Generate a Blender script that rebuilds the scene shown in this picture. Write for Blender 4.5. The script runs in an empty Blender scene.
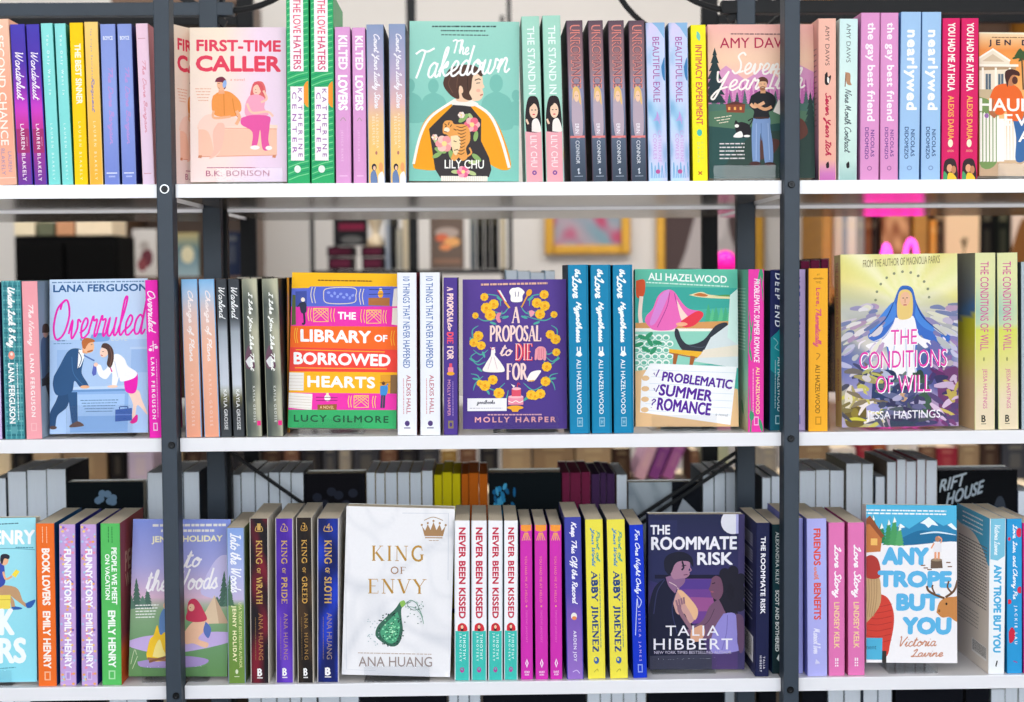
import bpy, bmesh, math, random
import numpy as np
from mathutils import Vector, Matrix
from mathutils.geometry import tessellate_polygon
random.seed(7)
SC = bpy.context.scene
COL = SC.collection
PI = math.pi
# ------------------------------------------------------------------ camera
ZC = 1.35                                   # lens height above the floor
CAM = Vector((0.3838, -1.9038, ZC))
YAW, PIT, ROL, FPX = 0.0210, 0.0508, -0.0074, 1534.9
fw = Vector((math.sin(YAW)*math.cos(PIT), math.cos(YAW)*math.cos(PIT), -math.sin(PIT)))
ri0 = Vector((math.cos(YAW), -math.sin(YAW), 0)); up0 = ri0.cross(fw)
RI = ri0*math.cos(ROL) + up0*math.sin(ROL); UP = -ri0*math.sin(ROL) + up0*math.cos(ROL)
def proj(p):
    d = Vector(p)-CAM; z = d.dot(fw)
    return 512+FPX*d.dot(RI)/z, 351-FPX*d.dot(UP)/z
def at(px, py, Y):
    d = fw*FPX + RI*(px-512) + UP*(351-py)
    return CAM + d*((Y-CAM.y)/d.y)
def X_at(px, Y, Z):
    a, b = 0.0, 1.0
    for _ in range(12):
        fa = proj((a, Y, Z))[0]-px; fb = proj((b, Y, Z))[0]-px
        if abs(fb-fa) < 1e-9: break
        a, b = b, b-fb*(b-a)/(fb-fa)
    return b
def mm(v): return v*0.001
cd = bpy.data.cameras.new('camera'); cam = bpy.data.objects.new('camera', cd); COL.objects.link(cam)
cd.sensor_width = 36; cd.lens = FPX/1024*36; cd.clip_start = .05; cd.clip_end = 60
cam.matrix_world = Matrix(((RI.x, UP.x, -fw.x, CAM.x), (RI.y, UP.y, -fw.y, CAM.y), (RI.z, UP.z, -fw.z, CAM.z), (0, 0, 0, 1)))
cd.dof.use_dof = True; cd.dof.focus_distance = 1.93; cd.dof.aperture_fstop = 4.0
SC.camera = cam
# ------------------------------------------------------------------ colour and materials
def lin(c):
    return tuple((x/12.92 if x <= .04045 else ((x+.055)/1.055)**2.4) for x in c)
def hx(s):
    if not isinstance(s, str): return tuple(s)[:3]
    s = s.lstrip('#'); return tuple(int(s[i:i+2], 16)/255 for i in (0, 2, 4))
def mix(a, b, t):
    a, b = hx(a), hx(b); t = max(0, min(1, t)); return tuple(a[i]+(b[i]-a[i])*t for i in range(3))
def mat(name, color=None, rough=.5, metal=0., spec=.5, noise=0., scale=40., emit=None, estr=0., attr=False, bump=0., bscale=200., stretch=None, coat=0.):
    m = bpy.data.materials.new(name); m.use_nodes = True
    nt = m.node_tree; b = nt.nodes['Principled BSDF']
    b.inputs['Roughness'].default_value = rough; b.inputs['Metallic'].default_value = metal
    b.inputs['Specular IOR Level'].default_value = spec; b.inputs['Coat Weight'].default_value = coat
    tc = nt.nodes.new('ShaderNodeTexCoord')
    mp = nt.nodes.new('ShaderNodeMapping'); nt.links.new(tc.outputs['Object'], mp.inputs[0])
    if stretch: mp.inputs['Scale'].default_value = stretch
    if attr:
        a = nt.nodes.new('ShaderNodeAttribute'); a.attribute_name = 'Col'; src = a.outputs['Color']
    else:
        r = nt.nodes.new('ShaderNodeRGB'); r.outputs[0].default_value = (*lin(hx(color)), 1); src = r.outputs[0]
    if noise:
        n = nt.nodes.new('ShaderNodeTexNoise'); n.inputs['Scale'].default_value = scale; n.inputs['Detail'].default_value = 4
        nt.links.new(mp.outputs[0], n.inputs['Vector'])
        rp = nt.nodes.new('ShaderNodeMapRange'); rp.inputs[3].default_value = 1-noise; rp.inputs[4].default_value = 1+noise
        nt.links.new(n.outputs[0], rp.inputs[0])
        mx = nt.nodes.new('ShaderNodeVectorMath'); mx.operation = 'SCALE'
        nt.links.new(src, mx.inputs[0]); nt.links.new(rp.outputs[0], mx.inputs['Scale']); src = mx.outputs[0]
    nt.links.new(src, b.inputs['Base Color'])
    if bump:
        n = nt.nodes.new('ShaderNodeTexNoise'); n.inputs['Scale'].default_value = bscale
        nt.links.new(mp.outputs[0], n.inputs['Vector'])
        bp = nt.nodes.new('ShaderNodeBump'); bp.inputs['Strength'].default_value = bump; bp.inputs['Distance'].default_value = .001
        nt.links.new(n.outputs[0], bp.inputs['Height']); nt.links.new(bp.outputs[0], b.inputs['Normal'])
    if emit:
        b.inputs['Emission Color'].default_value = (*lin(hx(emit)), 1); b.inputs['Emission Strength'].default_value = estr
    return m
M = {}
M['print'] = mat('printed_card', attr=True, rough=.5, spec=.14, noise=.03, scale=300)
M['matte'] = mat('matte_printed_card', attr=True, rough=.75, spec=.1, noise=.03, scale=300)
M['paper'] = mat('book_paper', '#efe2cb', rough=.9, spec=.1, noise=.12, scale=12, stretch=(180, 3, 3))
M['white_paper'] = mat('white_book_paper', '#e9f0f8', rough=.9, spec=.1, noise=.12, scale=12, stretch=(180, 3, 3))
M['steel'] = mat('blue_grey_powder_coated_steel', '#2d3946', rough=.5, spec=.4, noise=.08, scale=60, bump=.1, bscale=900)
M['dark_steel'] = mat('dark_powder_coated_steel', '#0e1014', rough=.55, spec=.25, noise=.08, scale=60, bump=.1, bscale=900)
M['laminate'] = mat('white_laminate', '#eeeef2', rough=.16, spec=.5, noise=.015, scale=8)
M['underside'] = mat('shade_toned_laminate', '#6f675f', rough=.18, spec=.42, noise=.02, scale=8)  # undersides of the white boards, their shade put into the colour
M['screw'] = mat('black_screw_head', '#16181b', rough=.35, metal=.6)
M['washer'] = mat('nickel_washer', '#d8dce0', rough=.3, metal=.5)
M['blackpaint'] = mat('black_paint', '#040405', rough=.8, spec=.1, noise=.1)
M['wood'] = mat('brown_wood', '#5d4330', rough=.5, noise=.25, scale=6, stretch=(1, 1, 8))
M['goldwood'] = mat('golden_oak', '#a6721f', rough=.45, noise=.2, scale=6, stretch=(1, 1, 8))
M['gold'] = mat('gilt_frame', '#c3902b', rough=.35, metal=.5, noise=.2, scale=50)
M['wall'] = mat('warm_white_plaster', '#e9e6e3', rough=.9, spec=.1, noise=.03, scale=3)
M['cream'] = mat('cream_card', '#dfcdb0', rough=.8, noise=.05)
M['floor'] = mat('grey_brown_floor', '#4a4038', rough=.5, noise=.15, scale=4)
M['neon'] = mat('pink_neon', '#ff30d0', emit='#ff50c8', estr=2.6)
M['neonbox'] = mat('pink_lit_panel', '#ff2ac8', emit='#ff00a0', estr=2.6)
M['pinkball'] = mat('hot_pink_gloss', '#ff0fb0', rough=.35, emit='#ff0090', estr=.35)
def acrylic():
    m = bpy.data.materials.new('clear_acrylic'); m.use_nodes = True; nt = m.node_tree
    for n in list(nt.nodes):
        if n.type == 'BSDF_PRINCIPLED': nt.nodes.remove(n)
    out = nt.nodes['Material Output']
    tr = nt.nodes.new('ShaderNodeBsdfTransparent'); tr.inputs[0].default_value = (.97, .975, .98, 1)
    gl = nt.nodes.new('ShaderNodeBsdfGlossy'); gl.inputs['Roughness'].default_value = .0
    fr = nt.nodes.new('ShaderNodeFresnel'); fr.inputs[0].default_value = 1.49
    mx = nt.nodes.new('ShaderNodeMixShader'); mu = nt.nodes.new('ShaderNodeMath'); mu.operation = 'MULTIPLY'; mu.inputs[1].default_value = .45; nt.links.new(fr.outputs[0], mu.inputs[0]); nt.links.new(mu.outputs[0], mx.inputs[0])
    nt.links.new(tr.outputs[0], mx.inputs[1]); nt.links.new(gl.outputs[0], mx.inputs[2]); nt.links.new(mx.outputs[0], out.inputs[0])
    return m
M['acrylic'] = acrylic()
# ------------------------------------------------------------------ object helpers
def link(name, me, m=None, parent=None, loc=None):
    o = bpy.data.objects.new(name, me); COL.objects.link(o)
    if m and me is not None and not me.materials: me.materials.append(m)
    if parent: o.parent = parent
    if loc is not None: o.location = loc
    return o
def empty(name, loc, label, cat, group=None, rot=None):
    o = bpy.data.objects.new(name, None); COL.objects.link(o); o.location = loc; o.empty_display_size = .02
    if rot is not None: o.rotation_mode = 'QUATERNION'; o.rotation_quaternion = rot
    return tag(o, label, cat, group)
def tag(o, label, cat, group=None):
    o['label'] = label; o['category'] = cat
    if group: o['group'] = group
    return o
def struct(o): o['kind'] = 'structure'; return o
class MB:
    """collects shapes for ONE mesh object"""
    def __init__(s): s.bm = bmesh.new()
    def box(s, x0, x1, y0, y1, z0, z1, bev=0.):
        r = bmesh.ops.create_cube(s.bm, size=1)['verts']
        for v in r: v.co = Vector((x0+(v.co.x+.5)*(x1-x0), y0+(v.co.y+.5)*(y1-y0), z0+(v.co.z+.5)*(z1-z0)))
        if bev:
            es = list({e for v in r for e in v.link_edges})
            bmesh.ops.bevel(s.bm, geom=es, offset=bev, segments=2, affect='EDGES', profile=.6)
        return s
    def tube(s, pts, r, n=10, closed=False, square=False):
        pts = [Vector(p) for p in pts]; N = len(pts); rings = []
        for i, p in enumerate(pts):
            a = pts[(i-1) % N] if (i or closed) else p; b = pts[(i+1) % N] if (i < N-1 or closed) else p
            t = (b-a).normalized(); ref = Vector((0, 1, 0)) if abs(t.y) < .9 else Vector((0, 0, 1))
            u = t.cross(ref).normalized(); w = u.cross(t)
            rr = r[i] if isinstance(r, (list, tuple)) else r
            rings.append([s.bm.verts.new(p+(u*math.cos(2*PI*(k+.5)/n)+w*math.sin(2*PI*(k+.5)/n))*rr) for k in range(n)])
        for i in range(N if closed else N-1):
            A, B = rings[i], rings[(i+1) % N]
            for k in range(n): s.bm.faces.new((A[k], A[(k+1) % n], B[(k+1) % n], B[k]))
        if not closed: s.bm.faces.new(rings[0][::-1]); s.bm.faces.new(rings[-1])
        return s
    def lathe(s, prof, n=20, axis='y', c=(0, 0, 0)):
        c = Vector(c); R_ = []
        for r, h in prof:
            ring = []
            for k in range(n):
                a = 2*PI*k/n
                p = Vector((r*math.cos(a), h, r*math.sin(a))) if axis == 'y' else Vector((r*math.cos(a), r*math.sin(a), h))
                ring.append(s.bm.verts.new(c+p))
            R_.append(ring)
        for i in range(len(R_)-1):
            for k in range(n): s.bm.faces.new((R_[i][k], R_[i][(k+1) % n], R_[i+1][(k+1) % n], R_[i+1][k]))
        s.bm.faces.new(R_[0][::-1]); s.bm.faces.new(R_[-1]); return s
    def build(s, name, m, parent=None, loc=None, smooth=False):
        bmesh.ops.recalc_face_normals(s.bm, faces=s.bm.faces)
        me = bpy.data.meshes.new(name); s.bm.to_mesh(me); s.bm.free()
        if smooth:
            for p in me.polygons: p.use_smooth = True
        return link(name, me, m, parent, loc)
# ------------------------------------------------------------------ lettering
_tc = {}
def bfont(s, space=1.0):
    """the built-in font's outlines: triangles in a unit box (0..1, 0..1 up), plus width/height; space widens the tracking"""
    k = (s, round(space, 2))
    if k in _tc: return _tc[k]
    cu = bpy.data.curves.new('t', 'FONT'); cu.body = s; cu.size = 1; cu.resolution_u = 3; cu.fill_mode = 'FRONT'; cu.space_character = k[1]
    o = bpy.data.objects.new('t', cu); COL.objects.link(o)
    dg = bpy.context.evaluated_depsgraph_get(); me = bpy.data.meshes.new_from_object(o.evaluated_get(dg))
    v = np.array([x.co[:2] for x in me.vertices]) if len(me.vertices) else np.zeros((1, 2))
    f = [tuple(p.vertices) for p in me.polygons]
    bpy.data.objects.remove(o); bpy.data.curves.remove(cu); bpy.data.meshes.remove(me)
    lo = v.min(0); hi = v.max(0); sz = np.maximum(hi-lo, 1e-6)
    _tc[k] = ((v-lo)/sz, f, sz[0]/sz[1]); return _tc[k]
# hand-lettered script: strokes per glyph, x-height .5, ascender 1, descender -.45
SCRIPT = {
'a':(.58,[[(.42,.40),(.28,.50),(.10,.36),(.08,.10),(.22,0),(.38,.15),(.44,.48)],[(.44,.48),(.41,.12),(.50,0),(.62,.12)]]),
'b':(.55,[[(.0,.15),(.22,.7),(.24,.98),(.12,.9),(.08,.3),(.14,.02),(.34,.04),(.42,.26),(.32,.45),(.16,.32)],[(.38,.38),(.56,.34)]]),
'c':(.46,[[(.38,.42),(.24,.50),(.08,.32),(.10,.06),(.26,0),(.48,.14)]]),
'd':(.58,[[(.42,.40),(.28,.50),(.10,.36),(.08,.10),(.22,0),(.38,.15),(.50,1.0)],[(.50,1.0),(.42,.14),(.50,0),(.62,.12)]]),
'e':(.46,[[(.02,.12),(.28,.24),(.36,.42),(.22,.50),(.08,.30),(.12,.04),(.28,0),(.50,.14)]]),
'f':(.40,[[(.0,.12),(.24,.6),(.32,.96),(.18,.9),(.12,.3),(.10,-.3),(.02,-.42),(.16,-.2),(.22,.06),(.42,.16)],[(.02,.42),(.34,.48)]]),
'g':(.56,[[(.42,.40),(.28,.50),(.10,.36),(.08,.12),(.22,.02),(.38,.16),(.44,.46)],[(.44,.46),(.36,-.3),(.16,-.44),(.10,-.28),(.34,-.04),(.58,.14)]]),
'h':(.58,[[(.0,.15),(.24,.7),(.26,.98),(.14,.86),(.08,.0)],[(.09,.15),(.28,.48),(.40,.40),(.38,.1),(.48,0),(.62,.12)]]),
'i':(.30,[[(.0,.12),(.14,.48),(.10,.10),(.18,0),(.32,.12)],[(.17,.70),(.19,.74)]]),
'j':(.30,[[(.0,.12),(.18,.48),(.12,-.3),(-.04,-.42),(.02,-.2),(.32,.12)],[(.21,.70),(.23,.74)]]),
'k':(.54,[[(.0,.15),(.22,.7),(.24,.98),(.12,.86),(.08,.0)],[(.10,.18),(.34,.50),(.36,.34),(.16,.26),(.34,.02),(.56,.12)]]),
'l':(.30,[[(.0,.12),(.20,.6),(.26,.96),(.14,.9),(.08,.2),(.16,0),(.32,.12)]]),
'm':(.86,[[(.0,.12),(.12,.48),(.08,0)],[(.09,.15),(.26,.48),(.36,.38),(.32,0)],[(.33,.15),(.52,.48),(.64,.40),(.62,.1),(.72,0),(.88,.12)]]),
'n':(.60,[[(.0,.12),(.12,.48),(.08,0)],[(.09,.15),(.28,.48),(.40,.40),(.38,.1),(.48,0),(.62,.12)]]),
'o':(.52,[[(.26,.50),(.10,.36),(.08,.12),(.22,0),(.40,.12),(.42,.36),(.26,.50),(.30,.36),(.54,.38)]]),
'p':(.55,[[(.0,.12),(.14,.48),(.06,-.44)],[(.10,.10),(.26,.48),(.42,.38),(.38,.08),(.20,.0),(.12,.08)],[(.34,.02),(.56,.12)]]),
'q':(.56,[[(.42,.40),(.28,.50),(.10,.36),(.08,.12),(.22,.02),(.38,.16),(.44,.46)],[(.44,.46),(.36,-.44),(.50,-.1),(.58,.14)]]),
'r':(.44,[[(.0,.12),(.14,.54),(.20,.42),(.36,.44),(.30,.1),(.36,0),(.46,.12)]]),
's':(.42,[[(.0,.12),(.22,.52),(.24,.34),(.36,.14),(.24,0),(.08,.06)],[(.24,0),(.44,.12)]]),
't':(.36,[[(.0,.12),(.20,.9),(.10,.14),(.20,0),(.38,.12)],[(.02,.62),(.36,.66)]]),
'u':(.60,[[(.0,.12),(.12,.48),(.08,.10),(.22,0),(.38,.2),(.44,.48)],[(.44,.48),(.40,.10),(.48,0),(.62,.12)]]),
'v':(.54,[[(.0,.12),(.12,.48),(.14,.1),(.22,0),(.40,.24),(.40,.48),(.56,.40)]]),
'w':(.80,[[(.0,.12),(.12,.48),(.10,.08),(.24,0),(.36,.2),(.38,.48)],[(.38,.48),(.36,.08),(.50,0),(.64,.22),(.64,.48),(.80,.40)]]),
'x':(.50,[[(.0,.40),(.14,.46),(.30,.02),(.50,.12)],[(.42,.48),(.06,.0)]]),
'y':(.56,[[(.0,.12),(.12,.48),(.08,.14),(.22,.02),(.38,.2),(.44,.48)],[(.44,.48),(.36,-.3),(.16,-.44),(.10,-.28),(.34,-.04),(.58,.14)]]),
'z':(.50,[[(.04,.42),(.20,.48),(.38,.42),(.08,.04),(.28,.0),(.30,-.3),(.16,-.42),(.12,-.26),(.50,.12)]]),
'T':(.80,[[(.04,.84),(.30,.96),(.60,.90),(.92,1.0)],[(.50,.92),(.40,.4),(.30,.0)]]),
'S':(.66,[[(.62,.86),(.44,1.0),(.22,.82),(.42,.52),(.46,.18),(.24,0),(.02,.16)],[(.40,.06),(.66,.12)]]),
'Y':(.76,[[(.06,.96),(.16,.5),(.34,.46),(.60,.94)],[(.60,.94),(.44,.3),(.22,-.40),(.06,-.34),(.30,0.),(.72,.16)]]),
'I':(.46,[[(.06,.92),(.30,.98),(.50,.94)],[(.30,.96),(.20,.02)],[(.0,.0),(.22,.03),(.44,.0)]]),
'O':(.86,[[(.50,1.0),(.16,.80),(.06,.34),(.26,.0),(.62,.14),(.78,.60),(.60,.98),(.36,.94),(.30,.76)]]),
'W':(1.0,[[(.04,.90),(.14,.98),(.18,.40),(.24,.02),(.48,.60),(.54,.92)],[(.54,.92),(.52,.30),(.60,.02),(.84,.56),(.96,1.0)]]),
'C':(.72,[[(.66,.80),(.54,1.0),(.20,.78),(.08,.30),(.26,.0),(.52,.06),(.74,.22)]]),
'L':(.62,[[(.10,.70),(.34,.98),(.40,.80),(.20,.14),(.02,.04),(.14,-.02),(.36,.06),(.62,.0),(.68,.08)]]),
'K':(.74,[[(.20,1.0),(.10,.0)],[(.66,1.0),(.18,.44),(.42,.36),(.56,.02),(.76,.10)]]),
'V':(.66,[[(.04,.94),(.14,.98),(.24,.02),(.44,.50),(.70,1.0)]]),
'N':(.80,[[(.06,.02),(.18,.96),(.50,.04),(.66,1.0),(.80,.96)]]),
'M':(1.0,[[(.04,.02),(.20,.96),(.34,.20),(.62,.98),(.62,.30),(.72,.02),(.92,.12)]]),
'F':(.66,[[(.08,.84),(.30,.96),(.74,.96)],[(.36,.94),(.24,.3),(.10,.0)],[(.14,.50),(.52,.54)]]),
'U':(.80,[[(.06,.92),(.16,.98),(.12,.24),(.30,.0),(.56,.30),(.66,.98)],[(.66,.98),(.58,.14),(.68,.0),(.84,.12)]]),
'P':(.66,[[(.26,.94),(.12,.0)],[(.04,.80),(.34,1.0),(.66,.80),(.50,.48),(.20,.46)]]),
'R':(.74,[[(.26,.94),(.12,.0)],[(.04,.80),(.34,1.0),(.64,.80),(.48,.52),(.24,.48),(.46,.20),(.56,.0),(.76,.12)]]),
'D':(.80,[[(.26,.94),(.14,.04),(.46,.0),(.76,.40),(.56,.92),(.10,.90)]]),
'B':(.70,[[(.26,.94),(.12,.0)],[(.04,.82),(.36,1.0),(.60,.80),(.28,.54),(.62,.40),(.50,.06),(.10,.02)]]),
'H':(.80,[[(.20,.96),(.10,.0)],[(.66,1.0),(.56,.10),(.80,.10)],[(.06,.46),(.70,.54)]]),
'A':(.76,[[(.04,.0),(.46,.98),(.56,.10),(.78,.10)],[(.14,.36),(.62,.42)]]),
'?':(.5,[[(.08,.78),(.26,.98),(.44,.78),(.22,.5),(.22,.28)],[(.2,.04),(.22,.0)]]),
' ':(.34,[]), ',':(.2,[[(.1,.04),(.04,-.12)]]), '&':(.6,[[(.56,.1),(.2,.8),(.36,.9),(.4,.7),(.08,.3),(.2,.0),(.4,.1),(.56,.36)]]),
}
# Roman capitals: ('T' thick / 't' thin, points), serif centres
def _arc(cx, cy, rx, ry, a0, a1, n=9): return [(cx+rx*math.cos(math.radians(a0+(a1-a0)*i/n)), cy+ry*math.sin(math.radians(a0+(a1-a0)*i/n))) for i in range(n+1)]
SERIF = {
'A':(.78,[('t',[(.08,0),(.38,1)]),('T',[(.38,1),(.68,0)]),('t',[(.18,.34),(.56,.34)])],[(.08,0),(.68,0)]),
'B':(.66,[('T',[(.14,0),(.14,1)]),('T',_arc(.2,.77,.32,.23,90,-90)),('T',_arc(.2,.27,.38,.27,90,-90)),('t',[(.14,1),(.24,1)]),('t',[(.14,0),(.24,0)]),('t',[(.14,.54),(.24,.54)])],[(.12,0),(.12,1)]),
'C':(.74,[('T',_arc(.42,.5,.34,.5,60,300)),('t',[(.6,.94),(.64,.7)])],[]),
'D':(.78,[('T',[(.14,0),(.14,1)]),('T',_arc(.26,.5,.42,.5,90,-90)),('t',[(.14,1),(.28,1)]),('t',[(.14,0),(.28,0)])],[(.12,0),(.12,1)]),
'E':(.64,[('T',[(.14,0),(.14,1)]),('t',[(.14,1),(.56,1),(.56,.84)]),('t',[(.14,.52),(.44,.52)]),('t',[(.14,0),(.58,0),(.58,.18)])],[(.12,0),(.12,1)]),
'F':(.60,[('T',[(.14,0),(.14,1)]),('t',[(.14,1),(.56,1),(.56,.84)]),('t',[(.14,.52),(.44,.52)])],[(.14,0),(.12,1)]),
'G':(.80,[('T',_arc(.42,.5,.34,.5,60,300)),('T',[(.62,.06),(.62,.42)]),('t',[(.6,.94),(.64,.7)])],[(.62,.42)]),
'H':(.82,[('T',[(.16,0),(.16,1)]),('T',[(.64,0),(.64,1)]),('t',[(.16,.52),(.64,.52)])],[(.16,0),(.16,1),(.64,0),(.64,1)]),
'I':(.34,[('T',[(.17,0),(.17,1)])],[(.17,0),(.17,1)]),
'J':(.42,[('T',[(.26,1),(.26,.1),(.14,-.1),(.04,-.06)])],[(.26,1)]),
'K':(.76,[('T',[(.16,0),(.16,1)]),('t',[(.2,.44),(.58,1)]),('T',[(.3,.56),(.66,0)])],[(.16,0),(.16,1),(.58,1),(.66,0)]),
'L':(.62,[('T',[(.14,0),(.14,1)]),('t',[(.14,0),(.56,0),(.56,.2)])],[(.12,0),(.14,1)]),
'M':(.92,[('t',[(.14,0),(.14,1)]),('T',[(.14,1),(.45,.1)]),('t',[(.45,.1),(.76,1)]),('T',[(.76,1),(.76,0)])],[(.14,0),(.76,0)]),
'N':(.82,[('t',[(.14,0),(.14,1)]),('T',[(.14,1),(.66,0)]),('t',[(.66,0),(.66,1)])],[(.14,0),(.12,1),(.66,1)]),
'O':(.82,[('T',_arc(.41,.5,.33,.5,0,360,20))],[]),
'P':(.64,[('T',[(.14,0),(.14,1)]),('T',_arc(.2,.73,.34,.27,90,-90)),('t',[(.14,1),(.24,1)]),('t',[(.14,.46),(.24,.46)])],[(.14,0),(.12,1)]),
'R':(.74,[('T',[(.14,0),(.14,1)]),('T',_arc(.2,.75,.32,.25,90,-90)),('t',[(.14,1),(.24,1)]),('t',[(.14,.5),(.24,.5)]),('T',[(.34,.48),(.64,0)])],[(.14,0),(.12,1),(.66,0)]),
'S':(.58,[('T',[(.48,.82),(.38,.98),(.18,.96),(.1,.76),(.22,.58),(.42,.42),(.48,.2),(.34,.02),(.12,.06),(.08,.22)])],[]),
'T':(.70,[('T',[(.35,0),(.35,1)]),('t',[(.06,.84),(.06,1),(.64,1),(.64,.84)])],[(.35,0)]),
'U':(.80,[('T',[(.16,1),(.16,.28),(.24,.04),(.42,0),(.58,.06),(.66,.3)]),('t',[(.66,.3),(.66,1)])],[(.16,1),(.66,1)]),
'V':(.76,[('T',[(.08,1),(.38,0)]),('t',[(.38,0),(.68,1)])],[(.08,1),(.68,1)]),
'W':(1.06,[('T',[(.08,1),(.32,0)]),('t',[(.32,0),(.53,.9)]),('T',[(.53,.9),(.76,0)]),('t',[(.76,0),(.98,1)])],[(.08,1),(.98,1)]),
'Y':(.74,[('T',[(.08,1),(.37,.46)]),('t',[(.37,.46),(.66,1)]),('T',[(.37,.46),(.37,0)])],[(.08,1),(.66,1),(.37,0)]),
'Z':(.66,[('t',[(.1,.84),(.1,1),(.56,1)]),('T',[(.56,1),(.08,0)]),('t',[(.08,0),(.58,0),(.58,.18)])],[]),
' ':(.4,[],[]),
}
def catmull(P, n=6):
    if len(P) < 3: return list(P)
    out = []; Q = [P[0]]+list(P)+[P[-1]]
    for i in range(1, len(Q)-2):
        p0, p1, p2, p3 = Q[i-1], Q[i], Q[i+1], Q[i+2]
        for k in range(n):
            t = k/n
            out.append(tuple(.5*((2*p1[j])+(-p0[j]+p2[j])*t+(2*p0[j]-5*p1[j]+4*p2[j]-p3[j])*t*t+(-p0[j]+3*p1[j]-3*p2[j]+p3[j])*t**3) for j in (0, 1)))
    out.append(tuple(P[-1])); return out
def homography(src, dst):
    A = []; b = []
    for (x, y), (u, v) in zip(src, dst):
        A.append([x, y, 1, 0, 0, 0, -u*x, -u*y]); b.append(u)
        A.append([0, 0, 0, x, y, 1, -v*x, -v*y]); b.append(v)
    h = np.linalg.solve(np.array(A, float), np.array(b, float)); return np.append(h, 1).reshape(3, 3)
LAY = 5e-6
class Art:
    """ink on one face of a cover. W,H metres; quad = TL,TR,BR,BL of the face in the drawing's own coordinates"""
    def __init__(s, W, H, quad=((0, 0), (1, 0), (1, 1), (0, 1))):
        s.W, s.H = W, H; s.V = []; s.F = []; s.C = []; s.n = 1; s.dz = 0.
        s.Hm = homography(quad, ((0, H), (W, H), (W, 0), (0, 0)))
        s.unit = W/math.hypot(quad[1][0]-quad[0][0], quad[1][1]-quad[0][1])
    def m(s, p):
        q = s.Hm @ np.array((p[0], p[1], 1.)); return (q[0]/q[2], q[1]/q[2])
    def _tri(s, pts, cols, dz=0.):
        """pts in metres; clip to the face"""
        W, H = s.W, s.H
        if all(0 <= p[0] <= W and 0 <= p[1] <= H for p in pts): poly = [(p, c) for p, c in zip(pts, cols)]
        else:
            poly = [(p, c) for p, c in zip(pts, cols)]
            for ax, lim, sg in ((0, 0, 1), (0, W, -1), (1, 0, 1), (1, H, -1)):
                new = []
                for i in range(len(poly)):
                    (a, ca), (b, cb) = poly[i], poly[(i+1) % len(poly)]
                    da, db = sg*(a[ax]-lim), sg*(b[ax]-lim)
                    if da >= 0: new.append((a, ca))
                    if (da >= 0) != (db >= 0):
                        t = da/(da-db); new.append(((a[0]+(b[0]-a[0])*t, a[1]+(b[1]-a[1])*t), mix(ca, cb, t)))
                poly = new
                if len(poly) < 3: return
        k = len(s.V)
        for p, c in poly: s.V.append((p[0], p[1], s.n*LAY+s.dz+dz)); s.C.append(hx(c))
        s.F.append(tuple(range(k, k+len(poly))))
    def _poly(s, pts, c):
        c = hx(c)
        if len(pts) < 3: return
        try: tr = tessellate_polygon([[Vector((p[0], p[1], 0)) for p in pts]])
        except Exception: return
        for t in tr: s._tri([pts[i] for i in t], [c]*3)
    def bg(s, fn, nx=1, ny=1):
        if isinstance(fn, str) or isinstance(fn, tuple): c = fn; fn = lambda u, v: c
        for j in range(ny):
            for i in range(nx):
                q = [(i/nx, j/ny), ((i+1)/nx, j/ny), ((i+1)/nx, (j+1)/ny), (i/nx, (j+1)/ny)]
                s._tri([(a*s.W, (1-b)*s.H) for a, b in q], [fn(a, b) for a, b in q])
        s.n += 1; return s
    def grad(s, stops, ny=None):
        st = [(a, hx(c)) for a, c in stops]
        def fn(u, v):
            for (a, ca), (b, cb) in zip(st, st[1:]):
                if v <= b: return mix(ca, cb, (v-a)/max(b-a, 1e-6))
            return st[-1][1]
        return s.bg(fn, 1, ny or 24)
    def poly(s, pts, c, smooth=False):
        if smooth: pts = catmull(list(pts)+[pts[0]], 5)[:-1]
        s._poly([s.m(p) for p in pts], c); s.n += 1; return s
    def rect(s, x0, y0, x1, y1, c): return s.poly([(x0, y0), (x1, y0), (x1, y1), (x0, y1)], c)
    def ell(s, cx, cy, rx, ry, c, rot=0., n=18):
        a = math.radians(rot)
        return s.poly([(cx+rx*math.cos(t)*math.cos(a)-ry*math.sin(t)*math.sin(a), cy+rx*math.cos(t)*math.sin(a)+ry*math.sin(t)*math.cos(a)) for t in [2*PI*k/n for k in range(n)]], c)
    def _rib(s, P, w, c, taper=False):
        N = len(P)
        if N < 2: return
        L = []; R_ = []
        for i in range(N):
            a = P[max(i-1, 0)]; b = P[min(i+1, N-1)]; dx, dy = b[0]-a[0], b[1]-a[1]; d = math.hypot(dx, dy) or 1e-9
            ww = w/2*(.35+.65*math.sin(PI*min(max(i/(N-1), .04), .96)) if taper else 1)
            L.append((P[i][0]-dy/d*ww, P[i][1]+dx/d*ww)); R_.append((P[i][0]+dy/d*ww, P[i][1]-dx/d*ww))
        for i in range(N-1): s._tri([L[i], L[i+1], R_[i+1], R_[i]], [c]*4, i*3e-7)
    def line(s, pts, w, c, smooth=True, taper=False, closed=False):
        if closed: pts = list(pts)+[pts[0]]
        if smooth: pts = catmull(pts)
        s._rib([s.m(p) for p in pts], w*s.unit, c, taper); s.n += 1; return s
    def dashes(s, x0, y0, x1, y1, w, c, k=6, seed=1):
        """a line of print too small to read"""
        r = random.Random(seed); t = 0
        while t < 1:
            a = r.uniform(.25, 1.)/k; e = min(t+a*.8, 1)
            s._rib([s.m((x0+(x1-x0)*t, y0+(y1-y0)*t)), s.m((x0+(x1-x0)*e, y0+(y1-y0)*e))], w*s.unit, c); t += a
        s.n += 1; return s
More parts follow.
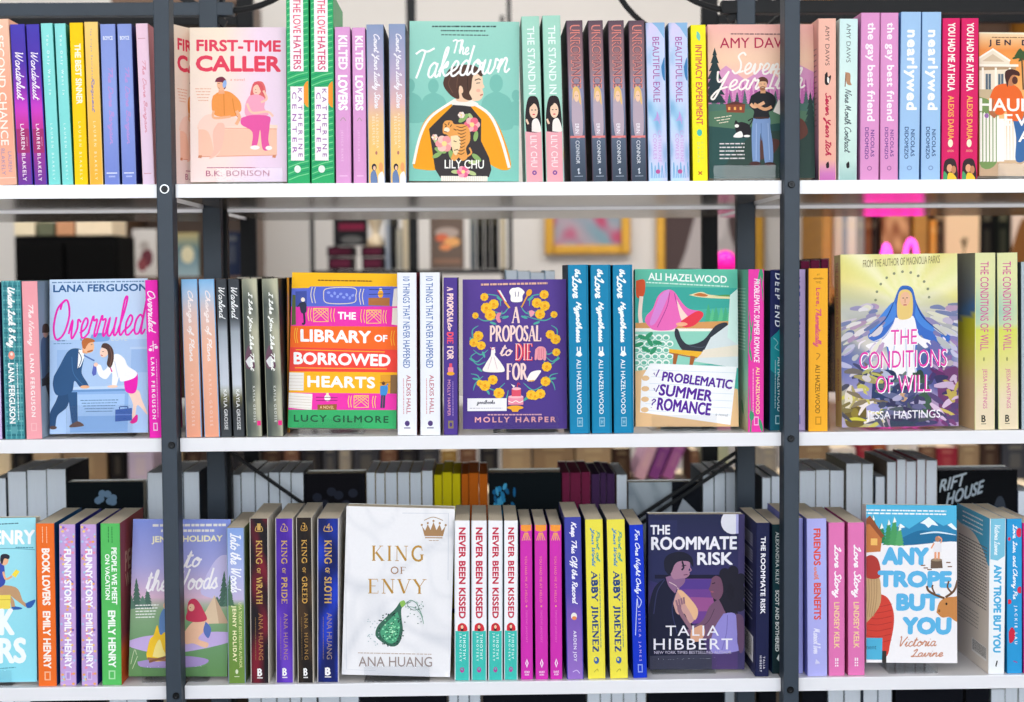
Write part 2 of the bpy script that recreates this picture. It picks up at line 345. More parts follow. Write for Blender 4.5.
    def _place(s, P, box, d, shear, asp, tilt=0.):
        """unit-box points -> metres. d='R' reads across, 'D' reads down a spine; box = x0,y0,x1,y1"""
        x0, y0, x1, y1 = box; out = []
        for a, b in P:
            if shear: a = (a+shear*(b-.5)/max(asp, .1))
            if d == 'R': q = (x0+(x1-x0)*a, y1-(y1-y0)*b+tilt*(a-.5))
            else: q = (x0+(x1-x0)*b, y0+(y1-y0)*a)
            out.append(s.m(q))
        return out
    def text(s, t, x0, y0, x1, y1, c, bold=0., d='R', shear=0., tilt=0.):
        p00, p10, p01 = s.m((x0, y0)), s.m((x1, y0)), s.m((x0, y1))
        wm = math.dist(p00, p10); hm = math.dist(p00, p01)
        if d == 'D': wm, hm = hm, wm
        v, f, asp = bfont(t)
        if wm/hm > asp*1.22 and len(t) > 1:
            a2 = bfont(t, 1.5)[2]; sp = 1+.5*(wm/hm/1.22-asp)/max(a2-asp, 1e-3); v, f, asp = bfont(t, min(sp, 1.8))
        P = s._place([tuple(p) for p in v], (x0, y0, x1, y1), d, shear, asp, tilt)
        dl = (max(bold, 0)*1.1+.006)*min(hm, 1.5*wm/max(len(t), 1))
        for k in range(1 if bold < 0 else 9):
            ox, oy = (0, 0) if k == 0 else (dl*math.cos(k*PI/4), dl*math.sin(k*PI/4))
            for fc in f: s._tri([(P[i][0]+ox, P[i][1]+oy) for i in fc], [c]*len(fc))
            s.dz += 1e-6
        s.n += 1+int(s.dz/LAY); s.dz = 0.; return s
    def _strokes(s, S, ext, box, c, w, d, shear, tilt, cap=False):
        (ax, ay), (bx, by) = ext; sx, sy = bx-ax, by-ay
        for pts, ww in S:
            P = s._place([((x-ax)/sx, (y-ay)/sy) for x, y in pts], box, d, shear, sx/sy, tilt)
            s._rib(P, ww*s.unit, c); s.dz += 2e-6
        s.n += 1+int(s.dz/LAY); s.dz = 0.; return s
    def script(s, t, x0, y0, x1, y1, c, w=2., d='R', shear=.25, tilt=0.):
        S = []; x = 0; lo, hi = 1, 0
        for ch in t:
            g = SCRIPT.get(ch) or SCRIPT.get(ch.lower()) or (.3, [])
            for st in g[1]:
                pts = [(x+a, b) for a, b in catmull(st, 5)]; S.append((pts, w))
                lo = min(lo, min(p[1] for p in pts)); hi = max(hi, max(p[1] for p in pts))
            x += g[0]
        return s._strokes(S, ((0, lo), (x, hi)), (x0, y0, x1, y1), c, w, d, shear, tilt)
    def serif(s, t, x0, y0, x1, y1, c, w=2., thin=.45, d='R', gap=.04):
        S = []; x = 0
        for ch in t:
            g = SERIF.get(ch, SERIF[' '])
            for k, st in g[1]: S.append(([(x+a, b) for a, b in st], w if k == 'T' else w*thin))
            for a, b in g[2]: S.append(([(x+a-.11, b), (x+a+.11, b)], w*thin))
            x += g[0]+gap
        return s._strokes(S, ((0, 0), (x-gap, 1)), (x0, y0, x1, y1), c, w, d, 0, 0)
# ------------------------------------------------------------------ books
def sheet(path, H, t, cols, arts):
    """folded card: plan path (outer line), extruded to H, thickness t inward; cols one per segment; arts = [(art, frame)]"""
    n = len(path); V = []; F = []; C = []
    inn = []
    for i, (x, y) in enumerate(path):
        a = path[max(i-1, 0)]; b = path[min(i+1, n-1)]; dx, dy = b[0]-a[0], b[1]-a[1]; d = math.hypot(dx, dy) or 1
        inn.append((x-dy/d*t, y+dx/d*t))
    for z in (0, H):
        V += [(x, y, z) for x, y in path]; V += [(x, y, z) for x, y in inn]
    o0, i0, o1, i1 = 0, n, 2*n, 3*n
    for i in range(n-1):
        c = cols[i]
        for q in ((o0+i, o0+i+1, o1+i+1, o1+i), (i0+i+1, i0+i, i1+i, i1+i+1), (o1+i, o1+i+1, i1+i+1, i1+i), (o0+i+1, o0+i, i0+i, i0+i+1)):
            F.append(q); C.append([hx(c)]*4 if q[0] != i0+i+1 else [(.9, .9, .88)]*4)
    for i in (0, n-1):
        F.append((o0+i, i0+i, i1+i, o1+i)); C.append([hx(cols[0 if i == 0 else -1])]*4)
    for art, fr in arts:
        O, U, N = [Vector(a) for a in fr]      # origin, right axis, outward normal
        k = len(V)
        V += [tuple(O+U*p[0]+Vector((0, 0, 1))*p[1]+N*(p[2]+2e-5)) for p in art.V]
        for f in art.F:
            F.append(tuple(k+j for j in f)); C.append([art.C[j] for j in f])
    me = bpy.data.meshes.new('cover'); me.from_pydata(V, [], F)
    ca = me.color_attributes.new('Col', 'FLOAT_COLOR', 'CORNER')
    buf = np.ones((sum(len(c) for c in C), 4), np.float32); j = 0
    for c in C:
        for q in c: buf[j, :3] = lin(q); j += 1
    ca.data.foreach_set('color', buf.ravel()); me.update(); return me
def pages(x0, x1, y0, y1, z0, z1): return MB().box(x0, x1, y0, y1, z0, z1)
def frame_rot(ux, uz):
    ux = ux.normalized(); uy = uz.cross(ux).normalized(); uz = ux.cross(uy).normalized()
    return Matrix((ux, uy, uz)).transposed().to_quaternion()
SHELF = {'T': ZC+.1122, 'M': ZC-.2016, 'B': ZC-.5125}
GROUP = {'T': 'books on the top shelf', 'M': 'books on the middle shelf', 'B': 'books on the bottom shelf'}
def spine_book(row, xb, xt, yt, label, art, side='#777777', left=None, right=None, Y=.007, D=.132, edge=None, mt='print', lart=None, rart=None, paper='paper', inset=0., name='paperback_book', group=None, yaw=0.):
    """book standing with its spine to the room. xb=(left,right) px at the foot, xt= left px at the head, yt= head px"""
    Y += random.uniform(-.0012, .0012) if Y < .02 else 0
    z = SHELF[row]+.0003
    X0 = X_at(xb[0]+.25, Y, z); X1 = X_at(xb[1]-.25, Y, z); T = X1-X0
    top = at(xt+.25, yt, Y); dX, dZ = top.x-X0, top.z-z
    a = math.atan2(dX, dZ); H = math.hypot(dX, dZ)
    if a > 0: z += T*math.sin(a)
    z += 0
    rot = frame_rot(Vector((math.cos(a), 0, -math.sin(a))), Vector((math.sin(a), 0, math.cos(a))))
    e = empty(name, (X0, Y, z), label, 'book', group or GROUP[row], rot)
    r = .0011; ar = Art(T-2*r, H); art(ar)
    left = left or side; right = right or side; ed = edge or (ar.C[0] if ar.C else side)
    path = [(0, D), (0, r), (r*.3, r*.3), (r, 0), (T-r, 0), (T-r*.3, r*.3), (T, r), (T, D)]
    arts = [(ar, ((r, 0, 0), (1, 0, 0), (0, -1, 0)))]
    if lart: q = Art(D, H); lart(q); arts.append((q, ((0, D, 0), (0, -1, 0), (-1, 0, 0))))
    if rart: q = Art(D, H); rart(q); arts.append((q, ((T, 0, 0), (0, 1, 0), (1, 0, 0))))
    me = sheet(path, H, .0004, [left, ed, ed, ed, ed, ed, right], arts)
    link('cover', me, M[mt], e)
    pages(.0005, T-.0005, .0009, D-.0012, .0003, H-inset-.0004).build('page_block', M[paper], e)
    return e, T, H
def face_book(row, xb, xt, yt, quad, label, art, T=.022, Y=.03, lean=.028, lift=None, bdx=0., spine='#888888', back='#dddddd', mt='print', sart=None, paper='paper', tilt=None, name='paperback_book', top=None, pside=None):
    """book shown face out. xb=(left,right) px at the foot, xt,yt = head left px; quad: drawing coordinates of the cover corners"""
    lift = T*lean/.2+.0024 if lift is None else lift
    z = SHELF[row]+lift
    X0 = X_at(xb[0], Y, z); X1 = X_at(xb[1], Y, z); W = X1-X0
    tp = at(xt, yt, Y+lean); v = Vector((tp.x-X0, lean, tp.z-z)); H = v.length
    vz = v.normalized(); ux = Vector((1, 0, 0)); ux = (ux-vz*ux.dot(vz)).normalized()
    if vz.x > 0: z += W*vz.x
    e = empty(name, (X0, Y, z), label, 'book', GROUP[row], frame_rot(ux, vz))
    ar = Art(W, H, quad); art(ar)
    r = .0011
    path = [(W, T), (r, T), (r*.3, T-r*.3), (0, T-r), (0, r), (r*.3, r*.3), (r, 0), (W, 0)]
    arts = [(ar, ((0, 0, 0), (1, 0, 0), (0, -1, 0)))]
    if sart: q = Art(T, H); sart(q); arts.append((q, ((0, T, 0), (0, -1, 0), (-1, 0, 0))))
    me = sheet(path, H, .0004, [back, spine, spine, spine, spine, spine, ar.C[0]], arts)
    link('cover', me, M[mt], e)
    MB().box(.0009, W-.0008, .0005, T-.0005, .0003, H-.0006).build('page_block', M[paper], e)
    return e, W, H, (X0, X1, Y, vz)
WIN_E, LAMP_E, BACK_K, EXPO = 84., 5., 5., 0.0
WH = '#ffffff'
def nz(seed):
    """smooth random field for painterly printed backgrounds"""
    r = random.Random(seed); P = [(r.uniform(-1, 1)*7, r.uniform(-1, 1)*7, r.uniform(0, 6.28)) for _ in range(7)]
    return lambda u, v: sum(math.sin(a*u+b*v*1.4+c) for a, b, c in P)/7*.9+.5
# 1 ---- pink and cream cover, couple on a chest
def art_caller(a):
    a.bg(lambda u, v: mix(mix('#fae6d2', '#fbe0dc', v), mix('#f6dcee', '#efd3ea', v), (u-.35)/.35), 14, 2)
    red = '#e8435f'
    a.text('FIRST-TIME', 104, 90, 447, 134, red, .04); a.text('CALLER', 102, 156, 446, 216, red, .05)
    a.text('a novel', 240, 246, 298, 256, '#eb8f70')
    for k in range(5): a.dashes(95+k*3, 290+k*12, 160-k*3, 290+k*12, 3, '#e8a684', 3, k)
    # chest
    a.poly([(106, 445), (432, 448), (432, 566), (106, 572)], '#fbc6ae'); a.poly([(100, 440), (200, 425), (434, 440), (434, 456), (102, 458)], '#fddccb')
    a.line([(106, 572), (432, 566)], 3, '#e79a7e', False); a.line([(104, 452), (432, 456)], 3, '#ee9f86', False)
    for x in (112, 420): a.poly([(x-6, 566), (x+8, 566), (x+6, 578), (x-8, 576)], '#d98a66')
    # man
    a.poly([(110, 425), (150, 395), (255, 405), (270, 440), (215, 450), (190, 500), (196, 545), (176, 572), (150, 580), (168, 550), (148, 470), (106, 452)], '#fbd5c6', True)
    a.poly([(188, 430), (214, 440), (206, 520), (184, 560), (150, 580), (168, 545), (166, 470)], '#f9c2b0', True)
    a.poly([(168, 318), (200, 300), (240, 304), (278, 340), (284, 378), (266, 392), (256, 404), (190, 404), (166, 386), (162, 345)], '#f49a4e', True)
    a.line([(212, 304), (214, 400)], 3, '#de7f38'); a.line([(248, 330), (258, 388), (280, 420)], 3, '#de7f38')
    a.line([(264, 380), (276, 408), (262, 438)], 13, '#f4b48c'); a.line([(170, 380), (172, 410), (240, 405)], 10, '#f4b48c')
    a.poly([(192, 286), (212, 286), (216, 310), (190, 310)], '#f3ac84'); a.ell(202, 272, 18, 25, '#f6b994')
    a.poly([(176, 262), (184, 246), (206, 240), (222, 254), (222, 280), (214, 292), (210, 266), (190, 262)], '#7c2f45', True); a.ell(216, 270, 8, 16, '#9ab7ea', 10)
    a.line([(190, 286), (196, 288)], 2, '#b4523c'); a.line([(188, 268), (196, 268)], 2, '#4b2430')
    # woman
    a.poly([(332, 270), (350, 258), (374, 262), (386, 292), (384, 330), (372, 345), (340, 340), (322, 320), (326, 290)], '#e66c6c', True)
    a.ell(350, 292, 17, 24, '#fbcab4', 12); a.poly([(332, 282), (338, 262), (360, 262), (376, 282), (378, 318), (366, 300), (352, 272)], '#e05c64', True)
    a.poly([(318, 318), (350, 312), (382, 330), (380, 370), (396, 398), (330, 408), (300, 396), (302, 350)], '#f6a6c0', True)
    a.poly([(284, 410), (330, 398), (400, 404), (402, 440), (396, 500), (402, 540), (372, 540), (362, 460), (350, 520), (326, 536), (330, 470), (284, 438)], '#ea5aa4', True)
    a.line([(366, 345), (390, 330), (376, 296)], 9, '#fbcab4'); a.line([(308, 350), (330, 388), (392, 384), (416, 404)], 9, '#fbcab4')
    a.ell(340, 534, 20, 9, '#fdf0ee'); a.ell(398, 536, 14, 9, '#fdf0ee')
    a.line([(342, 292), (346, 292)], 2, '#5a2830'); a.line([(342, 304), (350, 305)], 2, '#c23a4c')
    a.dashes(140, 618, 340, 618, 4, '#c06a86', 9, 4); a.text('B.K. BORISON', 136, 630, 400, 654, '#b45a7c', .0)
# 2 ---- mint cover, woman in tiger jacket
def art_takedown(a):
    a.grad([(0, '#9ed6c8'), (.5, '#8fd0c2'), (1, '#82c8ba')])
    ink = '#39504e'
    for k, (x0, x1) in enumerate(((114, 375), (150, 332), (152, 345))): a.dashes(x0, 47+k*17, x1, 47+k*18, 6-k, ink, 10, k+3)
    sil = '#79beb1'
    for x, y, s in ((22, 290, 1.), (120, 292, 1.), (378, 280, 1.25), (460, 330, .8)):
        a.ell(x, y, 22*s, 30*s, sil); a.poly([(x-50*s, y+150*s), (x-46*s, y+60*s), (x-12*s, y+30*s), (x+14*s, y+30*s), (x+50*s, y+60*s), (x+54*s, y+150*s)], sil, True)
    # jacket body
    or_, bk = '#f5a41f', '#3a3436'
    a.poly([(196, 362), (120, 400), (72, 460), (48, 560), (36, 625), (60, 640), (150, 638), (190, 560), (205, 430)], or_, True)
    a.poly([(270, 362), (350, 402), (392, 460), (424, 540), (440, 600), (440, 635), (400, 640), (340, 600), (300, 500)], or_, True)
    a.poly([(206, 366), (266, 366), (318, 430), (318, 520), (352, 590), (362, 640), (352, 672), (150, 676), (128, 640), (102, 470)], bk)
    a.poly([(208, 368), (240, 366), (160, 440), (110, 500), (104, 470)], bk)
    a.line([(205, 352), (110, 420), (66, 500), (38, 618)], 11, '#fdf6ec'); a.line([(262, 352), (350, 408), (400, 510), (436, 632)], 12, '#fdf6ec')
    a.poly([(198, 350), (214, 344), (270, 348), (306, 366), (280, 376), (240, 372), (196, 368)], '#f7efe6', True)
    a.rect(152, 668, 346, 690, '#f5eee2')
    for k in range(24): a.line([(156+k*8, 669), (156+k*8, 690)], 2, '#d8cfc2', False)
    # head
    a.poly([(214, 300), (268, 310), (270, 352), (228, 356), (212, 345)], '#f2c9a8', True)
    a.poly([(262, 240), (300, 232), (320, 250), (324, 280), (330, 296), (322, 304), (326, 322), (318, 344), (296, 354), (262, 340), (250, 290)], '#f6d2b4', True)
    a.poly([(168, 250), (190, 218), (240, 204), (290, 208), (324, 236), (316, 252), (292, 236), (280, 262), (276, 300), (268, 320), (280, 346), (262, 350), (240, 336), (232, 300), (224, 310), (226, 344), (198, 336), (170, 306), (160, 280)], '#53392f', True)
    a.line([(200, 240), (182, 280), (200, 320)], 3, '#6d4a3c'); a.line([(250, 220), (222, 250), (216, 300)], 3, '#6d4a3c'); a.line([(290, 220), (262, 250), (262, 310)], 3, '#3e2a24')
    a.ell(234, 306, 8, 16, '#f2c9a8', -15); a.line([(290, 268), (306, 262), (314, 266)], 4, '#4b332b'); a.line([(296, 280), (312, 278)], 3, '#3a2a26'); a.line([(312, 330), (324, 326)], 5, '#c7605a'); a.ell(305, 310, 9, 7, '#f0b49c')
    # flowers and leaves
    def flower(x, y, r, c, c2):
        for k in range(6): a.ell(x+r*.55*math.cos(k*1.05), y+r*.55*math.sin(k*1.05), r*.5, r*.45, c if k % 2 else c2)
        a.ell(x, y, r*.3, r*.3, '#f9dc90')
    for x, y, rr, ro in ((150, 560, 26, 20), (136, 580, 22, -30), (196, 580, 24, 70), (245, 425, 26, -40), (275, 420, 18, 60), (296, 500, 22, 100), (300, 590, 24, 40), (286, 610, 20, 0), (215, 650, 20, 0), (280, 655, 20, 20), (130, 520, 18, 60)):
        a.ell(x, y, rr, rr*.42, '#8fb36a' if rr > 20 else '#b9c98a', ro)
    flower(166, 532, 36, '#f2a0a0', '#fbc9bd'); flower(280, 452, 32, '#ec6f86', '#f9b4b8'); flower(245, 650, 26, '#e76a92', '#f7a8b8'); flower(236, 412, 14, '#fbe6dc', '#f4cfc0'); flower(126, 505, 13, '#fbe6dc', '#f0b8a8'); flower(188, 448, 8, '#fbe6dc', '#f4cfc0')
    # tiger
    t = '#eda455'
    a.poly([(160, 450), (172, 436), (196, 436), (208, 450), (250, 452), (270, 476), (272, 520), (256, 552), (262, 590), (240, 604), (226, 590), (212, 604), (194, 596), (204, 560), (196, 520), (178, 496), (160, 486)], t, True)
    a.poly([(192, 500), (226, 500), (232, 540), (216, 580), (200, 560)], '#f9dcae', True); a.ell(176, 474, 12, 10, '#fae8cc')
    for k in range(9): a.line([(214+3*k % 20, 458+k*14), (236, 464+k*14), (258-k, 456+k*14)], 3.4, '#5a3423', True, True)
    for p in (((166, 448), (176, 456)), ((186, 442), (182, 454)), ((196, 452), (190, 462)), ((204, 470), (216, 476)), ((204, 520), (216, 524)), ((206, 560), (222, 556))): a.line(p, 3.4, '#5a3423', False)
    a.ell(172, 460, 3, 3, '#2c1c18'); a.line([(164, 480), (178, 484)], 3, '#8b3b30'); a.line([(262, 585), (278, 570), (270, 548)], 7, t)
    a.text('LILY CHU', 168, 600, 330, 636, '#fbf7f2', .012)
    a.script('The', 196, 102, 268, 160, WH, 6.5, shear=.15, tilt=6); a.script('Takedown', 36, 128, 440, 248, WH, 8.5, shear=.3, tilt=-30)
# 3 ---- man with cat before pink forest
def tree(a, x, y0, y1, w, c, dn=2):
    n = 7; pts = [(x, y0)]
    for k in range(1, n+1):
        yy = y0+(y1-y0)*k/n; ww = w*(k/n)**.8
        pts += [(x+ww*.5, yy), (x+ww*.28, yy-dn)]
    pts += [(x, y1)]
    for k in range(n, 0, -1):
        yy = y0+(y1-y0)*k/n; ww = w*(k/n)**.8
        pts += [(x-ww*.28, yy-dn), (x-ww*.5, yy)]
    a.poly(pts, c)
def art_seven(a):
    f = nz(3)
    a.bg(lambda u, v: mix(mix('#f5b9b0', '#fbd2b4', max(0, 1-abs(v-.22)*5)), '#e8a7c8', (v-.3)*4) if v < .42 else mix('#4f7168', '#274a49', (v-.5)*2.6), 2, 30)
    a.poly([(34, 250), (110, 190), (190, 250), (270, 200), (340, 250), (420, 190), (478, 220), (478, 330), (34, 330)], '#dd9cc6')
    for k in range(26): tree(a, 40+k*17.5+(k*7 % 5), 235+(k*37 % 40), 350, 26, ('#d889be', '#c86fb0', '#b65fa0')[k % 3])
    for k in range(14): tree(a, 60+k*32, 290+(k*23 % 30), 372, 34, ('#4c6866', '#3b5557')[k % 2])
    a.poly([(34, 350), (478, 350), (478, 420), (34, 430)], '#4d7468'); a.poly([(34, 380), (200, 372), (478, 388), (478, 470), (34, 480)], '#567b62', True)
    a.poly([(34, 440), (150, 452), (330, 430), (478, 450), (478, 655), (34, 655)], '#2d5250'); a.poly([(130, 560), (230, 470), (330, 460), (478, 430), (478, 655), (120, 655)], '#324741', True)
    tree(a, 62, 115, 345, 96, '#263b40'); tree(a, 462, 300, 470, 60, '#2d4541')
    a.poly([(108, 350), (150, 342), (190, 350), (186, 386), (112, 384)], '#8c4632'); a.poly([(104, 352), (150, 338), (194, 352)], '#5e3330')
    for x in (118, 142, 166): a.rect(x, 362, x+9, 374, '#f7b05a')
    a.poly([(240, 490), (330, 500), (300, 560), (220, 580)], '#5b3a33', True); a.poly([(340, 440), (420, 410), (450, 470), (400, 500)], '#6a3f36', True)
    # cat
    a.poly([(144, 430), (150, 416), (160, 426), (176, 424), (206, 436), (214, 468), (204, 486), (160, 484), (150, 462)], '#211f24', True); a.ell(154, 440, 9, 7, '#f6f2ee'); a.poly([(150, 470), (172, 462), (178, 486), (140, 486)], '#f6f2ee', True); a.line([(206, 440), (222, 410), (200, 420)], 5, '#211f24'); a.ell(196, 482, 14, 5, '#f6f2ee')
    # man
    j, jd = '#7e9ac8', '#5f7cae'
    a.poly([(224, 408), (288, 404), (294, 450), (304, 520), (302, 596), (272, 596), (262, 510), (254, 470), (250, 520), (248, 596), (222, 596), (216, 500), (218, 440)], j, True)
    a.line([(256, 430), (256, 500)], 3, jd); a.line([(236, 430), (234, 580)], 3, '#a6bce0'); a.line([(284, 430), (290, 580)], 3, '#a6bce0')
    a.ell(230, 596, 24, 10, '#4b2d2c'); a.ell(290, 598, 22, 9, '#4b2d2c')
    a.poly([(214, 316), (246, 298), (270, 296), (306, 312), (318, 340), (304, 376), (288, 384), (288, 408), (226, 410), (226, 380), (206, 356)], '#222228', True)
    a.line([(212, 350), (230, 362), (270, 344)], 13, '#e9b48c'); a.line([(300, 362), (270, 372), (226, 350)], 13, '#e2a67c')
    a.poly([(252, 282), (278, 284), (274, 306), (254, 306)], '#d99e74'); a.ell(263, 270, 18, 24, '#eab68e'); a.poly([(243, 268), (246, 244), (266, 238), (284, 250), (284, 270), (276, 258), (252, 258)], '#5f3b2a', True)
    a.ell(263, 286, 13, 9, '#a06a4a'); a.line([(254, 268), (258, 268)], 2.5, '#3a2620'); a.line([(268, 268), (273, 268)], 2.5, '#3a2620'); a.line([(258, 282), (268, 282)], 2, '#f2d7c8')
    a.rect(228, 404, 288, 411, '#4a2e28'); a.poly([(330, 330), (344, 350), (344, 400), (306, 382)], '#e9e2da')
    a.text('AMY DAWS', 84, 74, 400, 118, '#b91f4f', -.004)
    a.dashes(130, 58, 420, 62, 5, '#8e6a6c', 12, 9)
    a.script('Seven', 140, 138, 345, 226, '#fff6f0', 8, shear=.25, tilt=4); a.script('Year Itch', 56, 206, 440, 325, '#fff6f0', 8, shear=.25, tilt=-10)
    for k in range(3): a.dashes(60+k*10, 408+k*10, 132-k*6, 398+k*12, 3.4, '#f3e6cf', 3, k+1)
    for k in range(5): a.dashes(82, 513+k*15, 186, 513+k*15, 5, '#e6dfe0', 4, k+20)
# 4 ---- haunted house cover
def art_haunted(a):
    a.bg(lambda u, v: mix('#f3dcb4', '#f08a3c', (v-.0)*7) if v < .14 else mix('#f29a4a', '#f7c887', (v-.14)*2), 1, 24)
    a.poly([(308, 65), (745, 65), (745, 78), (308, 70)], '#efe2c8')
    a.poly([(308, 170), (364, 132), (434, 180), (434, 320), (308, 330)], '#f1e3cc'); a.line([(306, 172), (364, 134), (436, 182)], 8, '#fdf7ea', False)
    a.poly([(320, 184), (364, 154), (412, 186)], '#d9c3a6'); a.rect(306, 196, 470, 206, '#fbf3e4'); a.poly([(306, 206), (460, 206), (460, 216), (306, 222)], '#b99a78')
    for x in (318, 372, 430): a.rect(x, 210, x+9, 320, '#fbf3e4')
    for x in (334, 386): a.rect(x, 236, x+22, 300, '#5a6a78'); a.rect(x+10, 236, x+12, 300, '#efe6d6')
    a.poly([(308, 300), (480, 300), (480, 330), (308, 340)], '#cdb894')
    a.poly([(308, 560), (400, 540), (745, 548), (745, 655), (308, 655)], '#d9b894'); a.poly([(308, 590), (360, 560), (420, 655), (308, 655)], '#c9a98a')
    a.poly([(306, 330), (360, 352), (390, 420), (380, 600), (306, 600)], '#7c9a5c', True); a.poly([(500, 300), (745, 280), (745, 560), (480, 560)], '#6f9160', True)
    for k in range(6): a.poly([(310+k*14, 398+k*3), (315+k*14, 390+k*3), (320+k*14, 398+k*3), (320+k*14, 596), (310+k*14, 598)], '#f7f1e6')
    for k in range(7): a.poly([(396+k*13, 432), (401+k*13, 424), (406+k*13, 432), (408+k*13, 590), (396+k*13, 590)], '#fbf6ee')
    a.rect(380, 420, 410, 596, '#fffaf2')
    for k in range(9): a.ell(480+14*math.cos(k*.9), 160+10*math.sin(k*1.7), 24, 6, '#3f5a34', k*40)
    a.line([(484, 170), (490, 300)], 6, '#5a4630')
    # man in orange shirt
    a.poly([(446, 420), (500, 410), (505, 460), (500, 520), (494, 590), (458, 590), (460, 500)], '#3f6ca4', True)
    a.poly([(352, 330), (372, 290), (412, 276), (460, 286), (488, 330), (486, 420), (430, 424), (420, 390), (400, 404), (372, 396)], '#ec6a2c', True)
    a.line([(362, 340), (356, 390), (376, 412)], 18, '#b9714c'); a.ell(438, 256, 22, 30, '#c2815a'); a.poly([(414, 252), (416, 226), (440, 216), (470, 226), (474, 244), (446, 240), (430, 262), (424, 290)], '#4a2a26', True)
    a.ell(455, 262, 12, 16, '#5a342c'); a.ell(338, 408, 9, 10, '#a070b0')
    a.text('JEN DeLUCA', 348, 96, 706, 124, '#3a2a3a', .03); a.dashes(360, 86, 700, 86, 3, '#7a4a34', 14, 3)
    a.text('HAUNTED', 310, 338, 690, 388, '#fffaf0', .025); a.text('EVER', 412, 402, 620, 448, '#fffaf0', .02); a.text('AFTER', 470, 470, 690, 514, '#fffaf0', .02)
# 5 ---- lawyers over a desk
def art_overruled(a):
    a.grad([(0, '#c9dcf5'), (.45, '#bcd5f4'), (1, '#a9c8f0')])
    a.text('LANA FERGUSON', 34, 54, 414, 82, '#2d5f97', .035); a.dashes(28, 44, 414, 44, 5, '#6f8fb6', 16, 2)
    a.rect(22, 280, 440, 700, '#adc9ee')
    a.poly([(358, 318), (440, 318), (440, 420), (358, 420)], '#9dbde8'); a.rect(352, 312, 440, 322, '#bdd3f2'); a.rect(50, 320, 100, 430, '#9dbde8')
    a.poly([(192, 258), (256, 256), (262, 284), (190, 286)], '#7ba7dd', True); a.rect(204, 252, 246, 262, '#6d99d0')
    a.dashes(50, 282, 88, 282, 4, '#4e78a8', 2, 2); a.dashes(36, 294, 112, 294, 3, '#6288b6', 5, 2)
    a.ell(150, 276, 5, 8, '#7f9fc8'); a.text('LOVE', 274, 266, 340, 286, '#d7dbe0', -.01)
    mg = '#ee1cb2'
    a.script('Overruled', 34, 108, 416, 268, '#ee1cb2', 8, shear=.22, tilt=-20)
    # desk
    a.poly([(100, 478), (352, 474), (360, 490), (98, 492)], '#c3d9f6'); a.poly([(98, 490), (360, 488), (360, 500), (98, 502)], '#6f9ad0')
    a.poly([(108, 500), (352, 498), (352, 675), (108, 675)], '#8fb5e6'); a.poly([(126, 510), (336, 510), (336, 604), (126, 604)], '#a8c8f0')
    for k in range(5): a.dashes(150+k*6, 536+k*12, 310-k*6, 536+k*12, 3, '#4c6f9c', 8, k)
    # man in navy suit
    nv, nl = '#2b5482', '#3b6a9c'
    a.poly([(60, 500), (100, 500), (96, 560), (54, 600), (44, 650), (22, 650), (22, 590), (46, 540)], '#264b75', True); a.poly([(96, 500), (136, 500), (140, 640), (116, 640), (104, 560)], nv)
    a.ell(36, 652, 16, 8, '#5d4742'); a.poly([(108, 642), (140, 626), (166, 646), (108, 652)], '#6b4f48', True)
    a.poly([(38, 430), (60, 390), (98, 324), (142, 316), (164, 340), (158, 380), (154, 420), (178, 462), (182, 478), (150, 480), (124, 452), (112, 500), (52, 512), (34, 470)], nv, True)
    a.line([(112, 350), (120, 420), (160, 470)], 3, nl); a.poly([(140, 320), (160, 322), (164, 352), (148, 392), (136, 400)], '#f6f8fc'); a.line([(140, 330), (152, 360), (136, 404)], 3, '#1d3c60')
    a.ell(168, 478, 20, 7, '#f2b48a'); a.poly([(154, 306), (176, 308), (176, 338), (156, 334)], '#eba97c')
    a.poly([(164, 286), (196, 288), (204, 308), (198, 328), (178, 334), (160, 322)], '#f6bd94', True); a.poly([(156, 312), (152, 286), (168, 272), (196, 276), (206, 288), (184, 292), (172, 306), (166, 318)], '#bf6b35', True); a.line([(176, 330), (198, 324)], 6, '#b7622f'); a.line([(190, 300), (196, 300)], 2.5, '#43302a')
    a.line([(162, 344), (206, 368)], 6, '#5576b8'); a.poly([(204, 376), (218, 376), (214, 426), (202, 432), (196, 420)], '#5a68bd')
    # woman
    a.poly([(346, 500), (392, 496), (410, 540), (432, 590), (430, 600), (390, 560), (382, 632), (364, 632), (372, 560)], '#f8d6c4', True); a.poly([(360, 634), (390, 600), (392, 630), (372, 640)], '#e0218f', True)
    a.poly([(330, 440), (384, 418), (382, 502), (340, 500)], mg, True)
    a.poly([(268, 352), (300, 340), (330, 360), (346, 392), (384, 420), (372, 444), (320, 458), (310, 440), (298, 480), (282, 476), (280, 420), (256, 446), (226, 430), (214, 388), (232, 386), (244, 410), (262, 390)], '#fbfaff', True)
    a.line([(290, 372), (306, 440)], 3, '#cdd6ea'); a.line([(270, 390), (280, 416)], 5, '#e03a9c'); a.ell(212, 384, 9, 9, '#f8d0ba'); a.ell(284, 478, 22, 6, '#f8d0ba')
    a.ell(246, 330, 18, 25, '#f9d3be', 14); a.poly([(232, 312), (240, 296), (262, 298), (282, 322), (286, 362), (274, 398), (258, 384), (262, 350), (256, 322)], '#4f3832', True); a.line([(268, 310), (278, 350), (270, 392)], 4, '#6d4d42'); a.line([(238, 330), (244, 330)], 2.5, '#3c2b2c'); a.line([(232, 344), (240, 346)], 3, '#c92a5c')
    a.poly([(298, 578), (368, 572), (370, 626), (298, 630)], '#3f63ae'); a.line([(316, 576), (318, 566), (348, 566), (350, 574)], 4, '#2f4f94'); a.rect(298, 598, 368, 603, '#6b8bd0')
